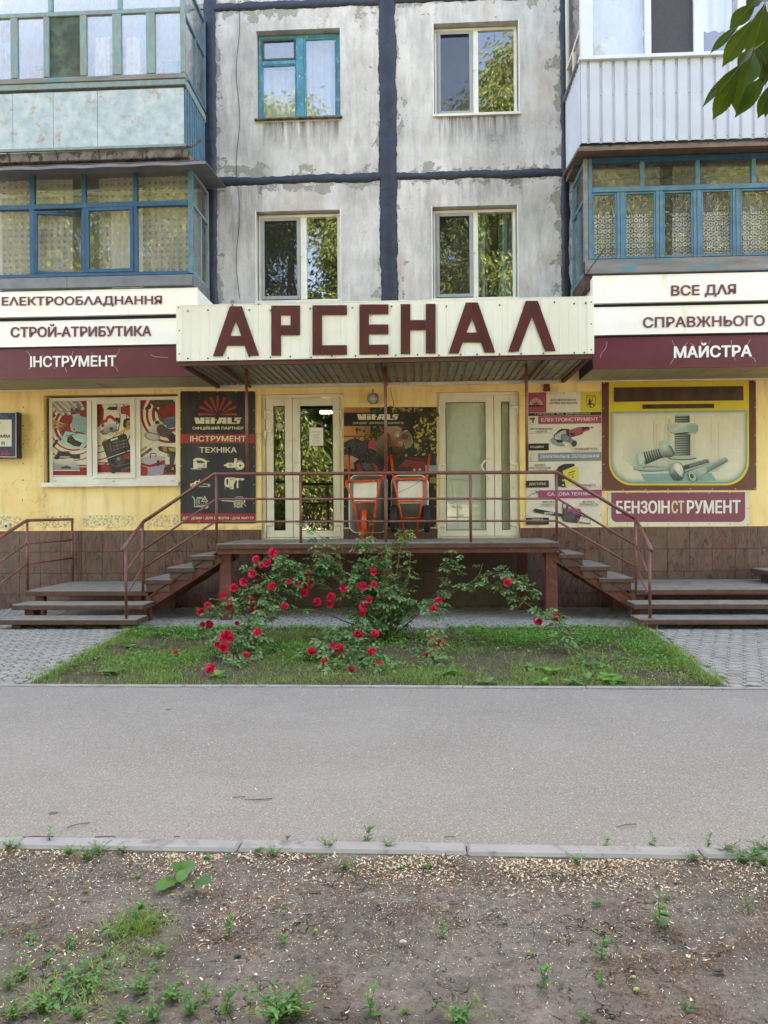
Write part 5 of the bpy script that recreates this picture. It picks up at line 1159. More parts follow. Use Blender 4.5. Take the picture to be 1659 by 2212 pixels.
a.poly([(974, 184), (1118, 180), (1118, 300), (1095, 335), (1048, 352), (1000, 338), (976, 305)], K); a.poly([(980, 190), (1112, 186), (1112, 298), (1090, 330), (1048, 345), (1004, 332), (982, 303)], 'd3be3c')
a.poly([(1015, 215), (1035, 212), (1040, 240), (1065, 235), (1068, 200), (1075, 205), (1072, 250), (1045, 258), (1050, 280), (1100, 285), (1095, 330), (1085, 330), (1080, 300), (1040, 300), (1050, 345), (1035, 342), (1015, 300), (985, 300), (1010, 275)], K)
a.poly([(90, 430), (1206, 412), (1206, 458), (90, 475)], K); a.text('ГАРАНТІЯ  ВІД  ВИРОБНИКА', 195, 1045, 432, 462, 'cfc2ac', skew=8)
a.poly([(242, 478), (1206, 462), (1206, 582), (242, 596)], PK); a.text('ЕЛЕКТРОІНСТРУМЕНТ', 290, 1155, 502, 562, 'ead9cc', skew=12)
a.line([(90, 600), (1206, 584)], 4, '9a8f80'); a.poly([(100, 500), (190, 498), (195, 520), (175, 530), (172, 580), (150, 578), (152, 535), (105, 520)], '5c554a'); 
a.text('РЕГУЛЮВАННЯ', 124, 452, 655, 685, K); a.text('ОБЕРТІВ', 200, 375, 698, 726, K); a.line([(96, 737), (448, 734), (492, 790)], 3, K)
a.ell(560, 870, 135, 62, '7c8388', 12); a.ell(560, 862, 128, 56, '8d9498', 12); a.ell(565, 855, 55, 26, K, 10)
a.poly([(480, 770), (545, 700), (590, 670), (700, 670), (735, 690), (830, 650), (910, 640), (1020, 640), (1030, 690), (960, 700), (900, 755), (720, 810), (660, 840), (540, 850), (485, 830)], K)
a.poly([(710, 690), (830, 655), (905, 645), (918, 720), (890, 748), (725, 795)], 'a5425a'); a.poly([(920, 690), (1020, 665), (1028, 690), (950, 712), (920, 725)], 'a5425a'); a.line([(1028, 650), (1085, 652)], 16, '4c4a44')
a.poly([(495, 770), (545, 735), (600, 700), (660, 690), (670, 740), (620, 800), (600, 835), (545, 840), (490, 820)], 'b3aea2'); a.poly([(500, 790), (530, 795), (533, 835), (492, 815)], 'cfc9bb'); a.rect(735, 730, 800, 770, '2a201f')
a.ell(640, 800, 58, 55, '6c7074', 40); a.line([(640, 790), (790, 890)], 76, '7c8286'); a.line([(700, 830), (730, 850)], 80, '686d72'); a.ell(790, 895, 42, 50, '37312f', 20); a.poly([(600, 870), (650, 920), (655, 942), (700, 920), (710, 885)], 'dcd2c0')
a.poly([(88, 896), (402, 890), (402, 998), (88, 1002)], K); a.text('НАДІЙНІ', 122, 326, 922, 968, CR_, skew=3); a.text('ПЛАВНИЙ ПУСК', 790, 1152, 955, 996, K, skew=5); a.line([(700, 922), (775, 1012), (1172, 1006)], 3, K)
a.poly([(243, 1045), (1207, 1026), (1208, 1152), (243, 1166)], '77828c'); a.text('ЗВАРЮВАЛЬНЕ ОБЛАДНАННЯ', 275, 1170, 1068, 1130, 'e6dccb', skew=12); a.line([(90, 1042), (1207, 1024)], 4, '9a8f80'); a.line([(90, 1168), (1207, 1152)], 4, '9a8f80')
a.line([(115, 1150), (115, 1090), (150, 1062), (182, 1080), (165, 1140), (130, 1158), (130, 1100)], 5, '5c554a')
a.text('ЗАХИСТ', 185, 354, 1208, 1240, K); a.text('ВІД ПЕРЕПАДІВ', 106, 434, 1250, 1284, K); a.text('НАПРУГИ', 170, 370, 1292, 1324, K)
a.poly([(500, 1320), (560, 1240), (640, 1205), (790, 1200), (800, 1235), (640, 1300), (660, 1560), (640, 1568), (505, 1540)], '2b2822'); a.poly([(612, 1310), (830, 1245), (855, 1260), (850, 1470), (665, 1562)], 'd8cc50'); a.line([(700, 1345), (805, 1312)], 14, K); a.line([(700, 1380), (800, 1352)], 8, K); a.ell(622, 1455, 16, 16, 'b9b2a0'); a.ell(622, 1530, 16, 16, 'b9b2a0'); a.rect(758, 1385, 782, 1420, '77704a')
a.poly([(54, 1462), (402, 1458), (402, 1562), (54, 1567)], K); a.text('ДОСТУПНІ', 102, 350, 1492, 1540, CR_, skew=3); a.text('НИЗЬКА ВАГА', 820, 1120, 1512, 1546, K, skew=3); a.line([(750, 1520), (790, 1558), (1180, 1556)], 3, K)
a.poly([(244, 1612), (1212, 1600), (1212, 1726), (244, 1732)], PK2); a.text('САДОВА ТЕХНІКА', 382, 1070, 1638, 1700, 'ead9d4', skew=6); a.line([(54, 1610), (1212, 1598)], 4, '9a8f80'); a.line([(75, 1705), (225, 1630)], 7, '5c554a'); a.line([(150, 1638), (180, 1675)], 5, '5c554a'); a.ell(215, 1634, 16, 14, '5c554a')
a.text('ВИСОКА', 312, 496, 1770, 1802, K); a.text('НАДІЙНІСТЬ', 275, 525, 1810, 1842, K); a.line([(262, 1853), (545, 1853), (620, 1900)], 3, K); a.text('ВЕЛИКА', 918, 1100, 1768, 1798, K); a.text('ПОТУЖНІСТЬ', 866, 1156, 1808, 1838, K); a.line([(1155, 1850), (860, 1850), (790, 1910)], 3, K)
a.poly([(160, 1915), (190, 1885), (600, 1965), (620, 2040), (590, 2010), (190, 1945)], '2a2725'); a.ell(188, 1916, 18, 18, '5a4a48'); vitals(a, 335, 1942, 482, 1970, 'cfc6b4')
a.poly([(605, 1850), (625, 1880), (610, 1890), (615, 1800), (650, 1790)], '3a3634'); a.poly([(620, 1880), (880, 1890), (905, 1960), (890, 2010), (840, 2110), (620, 2080), (600, 2030)], '37322f'); a.poly([(640, 1885), (870, 1885), (900, 1970), (800, 1975), (740, 1930), (640, 1960)], 'a0456f'); a.line([(690, 1835), (640, 2080)], 38, '4a504c')
for k in range(16): th = math.radians(k*22.5); a.line([(735+35*math.cos(th), 2010+32*math.sin(th)), (735+78*math.cos(th), 2010+72*math.sin(th))], 7, '6f6a64')
a.ell(735, 2010, 36, 34, '57504b'); a.ell(852, 2060, 18, 22, 'a0456f'); a.line([(890, 1990), (1040, 2040), (1030, 2120), (860, 2095)], 16, '33302c')
a.poly([(54, 2028), (405, 2024), (405, 2130), (54, 2134)], K); a.text('ЯКІСНІ', 145, 310, 2040, 2095, CR_)
a.build(t)

# bolts banner
ox, oy, sc = 1295.9, 815.3, .21872; q = lambda x, y: (ox+x*sc, oy+y*sc)
t = banner('bolts_banner', 'big yellow and maroon banner picturing steel bolts, a nut and a washer', [q(20, 48), q(1540, 28), q(1545, 1110), q(20, 1118)], -.012,
           [q(x, y) for x, y in ((36, 60), (222, 56), (442, 56), (659, 55), (881, 53), (1105, 50), (1330, 44), (1526, 42), (30, 308), (30, 585), (32, 860), (38, 1107), (1527, 296), (1530, 574), (1532, 855), (1527, 1098), (225, 1108), (447, 1106), (668, 1105), (888, 1102), (1107, 1100), (1332, 1099))], col='5a1d1c')
a = Art(ox, oy, sc, -.0135)
a.poly([(20, 48), (90, 47), (1470, 30), (1540, 28), (1545, 1110), (20, 1118)], ['5a1a1c', '5c1c1c', '5a1a1c', '561a1c', '6a4030', '6a3a2a'])
def rr(x0, y0, x1, y1, r, c, skew=0, n=10):
    pts = [(x0, y0), (x1, y0-skew)]
    for i in range(n+1): w_ = math.pi/2*i/n; pts.append((x1-r+r*math.cos(w_), y1-r+r*math.sin(w_)))
    for i in range(n+1): w_ = math.pi/2+math.pi/2*i/n; pts.append((x0+r+r*math.cos(w_), y1-r+r*math.sin(w_)))
    a.poly(pts, c)
rr(90, 47, 1472, 1066, 230, 'd8bf2c', 17); a.poly([(106, 340), (1452, 325), (1452, 345), (106, 352)], 'c9b436')
for i, c in enumerate(('5f8f86', '93a896', 'aeb59f', 'c2c0a6', 'cfc8ae', 'd6cdb2')): rr(106+i*9, 338+i*8, 1452-i*9, 1048-i*12, 225-i*6, c, 14)
a.poly([(240, 420), (1300, 410), (1330, 800), (1150, 930), (400, 940), (220, 800)], ['dbd0b6', 'ddd0b5', 'd2c9ad', 'b0b89f', 'aab49c', 'cfc8ac'])
a.poly([(400, 950), (1100, 940), (1150, 1020), (450, 1030)], ['7fa094', '86a498', '7b9c92', '6f968c'])
for i in range(26): xx = r.uniform(520, 1200); yy = r.uniform(360, 500); a.line([(xx, yy), (xx+r.uniform(-6, 6), yy+r.uniform(200, 560))], r.uniform(1.5, 5), r.choice(['b39a6c', 'b8a67e', 'c2b38c', 'a98f64']))
# washer left
a.ell(505, 900, 178, 30, '3d4a44'); a.ell(505, 895, 178, 28, '93a598'); a.ell(505, 893, 85, 13, '303c36'); a.ell(510, 896, 80, 9, 'a9b5a2')
# upright bolt and nut
a.ell(815, 797, 140, 20, '3a4440'); a.ell(812, 792, 130, 15, '9fae9f'); 
a.poly([(738, 560), (892, 560), (890, 772), (742, 772)], ['3c4a43', '222c28', '1a221f', '4a5850'])
for k in range(9): y = 568+k*23; a.poly([(735, y), (893, y-3), (898, y+5), (893, y+9), (742, y+12)], ['c6cfba', '55645b', '26302b', '1b2420', '55645a'])
a.poly([(744, 378), (885, 372), (885, 445), (740, 445)], ['3c4a43', '222c28', '1a221f', '4a5850'])
for k in range(3): y = 380+k*23; a.poly([(740, y), (888, y-3), (892, y+2), (888, y+6), (742, y+7)], ['c6cfba', '55645b', '26302b', '1b2420', '55645a'])
a.ell(815, 372, 72, 10, '9fb0a0')
a.poly([(668, 480), (690, 460), (850, 455), (880, 450), (950, 455), (972, 480), (970, 530), (940, 555), (860, 552), (700, 540), (668, 520)], ['93ab9a', 'b9c7b0', 'c0cab2', 'a9bba6', '9fb4a0', '88a394', '7a988a', '86a191', 'a2b5a0', 'b3c1aa', '8ea594']); a.poly([(858, 480), (885, 455), (950, 460), (970, 490), (945, 540), (880, 545)], ['8fa898', 'a5b8a4', '92ab9a', '7f9c8e', '7b978a', '88a292']); a.poly([(685, 537), (740, 552), (860, 540), (895, 548), (860, 558), (740, 562)], '2b3833')
# left lying bolt
a.poly([(590, 690), (640, 672), (690, 680), (735, 740), (740, 770), (700, 790), (620, 790)], ['a9b8a6', 'c2ccb6', '7c8f82', '4a5a52', '55655c', '37443e', '4b5a52']); a.poly([(585, 640), (600, 625), (680, 630), (700, 665), (640, 668), (590, 690)], 'a9bba6')
a.poly([(672, 675), (700, 672), (740, 745), (738, 775), (705, 780), (690, 720)], ['6f8276', '5f7268', '3c4a43', '38453f', '6a7d72', '8ea08f'])
a.poly([(400, 745), (590, 700), (622, 790), (450, 862)], ['2c3833', '46544c', '1c2521', '161d1a'])
for k in range(8): x = 417+k*23; y = 738-k*5.5; a.poly([(x, y), (x+12, y-3), (x+46, y+112-k*3), (x+35, y+118-k*3)], ['c2cab2', '9aa896', '2a332e', '3c4741'])
a.ell(405, 802, 36, 66, 'a9bba6', -8); a.ell(402, 800, 28, 56, 'b9c7b2', -8)
# round-head bolt
a.poly([(830, 870), (1060, 805), (1082, 830), (1075, 850), (840, 945)], ['3a4741', '4a574f', '27322d', '39453f', '2b3631'])
for k in range(14): x = 885+k*14; y = 860-k*4; a.poly([(x, y), (x+6, y-2), (x+16, y+48-k), (x+10, y+50-k)], ['b9c2ac', '8d9b8a', '39453e', '4b574f'])
a.poly([(835, 915), (1085, 838), (1085, 850), (840, 938)], ['a9b5a2', 'b5bfaa', '6a7a70', '5a6a60'])
a.ell(765, 928, 72, 97, '4a5a52', -10); a.ell(760, 922, 66, 90, '8fa094', -10); a.ell(772, 905, 46, 66, 'c9c8b0', -14); a.poly([(700, 960), (730, 900), (800, 980), (820, 1000), (780, 1020), (730, 1005)], ['52625a', '8a9a8e', '4a5a52', '2f3b36', '37443e', '4a5a52']); a.ell(770, 890, 24, 34, 'dcd7c0', -14)
# countersunk screw
a.poly([(1000, 905), (1230, 785), (1262, 800), (1265, 830), (1060, 945)], ['8fa091', 'a9b7a3', '8a9a8c', '5f7066', '6f8176'])
for k in range(16): x = 1035+k*13; y = 885-k*6.6; a.poly([(x, y), (x+5, y-2), (x+22, y+46), (x+17, y+50)], ['d0d5bf', 'a9b5a0', '4f5e55', '5c6a61'])
a.poly([(925, 950), (985, 905), (1015, 960), (955, 1025)], ['7d9084', 'b3c0aa', '9fb09f', '55665c']); a.poly([(985, 905), (1035, 880), (1060, 925), (1010, 955)], 'a5b5a2'); a.ell(913, 975, 36, 58, '5a6b62', -25); a.ell(911, 973, 32, 54, 'a3b3a2', -25); a.ell(908, 975, 17, 26, '2f3b36', -25)
# covered lines of print
a.poly([(137, 99), (1416, 84), (1418, 226), (140, 241)], '381812'); a.poly([(422, 266), (1128, 259), (1128, 302), (422, 311)], '381812')
a.build(t)
t = banner('petrol_tool_banner', 'long pink-maroon banner with white letters БЕНЗОІНСТРУМЕНТ under the bolts banner', [q(80, 1132), q(1470, 1128), q(1472, 1465), q(80, 1468)], -.012,
           [q(x, y) for x, y in ((95, 1150), (265, 1147), (467, 1145), (669, 1144), (870, 1142), (1075, 1140), (1278, 1140), (1453, 1140), (95, 1298), (1455, 1294), (97, 1450), (267, 1450), (469, 1450), (671, 1450), (872, 1448), (1075, 1448), (1278, 1449), (1454, 1449))], col='dcd3b8')
a = Art(ox, oy, sc, -.0135); rr(112, 1136, 1434, 1428, 55, '8a4552', 4)
for i in range(30): xx = r.uniform(130, 1300); yy = r.uniform(1150, 1400); a.line([(xx, yy), (xx+r.uniform(40, 120), yy+r.uniform(-8, 8))], 2, '7b3a47')
a.text('БЕНЗО', 160, 566, 1216, 1348, 'e9e2d2', True, 2); a.text('ІН', 575, 690, 1214, 1346, 'e9e2d2', True); a.text('СТ', 706, 832, 1214, 1346, 'dcc79a', True, 1); a.text('РУМЕНТ', 858, 1390, 1212, 1346, 'e9e2d2', True, 3); a.build(t)

# shop window adverts
ox, oy, sc = 102.6, 853.1, .17251
RED = '8e1c22'; WH = 'd8cfb8'
def panel(x0, y0, x1, y1, fn):
    a = Art(ox, oy, sc, YS+.0225); a.rect(x0, y0, x1, y1, WH); fn(a); a.build(WS, 'advert_print')
def clipc(a, cx, cy, r0, w_, x0, y0, x1, y1, c=RED):
    """ring clipped to the pane"""
    pts = []
    a.k += 1
    for i in range(48):
        qd = []
        for th, rr_ in ((i, r0-w_/2), (i+1, r0-w_/2), (i+1, r0+w_/2), (i, r0+w_/2)):
            w2 = 2*math.pi*th/48; qd.append((min(max(cx+rr_*math.cos(w2), x0), x1), min(max(cy+rr_*math.sin(w2), y0), y1)))
        xs_ = [p[0] for p in qd]; ys_ = [p[1] for p in qd]
        if max(xs_)-min(xs_) > .5 and max(ys_)-min(ys_) > .5: a.poly(qd, c, False)
def bands(a, x0, x1, y0):
    a.rect(x0, y0, x1, y0+18, RED); a.rect(x0, y0+38, x1, y0+145, RED); a.rect(x0, y0+158, x1, y0+168, RED)
def p1(a):
    X = (52, 62, 492, 1040)
    for r0, w_ in ((120, 150), (235, 34), (300, 18), (360, 14), (430, 12)): clipc(a, 330, 390, r0, w_, *X)
    a.poly([(350, 62), (492, 62), (492, 280), (400, 300)], RED); a.poly([(52, 200), (110, 260), (52, 300)], RED)
    a.rect(52, 875, 492, 895, RED); a.rect(52, 905, 492, 1005, RED); a.rect(52, 1022, 492, 1040, RED)
    for (x, y, x2, y2, w_, c1) in ((60, 90, 190, 235, 60, 'a9a198'), (110, 70, 270, 230, 60, '8f8880'), (190, 70, 310, 185, 50, 'b5ada3'), (260, 66, 370, 190, 62, '9a938b'), (370, 66, 440, 170, 60, '857f78')):
        a.line([(x, y), (x2, y2)], w_, c1); a.line([(x+w_*.2, y), (x2+w_*.2, y2-w_*.2)], w_*.25, 'd6cfc4'); a.ell(x2, y2, w_*.5, w_*.5, '6d665f'); a.ell(x2, y2, w_*.36, w_*.36, 'c9c1b6' if w_ == 60 else '3b3733')
    a.poly([(300, 250), (400, 230), (400, 262), (330, 290)], 'b8ada0')
    for (x, y, x2, y2) in ((62, 320, 215, 372), (60, 350, 190, 405), (60, 385, 160, 440)): a.line([(x, y), (x2, y2)], 26, '9c7a3c'); a.line([(x, y-5), (x2, y2-5)], 7, 'd3b672'); a.ell(x2, y2, 18, 20, '8a682e')
    a.poly([(320, 270), (400, 262), (490, 285), (490, 500), (440, 470), (290, 440)], '86b0ae')
    for k in range(6): a.line([(318-k*4, 300+k*28), (488, 320+k*28)], 3, '5c8886')
    for k in range(7): a.line([(330+k*24, 275+k*2), (305+k*27, 445+k*6)], 3, '5c8886')
    a.poly([(225, 455), (490, 500), (490, 590), (440, 690), (180, 620), (165, 580)], '9fc2be'); a.poly([(240, 520), (460, 560), (400, 665), (220, 610)], 'c4cfc6'); a.poly([(250, 530), (300, 505), (345, 560), (440, 600), (400, 650), (330, 640), (240, 590)], '37302b'); a.ell(335, 430, 36, 36, 'b5a794'); a.ell(335, 430, 12, 12, '3a3430')
    a.line([(225, 520), (375, 480)], 9, '302b28'); a.line([(190, 485), (125, 570)], 9, '9a958c'); a.line([(125, 565), (65, 650)], 30, '20232b')
    a.poly([(75, 790), (140, 710), (250, 705), (300, 740), (405, 745), (410, 800), (330, 800), (300, 790), (150, 800), (110, 812)], '2e2a2d'); a.poly([(150, 785), (160, 768), (270, 768), (285, 785)], 'c6b99f')
    a.poly([(62, 860), (95, 815), (200, 800), (330, 815), (395, 870), (405, 945), (60, 945)], ['a39c90', 'cfc8bb', 'dad3c6', 'c9c2b5', 'a59e92', '8a8378', '8a8378']); a.poly([(170, 905), (240, 885), (300, 905), (290, 922), (175, 925)], '35302c'); a.line([(60, 945), (405, 945)], 10, 'd9d3c4')
    a.line([(120, 712), (280, 712)], 10, '4a2a2a')
panel(50, 60, 494, 1045, p1)
def p2(a):
    X = (612, 100, 1054, 1003)
    for r0, w_ in ((150, 130), ): clipc(a, 560, 240, r0-60, 110, *X)
    for r0, w_ in ((430, 12), (520, 14), (590, 12), (350, 10)): clipc(a, 560, 300, r0, w_, *X)
    a.poly([(612, 100), (670, 100), (705, 180), (700, 300), (660, 380), (612, 420)], RED); a.rect(612, 842, 1054, 858, RED); a.rect(612, 870, 1054, 970, RED); a.rect(612, 985, 1054, 1003, RED)
    a.poly([(745, 165), (780, 148), (875, 145), (880, 190), (790, 190), (748, 182)], '28262a'); a.poly([(875, 150), (910, 140), (930, 235), (890, 230), (872, 200)], 'c0b8ac'); a.poly([(915, 150), (1035, 130), (1054, 170), (1054, 290), (1020, 280), (985, 240), (920, 240)], 'a52a26'); a.line([(955, 150), (1025, 135)], 12, '6a1a18'); a.line([(970, 100), (980, 130)], 4, RED); a.line([(1010, 100), (1005, 130)], 4, RED)
    a.poly([(665, 320), (720, 310), (745, 265), (790, 248), (860, 300), (850, 345), (790, 290), (760, 300), (745, 345), (700, 350), (715, 390), (680, 410)], '9c2420'); a.poly([(850, 280), (905, 290), (905, 345), (865, 375)], '2c2a2c'); a.poly([(865, 330), (890, 340), (880, 365)], '9a958c')
    a.poly([(700, 500), (705, 400), (760, 350), (840, 350), (875, 400), (870, 450), (800, 490)], ['8a857c', 'b2ada3', 'cac4ba', 'c2bcb0', '8f897f', '6b665f', '7c776e']); a.poly([(650, 460), (700, 430), (710, 490), (690, 495)], '6d6760'); a.line([(690, 495), (895, 440)], 12, '4a4540'); a.ell(800, 425, 24, 24, '4c4742'); a.ell(790, 490, 40, 24, 'b9b3a8')
    a.poly([(945, 370), (955, 310), (1000, 290), (1054, 292), (1054, 400), (1010, 430), (950, 400)], '2a2924'); a.poly([(990, 330), (1054, 300), (1054, 410), (985, 450), (960, 440), (950, 405), (990, 410)], 'b58f2a'); a.ell(1025, 360, 24, 28, '8a7448'); a.line([(985, 430), (850, 500)], 20, 'c9a44a')
    a.poly([(680, 600), (700, 575), (960, 485), (985, 495), (1045, 670), (1040, 685), (760, 785), (740, 775)], '2a2827'); a.poly([(700, 605), (965, 510), (1025, 665), (760, 765)], '35322f')
    for k in range(7): a.line([(735+k*42, 620-k*13), (765+k*38, 725-k*14)], 12, '6a655c' if k % 2 else '4a4642')
    for k in range(3): a.line([(820, 600+k*45), (1000, 560+k*40)], 4, 'a09a8c')
    a.line([(790, 570), (880, 540)], 22, 'd4cbb4'); a.ell(720, 568, 22, 14, 'b87438', -18); a.ell(925, 492, 22, 14, 'b87438', -18)
    a.poly([(745, 800), (1054, 690), (1054, 900), (820, 985), (800, 975)], '232121'); a.poly([(940, 760), (1054, 700), (1054, 780), (1040, 810), (960, 800)], '9a2a24'); a.poly([(820, 790), (930, 765), (980, 830), (900, 900), (870, 870)], '45403d'); a.line([(760, 850), (860, 900), (1050, 850)], 8, '6a655c'); a.line([(920, 940), (1040, 900)], 14, '6a655c'); a.ell(890, 800, 22, 18, '8a857c')
panel(610, 98, 1056, 1005, p2)
def p3(a):
    X = (1167, 54, 1616, 1040)
    for r0, w_ in ((205, 40), (285, 30), (350, 30), ): clipc(a, 1530, 240, r0, w_, *X)
    a.poly([(1167, 54), (1210, 54), (1180, 150), (1167, 200)], RED); clipc(a, 1530, 240, 70, 160, *X)
    a.rect(1400, 870, 1616, 890, RED); a.rect(1400, 905, 1616, 1000, RED); a.rect(1167, 1012, 1616, 1040, RED)
    a.poly([(1290, 100), (1340, 60), (1560, 54), (1616, 110), (1614, 190), (1580, 110), (1530, 110), (1440, 160), (1340, 150)], '3a423c'); a.poly([(1350, 90), (1450, 58), (1500, 100), (1370, 130)], '6a3a36'); a.poly([(1220, 165), (1270, 120), (1300, 130), (1290, 170), (1230, 190)], '22201f'); a.line([(1180, 195), (1225, 172)], 5, 'b0a89c'); a.line([(1350, 160), (1450, 335)], 34, '2a2522'); a.line([(1365, 200), (1440, 325)], 12, '67605a')
    a.poly([(1450, 310), (1610, 265), (1616, 400), (1500, 425)], '435c7c'); a.line([(1500, 300), (1612, 275)], 18, '5f7a9a'); a.line([(1520, 360), (1600, 335)], 20, '8a3a40')
    a.ell(1310, 520, 105, 55, '8f877c', 12); a.ell(1310, 520, 80, 36, 'b9b0a4', 12)
    a.poly([(1265, 420), (1320, 350), (1360, 310), (1440, 340), (1480, 420), (1450, 490), (1380, 500), (1270, 470)], ['cfc8ba', 'd9d3c6', 'c9c2b5', 'b5aea2', '8f887d', '7d766c', 'a39c90', 'bdb6a9']); a.line([(1262, 465), (1390, 495)], 8, '3a3430'); a.ell(1375, 345, 30, 22, '2e2a28')
    a.ell(1430, 440, 62, 74, '4a3a3a', -20); a.line([(1440, 430), (1560, 530)], 96, '45403f'); a.ell(1562, 540, 50, 58, '2f2b2a', -25); a.ell(1566, 545, 36, 44, '151312', -25); a.arc(1430, 440, 60, 100, 260, 6, '8a2a2c'); a.text('BOSCH', 1440, 1500, 470, 500, '8a3030', True, -30)
    a.line([(1360, 570), (1240, 655)], 5, '8a8278'); a.line([(1240, 650), (1172, 700)], 26, 'b5893a'); a.line([(1440, 590), (1310, 670)], 4, '9a9288'); a.line([(1305, 670), (1172, 770)], 36, '5a565e'); a.line([(1240, 730), (1200, 758)], 18, 'b5803a')
    a.poly([(1378, 655), (1410, 640), (1500, 645), (1616, 660), (1616, 745), (1560, 760), (1500, 735), (1400, 700)], '383634'); a.poly([(1430, 640), (1490, 645), (1500, 710), (1450, 705)], 'b5762e'); a.poly([(1510, 660), (1610, 670), (1616, 715), (1530, 700)], 'a89a4a'); a.poly([(1525, 745), (1600, 745), (1580, 880), (1530, 885)], '3f3d40'); a.poly([(1500, 740), (1525, 745), (1520, 780), (1500, 770)], 'c07a2c'); a.poly([(1470, 895), (1600, 880), (1605, 970), (1480, 970)], '262424'); a.rect(1555, 905, 1582, 940, 'c8792c')
    a.poly([(1172, 805), (1270, 755), (1470, 770), (1475, 800), (1280, 870), (1172, 845)], 'b3a8b0'); a.poly([(1172, 850), (1280, 875), (1470, 810), (1468, 870), (1290, 910), (1172, 880)], '8f1f26'); a.poly([(1172, 885), (1255, 910), (1255, 1030), (1172, 1005)], '9c2a2e'); a.poly([(1258, 912), (1468, 868), (1450, 985), (1258, 1032)], 'a296a6')
    for k in range(3): a.line([(1258, 940+k*32), (1460, 895+k*32)], 4, '7a6f80')
    a.line([(1290, 790), (1292, 735), (1358, 730), (1358, 775)], 12, '25263a'); a.rect(1368, 820, 1402, 890, '2c2428')
panel(1165, 52, 1618, 1042, p3)
# stickers and notice on the left door
ox, oy, sc = 561.6, 842.3, .1514
dY = YD-.012+.024
S1 = sub('sticker', DL, P(*z7(275, 280), dY)); a = Art(ox, oy, sc, dY); a.rect(203, 232, 350, 337, 'd8cfae'); a.rect(203, 232, 350, 248, '2b4a86'); a.ell(325, 264, 22, 22, '4a4630'); a.ell(325, 264, 13, 13, 'd2a83a'); a.line([(210, 262), (265, 262)], 8, '2c2820'); a.line([(210, 274), (240, 274)], 7, '2c2820'); a.text('ОХОРОНОЮ', 208, 346, 290, 307, '2c2820', True); a.line([(212, 322), (342, 322)], 4, '6a6452'); a.build(S1)
S1 = sub('sticker', DL, P(*z7(275, 400), dY)); a = Art(ox, oy, sc, dY); a.poly([(228, 350), (295, 350), (325, 378), (325, 452), (255, 452), (228, 425)], 'cfcdc4'); a.ell(278, 397, 38, 38, '232220'); a.ell(278, 397, 33, 33, 'cfcdc4'); a.poly([(262, 420), (258, 380), (280, 365), (300, 375), (298, 400), (285, 425)], '232220'); a.poly([(262, 395), (278, 393), (278, 412), (265, 415)], 'e4e2da'); a.build(S1)
S1 = sub('sticker', DL, P(*z7(275, 520), dY)); a = Art(ox, oy, sc, dY); a.poly([(228, 472), (295, 472), (325, 500), (325, 577), (255, 577), (228, 550)], 'cfcdc4'); a.poly([(278, 480), (308, 512), (278, 552), (248, 512)], 'eceae2'); a.line([(258, 505), (258, 530)], 8, '232220'); a.line([(296, 505), (296, 530)], 8, '232220'); a.ell(258, 500, 5, 5, '232220'); a.ell(296, 500, 5, 5, '232220'); a.build(S1)
S1 = sub('paper_notice', DL, P(*z7(800, 660), dY)); a = Art(ox, oy, sc, dY); a.rect(705, 538, 900, 795, 'e6e4d6')
for k in range(9): a.line([(730+r.uniform(0, 30), 590+k*22), (830+r.uniform(0, 50), 588+k*22)], 4, '8a887c')
a.build(S1)

# ------------------------------------------------------------------ wheelbarrows standing on their noses against the wall
M_TUB = simple('sky_lit_galvanised_tub', 'e6e2d2', 'f2eee0', 3, .4, .15, c3='8a8678', s3=5, t3=(.6, .75)); M_TUBD = simple('shaded_galvanised_tub', '7d7b72', '8f8c82', 3, .35, .45, c3='6a685f', s3=5, t3=(.55, .75)); M_TUBE = simple('orange_tube_paint', 'd8440e', 'e65414', 6, .35); M_RUB = simple('black_rubber', '141312', '201e1d', 20, .7)  # pan metal twice: sky reflection painted pale for base, shading painted into sides
ox, oy, sc = 734.3, 831.5, .15628
def w3(x, y, Y): return P(ox+x*sc, oy+y*sc, Y)
def barrow(lab, rim, base, base2, kind):
    t = thing('wheelbarrow', lab, 'wheelbarrow', w3((rim[0]+rim[2])/2, 2110, -.3), 'wheelbarrows leaning on the wall')
    def rrp(x0, y0, x1, y1, r_, Y, n=5):
        pts = []
        for cx_, cy_, a0 in ((x1-r_, y0+r_, -90), (x1-r_, y1-r_, 0), (x0+r_, y1-r_, 90), (x0+r_, y0+r_, 180)):
            for i in range(n+1): th = math.radians(a0+90*i/n); pts.append(w3(cx_+r_*math.cos(th), cy_+r_*math.sin(th), Y))
        return pts
    r0 = rrp(*rim, 110, -.10); r1 = rrp(rim[0]+14, rim[1]+14, rim[2]-14, rim[3]-14, 100, -.13); r2 = rrp(*base, 45, -.36)
    n = len(r0); vs = r0+r1+r2
    # lower part of the pan slopes back towards the nose
    fs = [(i, (i+1) % n, n+(i+1) % n, n+i) for i in range(n)]+[(n+i, n+(i+1) % n, 2*n+(i+1) % n, 2*n+i) for i in range(n)]+[tuple(range(2*n, 3*n))[::-1]]
    MB().add(vs, fs).build('tub', M_TUBD, t, smooth=False)
    MB().tube(r0+[r0[0]], .011, 8).build('rim', M_TUB, t, smooth=True)
    return t
def tubes(t, paths, r_=.017, name='frame_tube', m=None):
    for p in paths: MB().tube([w3(*q_) for q_ in p], r_, 8).build(name, m or M_TUBE, t, smooth=True)
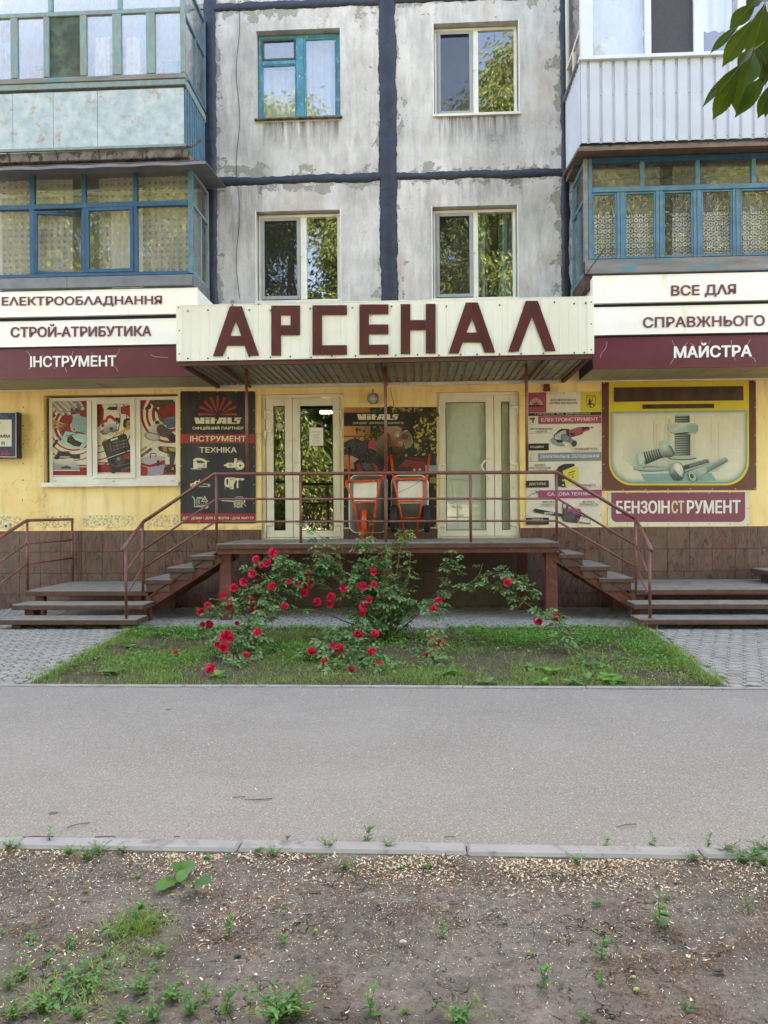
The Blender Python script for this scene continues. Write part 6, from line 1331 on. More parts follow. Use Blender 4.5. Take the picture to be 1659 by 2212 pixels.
def wheel(t, cx_, cy_, rad, wd, m, Y, rimm=None):
    c = w3(cx_, cy_, Y); s = sub('wheel', t, c); mb = MB(); prof = [(-.5, .72), (-.5, .88), (-.32, .98), (0, 1.0), (.32, .98), (.5, .88), (.5, .72)]; n = 28
    vs = [(c.x+a_*wd, c.y+b_*rad*math.cos(2*math.pi*k/n), c.z+b_*rad*math.sin(2*math.pi*k/n)) for k in range(n) for a_, b_ in prof]; k_ = len(prof)
    fs = [(i*k_+j, ((i+1) % n)*k_+j, ((i+1) % n)*k_+(j+1) % k_, i*k_+(j+1) % k_) for i in range(n) for j in range(k_)]
    mb.add(vs, fs).build('tyre', m, s, smooth=True); MB().tube([c+Vector((-wd*.35, 0, 0)), c+Vector((wd*.35, 0, 0))], rad*.72, 20).build('rim', rimm or M_TUBE, s)
    MB().tube([c+Vector((-wd*.9, 0, 0)), c+Vector((wd*.9, 0, 0))], .012, 8).build('axle', M_SCREW, s)
t = barrow('wheelbarrow with an orange single wheel and bright pan, left of the middle post', (132, 1245, 655, 2040), (188, 1335, 508, 1600), None, 1)
MB().box(*[w3(188, 1335, -.36).x, w3(508, 1335, -.36).x], -.366, -.361, w3(300, 1605, -.36).z, w3(300, 1335, -.36).z, .003).build('base_plate', M_TUB, t)
tubes(t, [[(125, 965, -.12), (130, 1310, -.3), (140, 1330, -.38)], [(660, 985, -.12), (640, 1100, -.2), (590, 1290, -.33), (545, 1315, -.4)],
          [(125, 1350, -.4), (95, 1325, -.45), (92, 1380, -.48), (170, 1560, -.42), (290, 2085, -.24), (320, 2130, -.22), (360, 2142, -.22), (410, 2128, -.22), (440, 2085, -.24), (515, 1560, -.42), (540, 1380, -.48), (550, 1310, -.45), (520, 1330, -.4)]])
tubes(t, [[(118, 1338, -.4), (530, 1318, -.4)], [(205, 1635, -.4), (500, 1612, -.4)]], .017, 'cross_bar')
tubes(t, [[(130, 870, -.1), (127, 968, -.12)], [(655, 885, -.1), (660, 985, -.12)]], .022, 'grip', M_RUB)
wheel(t, 345, 1890, .19, .075, M_TUBE, -.3)
screws_on(t, [w3(225, 1331, -.42), w3(470, 1322, -.42), w3(263, 1628, -.42), w3(443, 1620, -.42)], -.418, M_GREYF, .012)
t = barrow('wheelbarrow with two black tyres and a scratched pan, right of the middle post', (715, 1250, 1215, 2010), (800, 1330, 1140, 1600), None, 2)
MB().box(*[w3(800, 1335, -.36).x, w3(1140, 1335, -.36).x], -.366, -.361, w3(970, 1640, -.36).z, w3(970, 1325, -.36).z, .003).build('base_plate', M_TUB, t)
tubes(t, [[(705, 960, -.12), (725, 1150, -.25), (745, 1300, -.4), (800, 1560, -.42), (860, 1900, -.3), (905, 2120, -.22)], [(1238, 950, -.12), (1215, 1180, -.25), (1195, 1330, -.4), (1150, 1560, -.42), (1085, 1900, -.3), (1040, 2125, -.22)]])
tubes(t, [[(740, 1300, -.41), (1200, 1300, -.41)], [(815, 1608, -.41), (1140, 1608, -.41)], [(805, 1840, -.33), (1145, 1842, -.33)], [(905, 2138, -.22), (1055, 2138, -.22)]], .017, 'cross_bar')
tubes(t, [[(708, 862, -.1), (705, 962, -.12)], [(1236, 850, -.1), (1238, 950, -.12)]], .022, 'grip', M_RUB)
wheel(t, 748, 1850, .205, .095, M_RUB, -.3, M_BLACK); wheel(t, 1203, 1850, .205, .095, M_RUB, -.3, M_BLACK)
screws_on(t, [w3(850, 1305, -.42), w3(1096, 1303, -.42), w3(882, 1606, -.42), w3(1066, 1606, -.42)], -.428, M_GREYF, .012)
tubes(t, [[(660, 1510, -.45), (830, 1480, -.45), (1000, 1400, -.45), (1120, 1320, -.45), (1380, 1290, -.3), (1700, 1310, -.2), (1760, 1330, -.14)]], .003, 'tether_wire', M_SCREW)
# ------------------------------------------------------------------ ground
def np_mesh(name, V, Fq, mats, smooth=False, mi=None):
    """V (n,3); Fq (m,k) same-size faces"""
    me = bpy.data.meshes.new(name); V = np.asarray(V, np.float32); Fq = np.asarray(Fq, np.int32); m_, k_ = Fq.shape
    me.vertices.add(len(V)); me.vertices.foreach_set('co', V.ravel()); me.loops.add(m_*k_); me.loops.foreach_set('vertex_index', Fq.ravel())
    me.polygons.add(m_); me.polygons.foreach_set('loop_start', np.arange(0, m_*k_, k_, dtype=np.int32)); me.polygons.foreach_set('loop_total', np.full(m_, k_, np.int32))
    for mt in (mats if isinstance(mats, (list, tuple)) else [mats]): me.materials.append(mt)
    if mi is not None: me.polygons.foreach_set('material_index', np.asarray(mi, np.int32))
    if smooth: me.polygons.foreach_set('use_smooth', np.ones(m_, bool))
    me.update(calc_edges=True); me.validate(); return me
def nobj(name, me, label=None, cat=None, kind=None, parent=None, group=None):
    o = bpy.data.objects.new(name, me); COL.objects.link(o)
    if parent is not None: o.parent = parent; o.matrix_parent_inverse = Matrix.Translation(-world_loc(parent))
    if label: o['label'] = label
    if cat: o['category'] = cat
    if kind: o['kind'] = kind
    if group: o['group'] = group
    return o
def vnoise(x, y, sc, seed=0):
    """smooth value noise on arrays"""
    r = np.random.default_rng(seed); T_ = r.random((64, 64)); x = np.asarray(x)*sc+100; y = np.asarray(y)*sc+100
    xi = np.floor(x).astype(int); yi = np.floor(y).astype(int); fx = x-xi; fy = y-yi; fx = fx*fx*(3-2*fx); fy = fy*fy*(3-2*fy)
    g = lambda a, b: T_[a % 64, b % 64]
    return (g(xi, yi)*(1-fx)+g(xi+1, yi)*fx)*(1-fy)+(g(xi, yi+1)*(1-fx)+g(xi+1, yi+1)*fx)*fy
def fbm(x, y, sc, o=4, seed=0): return sum(vnoise(x, y, sc*2**i, seed+i)*.5**i for i in range(o))/sum(.5**i for i in range(o))
def asphalt_mat():
    mt, nt, bs, out = newmat('asphalt'); v = posn(nt)
    base = ramp(nt, noise(nt, v, 1.1, 6), .3, .7, lin('8c8c82'), lin('9c9b90'))
    base = mixc(nt, mth(nt, 'MULTIPLY', ramp(nt, noise(nt, v, 130, 3, .7), .42, .6), .5), base, lin('5a5654'))
    vo = N(nt, 'ShaderNodeTexVoronoi'); vo.inputs['Scale'].default_value = 105; nt.links.new(v, vo.inputs[0]); sp = N(nt, 'ShaderNodeSeparateColor'); nt.links.new(vo.outputs['Color'], sp.inputs[0])
    near = mth(nt, 'LESS_THAN', vo.outputs['Distance'], .42)
    base = mixc(nt, mth(nt, 'MULTIPLY', mth(nt, 'MULTIPLY', near, mth(nt, 'GREATER_THAN', sp.outputs[0], .72)), .85), base, lin('cbc6c0'))
    base = mixc(nt, mth(nt, 'MULTIPLY', mth(nt, 'MULTIPLY', near, mth(nt, 'LESS_THAN', sp.outputs[1], .3)), .8), base, lin('3f3c3b'))
    base = mixc(nt, mth(nt, 'MULTIPLY', ramp(nt, noise(nt, v, .9, 7, .7), .5, .7), .3), base, lin('a8a59e'))
    base = mixc(nt, mth(nt, 'MULTIPLY', ramp(nt, noise(nt, posn(nt, (.5, 1.4, 1)), 1.6, 8, .75), .55, .72), .35), base, lin('5f5a55'))
    g = N(nt, 'ShaderNodeNewGeometry'); sp2 = N(nt, 'ShaderNodeSeparateXYZ'); nt.links.new(g.outputs['Position'], sp2.inputs[0]); wob = mth(nt, 'MULTIPLY', noise(nt, v, 5, 6, .7), .25)
    e1 = ramp(nt, mth(nt, 'ADD', sp2.outputs[1], wob), -7.8, -8.0); e2 = ramp(nt, mth(nt, 'ADD', sp2.outputs[1], wob), -5.3, -5.2)
    base = mixc(nt, mth(nt, 'MULTIPLY', mth(nt, 'MAXIMUM', e1, e2), .5), base, lin('857869'))
    sv = N(nt, 'ShaderNodeTexVoronoi'); sv.inputs['Scale'].default_value = 1.1; nt.links.new(v, sv.inputs[0]); base = mixc(nt, mth(nt, 'MULTIPLY', ramp(nt, mth(nt, 'ADD', sv.outputs['Distance'], mth(nt, 'MULTIPLY', noise(nt, v, 30, 3), .04)), .05, .04), .7), base, lin('2e2b29'))
    nt.links.new(base, bs.inputs['Base Color']); bs.inputs['Roughness'].default_value = .85
    nt.links.new(bumpn(nt, mth(nt, 'ADD', noise(nt, v, 110, 4), mth(nt, 'MULTIPLY', vo.outputs['Distance'], -.8)), .8, .006), bs.inputs['Normal']); return mt
def soil_mat():
    mt, nt, bs, out = newmat('dry_cracked_soil'); v = posn(nt)
    base = ramp(nt, noise(nt, v, 2.2, 9, .68), .32, .7, lin('5c554b'), lin('857c70'))
    base = mixc(nt, mth(nt, 'MULTIPLY', ramp(nt, noise(nt, v, 30, 6, .7), .45, .65), .55), base, lin('4a4038'))
    base = mixc(nt, mth(nt, 'MULTIPLY', ramp(nt, noise(nt, v, 9, 7, .7), .56, .66), .5), base, lin('93867b'))
    crs = []
    for sc, th, mk in ((8, .035, .5), (18, .03, .6)):
        cr = N(nt, 'ShaderNodeTexVoronoi', feature='DISTANCE_TO_EDGE'); cr.inputs['Scale'].default_value = sc
        w = N(nt, 'ShaderNodeVectorMath', operation='ADD'); nz = N(nt, 'ShaderNodeTexNoise'); nz.inputs['Scale'].default_value = sc*1.6; nz.inputs['Detail'].default_value = 5
        s_ = N(nt, 'ShaderNodeVectorMath', operation='SCALE'); s_.inputs['Scale'].default_value = 1.6/sc; nt.links.new(v, nz.inputs[0]); nt.links.new(nz.outputs['Color'], s_.inputs[0])
        nt.links.new(v, w.inputs[0]); nt.links.new(s_.outputs[0], w.inputs[1]); nt.links.new(w.outputs[0], cr.inputs[0])
        crs.append(mth(nt, 'MULTIPLY', ramp(nt, cr.outputs['Distance'], th*.7, th*.15), ramp(nt, noise(nt, v, 3.5+sc*.1, 4), mk+.02, mk+.1)))
    crk = mth(nt, 'MAXIMUM', crs[0], crs[1])
    base = mixc(nt, mth(nt, 'MULTIPLY', crk, .8), base, lin('2a221e'))
    nt.links.new(base, bs.inputs['Base Color']); bs.inputs['Roughness'].default_value = 1; bs.inputs['Specular IOR Level'].default_value = .15
    h = mth(nt, 'SUBTRACT', mth(nt, 'ADD', noise(nt, v, 26, 9, .7), mth(nt, 'MULTIPLY', noise(nt, v, 120, 4), .4)), crk)
    nt.links.new(bumpn(nt, h, 1.0, .014), bs.inputs['Normal']); return mt
M_ASPH = asphalt_mat(); M_SOIL = soil_mat()
M_LAWN = simple('courtyard_ground', 'a39a80', '8f8a68', 1.5, 1, c3='b0a890', s3=2, t3=(.5, .6), spec=.1)
M_TSOIL = simple('turf_soil', '4a4234', '5c5340', 8, 1, bump=.8, bscale=40, bd=.01, spec=.1)
M_KERB = simple('kerb_concrete', '8b8780', '97938c', 6, .9, bump=.5, bscale=90, bd=.003, c3='6f6a64', s3=9, t3=(.55, .68), stretch=(.5, 1, 1))
M_PAVE = simple('grey_paver', '8c857a', '9b9488', 12, .85, bump=.5, bscale=90, bd=.003, perisland=.16, c3='6d6862', s3=5, t3=(.55, .7))
M_PSAND = simple('paver_joint_sand', '2c2823', '3a352f', 20, 1)
g = bpy.data.meshes.new('ground'); g.from_pydata([(-220, -260, -.075), (220, -260, -.075), (220, 60, -.075), (-220, 60, -.075)], [], [(0, 1, 2, 3)]); g.materials.append(M_LAWN); nobj('ground', g, kind='structure')
# asphalt sheet with a slightly worn, uneven surface
xs = np.concatenate([np.linspace(-40, -4.2, 20), np.linspace(-4, 4, 81), np.linspace(4.2, 40, 20)]); ys = np.linspace(-8.14, -5.27, 30)
XX, YY = np.meshgrid(xs, ys, indexing='ij'); ZZ = (fbm(XX, YY, .8, 3, 3)-.5)*.012
def gridf(nx, ny):
    i, j = np.meshgrid(np.arange(nx-1), np.arange(ny-1), indexing='ij'); a = (i*ny+j).ravel(); return np.stack([a, a+ny, a+ny+1, a+1], 1)
nobj('asphalt_path', np_mesh('asphalt_path', np.stack([XX, YY, ZZ], -1).reshape(-1, 3), gridf(len(xs), len(ys)), M_ASPH, True), kind='structure')
# foreground soil
xs = np.concatenate([np.linspace(-30, -3.2, 24), np.linspace(-3, 3, 420), np.linspace(3.2, 30, 24)]); ys = np.concatenate([np.linspace(-30, -10.6, 14), np.linspace(-10.5, -8.19, 190)])
XX, YY = np.meshgrid(xs, ys, indexing='ij')
def soil_z(x, y): return -.03+.018*np.clip((y+8.55)/.28, 0, 1)*1.4+(fbm(x, y, 1.2, 3, 9)-.5)*.05*np.clip((-8.24-y)/.4, 0, 1)+(fbm(x, y, 9, 5, 20)-.5)*.022+(fbm(x, y, 45, 3, 31)-.5)*.006
nobj('soil', np_mesh('soil', np.stack([XX, YY, soil_z(XX, YY)], -1).reshape(-1, 3), gridf(len(xs), len(ys)), M_SOIL, True), kind='structure')
# turf bed
TQ = [(-3.62, -2.16), (-3.44, -5.21), (2.52, -5.21), (2.74, -2.14)]
def in_turf(x, y, m=0.0):
    t = (np.asarray(y)+2.15)/(-3.06); return (y < -2.15-m) & (y > -5.21+m) & (x > -3.62+.3*t+m) & (x < 2.74-.3*t-m)
xs = np.linspace(-3.64, 2.76, 160); ys = np.linspace(-5.215, -2.14, 80); XX, YY = np.meshgrid(xs, ys, indexing='ij')
def turf_z(x, y): return -.012+(fbm(x, y, 2.5, 4, 44)-.4)*.06*np.clip(np.minimum(y+5.2, -2.15-y)*4, 0, 1)*np.clip(np.minimum(x+3.55, 2.6-x)*4, 0, 1)
nobj('turf_bed', np_mesh('turf_bed', np.stack([XX, YY, turf_z(XX, YY)], -1).reshape(-1, 3), gridf(160, 80), M_TSOIL, True), kind='structure')
# kerbs, stone by stone
def kerb(name, x0, x1, y0, y1, z0, z1, first, step, jig=.004, bev=.012):
    k = bpy.data.objects.new(name, None); COL.objects.link(k); k['kind'] = 'structure'; k.location = (0, (y0+y1)/2, 0)
    x = first-math.ceil((first-x0)/step)*step; rr_ = random.Random(3)
    while x < x1:
        MB().box(x+.0025, x+step-.0025, y0+rr_.uniform(-jig, jig), y1+rr_.uniform(-jig, jig)*.3, z0, z1+rr_.uniform(-jig, jig), bev).build('kerb_stone', M_KERB, k); x += step
    return k
kerb('kerb', -9, 9, -8.225, -8.128, -.2, .012, G(520, 1825).x, .98)
kerb('path_edging', -9, 9, -5.275, -5.215, -.2, .012, G(479, 1484).x, 1.0, .002, .006)
kb = bpy.data.objects.new('bed_edging', None); COL.objects.link(kb); kb['kind'] = 'structure'
for (p, q) in (((-3.37, -5.2), (-3.66, -2.14)), ((-3.66, -2.13), (2.78, -2.11)), ((2.78, -2.11), (2.49, -5.2))):
    p, q = Vector((*p, -.06)), Vector((*q, -.06)); n_ = int((q-p).length); 
    for i in range(n_): a_, b_ = p.lerp(q, i/n_), p.lerp(q, (i+1)/n_-.004); MB().sqtube(a_, b_, .05, .14).build('kerb_stone', M_KERB, kb)
# pavers: discs in a diagonal lattice with four-pointed stars between them
PV = bpy.data.objects.new('paved_walk', None); COL.objects.link(PV); PV['kind'] = 'structure'
MB().box(-12, 12, -5.214, .0, -.1, -.026).build('joint_sand', M_PSAND, PV)
s_ = .1; Rr = .0705
def disc_pts(): return [(.0635*math.cos(2*math.pi*k/14), .0635*math.sin(2*math.pi*k/14)) for k in range(14)]
def star_pts():
    pts = []
    for q_ in range(4):
        cx_, cy_ = [(s_, 0), (0, s_), (-s_, 0), (0, -s_)][q_]; base = math.pi+q_*math.pi/2
        for k in range(5):
            th = base-math.radians(38)+math.radians(76)*k/4; pts.append((cx_+(Rr+.003)*math.cos(th), cy_+(Rr+.003)*math.sin(th)))
        
    ang = sorted(pts, key=lambda p: math.atan2(p[1], p[0])); return [(x*.92, y*.92) for x, y in ang]
def paver_mesh(pts):
    n = len(pts); vs = [(x, y, -.03) for x, y in pts]+[(x, y, -.005) for x, y in pts]+[(x*.93, y*.93, 0) for x, y in pts]
    return vs, [(i, (i+1) % n, n+(i+1) % n, n+i) for i in range(n)]+[(n+i, n+(i+1) % n, 2*n+(i+1) % n, 2*n+i) for i in range(n)]+[tuple(range(2*n, 3*n))]
shapes = [paver_mesh(disc_pts()), paver_mesh(star_pts())]; pmes = []
for v_, f_ in shapes:
    me = bpy.data.meshes.new('paver'); me.from_pydata(v_, [], f_); me.materials.append(M_PAVE); pmes.append(me)
pl = []
rot = math.radians(22); cr_, sr_ = math.cos(rot), math.sin(rot)
for i in range(-75, 76):
    for j in range(-75, 76):
        gx, gy = i*s_, j*s_; x, y = gx*cr_-gy*sr_, gx*sr_+gy*cr_-2.5
        if not (-6.4 < x < 6.2 and -5.15 < y < -.15): continue
        if in_turf(np.array(x), np.array(y), -.09): continue
        pl.append((math.hypot(x, y+11.35), x, y, (i+j) % 2, abs(x) < 3.3+(-y)*.0+1.9))
pl.sort(); small = MB(); cnt = 0; rp = random.Random(8)
for dd_, x, y, k, vis in pl:
    z_ = rp.uniform(-.0025, .0025); tx, ty = rp.uniform(-.02, .02), rp.uniform(-.02, .02)
    edge = abs((x*1600/(y+11.35))) < 830
    if cnt < 300 and edge:
        o = obj('paver', pmes[k], (x, y, z_), (tx, ty, rot), parent=PV); cnt += 1
    else:
        v_, f_ = shapes[k]; small.add([(a*cr_-b*sr_+x, a*sr_+b*cr_+y, c+z_+a*ty-b*tx) for a, b, c in v_], f_)
small.build('paver_field', M_PAVE, PV, kind='stuff')

# ------------------------------------------------------------------ leaves, petals, grass
def leafmat(name, c1, c2, rough=.5, trans=.35, per=.3, tcol=None):
    mt = bpy.data.materials.new(name); mt.use_nodes = True; nt = mt.node_tree; nt.nodes.clear(); out = N(nt, 'ShaderNodeOutputMaterial')
    g = N(nt, 'ShaderNodeNewGeometry'); oi = N(nt, 'ShaderNodeObjectInfo')
    f = mth(nt, 'FRACT', mth(nt, 'ADD', g.outputs['Random Per Island'], oi.outputs['Random']))
    col = mixc(nt, f, lin(c1), lin(c2))
    bs = N(nt, 'ShaderNodeBsdfPrincipled'); bs.inputs['Roughness'].default_value = rough; bs.inputs['Specular IOR Level'].default_value = .3; nt.links.new(col, bs.inputs['Base Color'])
    tl = N(nt, 'ShaderNodeBsdfTranslucent')
    if tcol: nt.links.new(mixc(nt, .6, col, lin(tcol)), tl.inputs[0])
    else: nt.links.new(col, tl.inputs[0])
    mx = N(nt, 'ShaderNodeMixShader'); mx.inputs[0].default_value = trans; nt.links.new(bs.outputs[0], mx.inputs[1]); nt.links.new(tl.outputs[0], mx.inputs[2]); nt.links.new(mx.outputs[0], out.inputs[0]); return mt
M_GRASS = leafmat('grass_blade', '5c8030', '94a454', .5, .3); M_COVER = leafmat('groundcover_leaf', '4b8034', '74a248', .5, .3)
M_ROSELEAF = leafmat('rose_leaf', '47693a', '779458', .42, .25); M_NEWLEAF = leafmat('young_rose_leaf', '6a8244', '7f9450', .45, .35)
M_PETAL = leafmat('crimson_petal', 'c01438', 'ff4f78', .5, .3); M_CANE = simple('rose_cane', '4a4a2a', '5c5434', 20, .7); M_SHOOT = simple('green_shoot', '6d7f3e', '7a6a3c', 20, .6)
M_WEED = leafmat('weed_leaf', '3a7040', '5f9648', .5, .3); M_CHEST = leafmat('chestnut_leaf', '253a16', '38521e', .4, .4, tcol='6a8a20'); M_TREE = leafmat('courtyard_tree_leaf', '34522c', '8a9450', .5, .35, tcol='98a656')
M_BARK = simple('tree_bark', '4a4036', '6a5e50', 12, .9, bump=1, bscale=20, bd=.02, stretch=(1, 1, .25))
M_LITTER = None
def litter_mat():
    mt, nt, bs, out = newmat('dry_petal_litter'); g = N(nt, 'ShaderNodeNewGeometry'); r = N(nt, 'ShaderNodeValToRGB'); r.color_ramp.interpolation = 'CONSTANT'
    cs = ['c4b08a', '6e5440', 'd8cbb0', '9a7e5c', '5a4434', 'a58a66', '7c5c44', 'e6dcc6']; e = r.color_ramp.elements
    while len(e) < len(cs): e.new(.5)
    for i, c in enumerate(cs): e[i].position = i/len(cs); e[i].color = lin(c)
    nt.links.new(g.outputs['Random Per Island'], r.inputs[0]); nt.links.new(r.outputs[0], bs.inputs['Base Color']); bs.inputs['Roughness'].default_value = .9; return mt
M_LITTER = litter_mat()
def strips(n, x, y, z, ang, L_, W_, lean, curl, segs=2, tip=.12, roll=None):
    """n bent strips (grass blades, petals): arrays in, vertices and quads out"""
    k = segs+1; t = np.linspace(0, 1, k)[None, :]
    dx, dy = np.cos(ang)[:, None], np.sin(ang)[:, None]; px, py = -dy, dx
    el = lean[:, None]+curl[:, None]*t
    s = L_[:, None]/segs*np.concatenate([np.zeros((n, 1)), np.ones((n, segs))], 1)
    hx = np.cumsum(s*np.cos(el), 1); hz = np.cumsum(s*np.sin(el), 1)
    prof = 1-(1-tip)*t**1.6; w = W_[:, None]*prof/2
    V = np.zeros((n, k, 2, 3)); 
    for j, sg in enumerate((-1, 1)):
        V[:, :, j, 0] = x[:, None]+hx*dx+px*w*sg; V[:, :, j, 1] = y[:, None]+hx*dy+py*w*sg; V[:, :, j, 2] = z[:, None]+hz
    if roll is not None: V[:, :, 1, 2] += (roll[:, None]*w)
    b = (np.arange(n)*k*2)[:, None]; i = (np.arange(segs)*2)[None, :]; a = (b+i).ravel()
    return V.reshape(-1, 3), np.stack([a, a+1, a+3, a+2], 1)
# mown but shaggy grass
def dens(x, y):
    d = fbm(x, y, 1.7, 4, 77)
    bare = np.exp(-(((x+2.95)/.42)**2+((y+4.95)/.17)**2))+np.exp(-(((x-2.0)/.3)**2+((y+4.75)/.2)**2))+.7*np.exp(-(((x+.9)/.5)**2+((y+4.7)/.12)**2))
    return np.clip((d-.38)*4, .06, 1)*(1-np.clip(bare*1.4, 0, .97))
n0 = 105000; x = rng.uniform(-3.75, 2.85, n0); y = rng.uniform(-5.24, -2.08, n0)
ok = in_turf(x+rng.normal(0, .04, n0)*(1+2.5*fbm(y, y*0, 4, 2, 3)*(rng.random(n0) < .5)), y+rng.normal(0, .008, n0), 0) & (rng.random(n0) < dens(x, y)); x, y = x[ok], y[ok]; n = len(x)
tall = fbm(x, y, 3, 3, 5)
z = turf_z(x, y)
V, Q = strips(n, x, y, z, rng.uniform(0, 6.28, n), (.03+.09*tall**2*rng.random(n)*1.6)*(1+1.1*(rng.random(n) < .06)), rng.uniform(.003, .006, n), rng.uniform(.7, 1.5, n), -rng.uniform(.1, 1.4, n), 2)
o = nobj('grass', np_mesh('grass', V, Q, M_GRASS), 'shaggy green grass filling the flower bed in front of the shop', 'grass', 'stuff')
n = 9000; side = rng.integers(0, 3, n); t = rng.random(n); off = rng.normal(-.02, .045, n)
x = np.where(side == 0, -3.6+.29*t-off, np.where(side == 1, 2.72-.28*t+off, -3.6+6.3*t)); y = np.where(side == 2, -2.16+off*.5, -2.16-3.02*t)
ok = rng.random(n) < np.clip((fbm(x, y, 2.2, 3, 23)-.36)*4, 0, 1); x, y, t = x[ok], y[ok], t[ok]; n = len(x)
V, Q = strips(n, x, y, np.full(n, .0), rng.uniform(0, 6.28, n), rng.uniform(.05, .15, n), rng.uniform(.003, .006, n), rng.uniform(.5, 1.5, n), -rng.uniform(.3, 1.6, n), 3)
nobj('overhanging_grass', np_mesh('overhanging_grass', V, Q, M_GRASS), 'long ragged grass hanging over the edges of the bed', 'grass', 'stuff')
# fringe weeds creeping onto the pavers at the right edge
def ovals(n, x, y, z, r0, r1, mat, tilt=.7):
    """small folded oval leaves"""
    ang = rng.uniform(0, 6.28, n); L_ = rng.uniform(r0, r1, n); W_ = L_*rng.uniform(.55, .8, n); el = rng.uniform(-.2, tilt, n)
    ux = np.stack([np.cos(ang)*np.cos(el), np.sin(ang)*np.cos(el), np.sin(el)], 1); side = np.stack([-np.sin(ang), np.cos(ang), np.zeros(n)], 1); up = np.cross(ux, side)
    c = np.stack([x, y, z], 1); prof = [(0, 0, 0), (.35, .5, .12), (.75, .42, .1), (1, 0, -.05), (.75, -.42, .1), (.35, -.5, .12), (.5, 0, 0)]
    V = np.stack([c+ux*(L_*a)[:, None]+side*(W_*b)[:, None]+up*(L_*h)[:, None] for a, b, h in prof], 1)
    b_ = (np.arange(n)*7)[:, None]; F_ = np.concatenate([b_+np.array(q)[None] for q in ((0, 6, 2, 1), (6, 3, 2, 2), (0, 5, 4, 6), (6, 4, 3, 3))], 0)
    T_ = np.concatenate([b_+np.array(q)[None] for q in ((0, 6, 1), (6, 2, 1), (6, 3, 2), (0, 5, 6), (5, 4, 6), (4, 3, 6))], 0)
    return V.reshape(-1, 3), T_
n0 = 34000; x = rng.uniform(-3.7, 2.8, n0); y = -2.15-rng.beta(1.1, 2.2, n0)*3.05
cv = fbm(x, y, 1.6, 3, 61)
ok = in_turf(x, y, .0) & (rng.random(n0) < np.clip((cv-.33)*4.5, 0, 1)*(1-.6*(y < -4.6)))&(rng.random(n0) < dens(x, y)+.3); x, y = x[ok], y[ok]; n = len(x)
V, T_ = ovals(n, x, y, turf_z(x, y)+rng.uniform(.01, .06, n), .016, .042, M_COVER)
nobj('ground_cover', np_mesh('ground_cover', V, T_, M_COVER), 'low leafy ground cover growing through the grass of the bed', 'ground cover', 'stuff')
# dry blossom litter: a drift along the kerb, the rest scattered over the soil, some on turf and paving
def litter(n, x, y, z, l0=.006, l1=.016):
    return strips(n, x, y, z, rng.uniform(0, 6.28, n), rng.uniform(l0, l1, n), rng.uniform(.002, .008, n), rng.uniform(-.15, .3, n), rng.uniform(-.9, .7, n), 2, .35, rng.uniform(-.5, .5, n))
n0 = 60000; x = rng.uniform(-3.2, 3.2, n0); y = -8.232-np.abs(rng.normal(0, .12, n0)); m_ = fbm(x, y, 4.2, 4, 15)
ok = rng.random(n0) < np.clip((m_-.29)*3, .04, .6)*np.exp(-np.clip(-8.3-y, 0, 9)*2.5); x, y = x[ok], y[ok]
n1 = 60000; x1 = rng.uniform(-2.4, 2.4, n1); y1 = rng.uniform(-9.7, -8.3, n1); m1 = fbm(x1, y1, 3.4, 4, 52)
ok = (rng.random(n1) < np.clip((m1-.52)*4.5, .05, 1)*(.28+.4*(x1 < -.3))) ; x1, y1 = x1[ok], y1[ok]
x = np.concatenate([x, x1]); y = np.concatenate([y, y1]); n = len(x)
V, Q = litter(n, x, y, soil_z(x, y)+.003); V1, Q1 = strips(40000, *(lambda a, b: (a, b, soil_z(a, b)+.002))(rng.uniform(-2.8, 2.8, 40000), -8.24-np.abs(rng.normal(0, .45, 40000))), rng.uniform(0, 6.28, 40000), rng.uniform(.003, .009, 40000), rng.uniform(.001, .003, 40000), rng.uniform(-.2, .3, 40000), rng.uniform(-1, 1, 40000), 2, .4); Q = np.concatenate([Q, Q1+len(V)]); V = np.concatenate([V, V1])
nobj('blossom_litter', np_mesh('blossom_litter', V, Q, M_LITTER), 'dry cream and brown blossom litter drifted along the kerb and over the soil', 'litter', 'stuff')
n = 520; x = rng.uniform(-3.3, 3, n); y = np.concatenate([rng.uniform(-5.34, -5.28, 200), rng.uniform(-8.14, -5.3, 320)])
V1, Q1 = litter(n, x, y, np.full(n, .006), .005, .014)
n = 500; x = rng.normal(2.25, .22, n); y = rng.normal(-4.72, .2, n); V2, Q2 = litter(n, x, y, np.full(n, .012)); n = 200; x = rng.uniform(-5.2, 5, n); y = rng.uniform(-2.35, -2.0, n); V3, Q3 = litter(n, x, y, np.full(n, .008), .006, .014)
nobj('petal_scatter', np_mesh('petal_scatter', np.concatenate([V1, V2, V3]), np.concatenate([Q1, Q2+len(V1), Q3+len(V1)+len(V2)]), M_LITTER), 'sparse pale petals scattered on path, bed corner and paving', 'litter', 'stuff')
n0 = 60000; x = rng.uniform(-2.5, 2.5, n0); y = rng.uniform(-9.75, -8.3, n0); ok = rng.random(n0) < np.clip((fbm(x, y, 5, 4, 140)-.56)*7, .02, 1); x, y = x[ok], y[ok]; n = len(x)
V, Q = strips(n, x, y, soil_z(x, y)+.003, rng.uniform(0, 6.28, n), rng.uniform(.004, .014, n), rng.uniform(.0015, .004, n), rng.uniform(-.2, .4, n), rng.uniform(-1, 1, n), 2, .4)
nobj('brown_litter', np_mesh('brown_litter', V, Q, leafmat('brown_husks', '4a3022', '8f6a4c', .9, .05)), 'rust brown husks gathered in loose patches on the soil', 'litter', 'stuff')
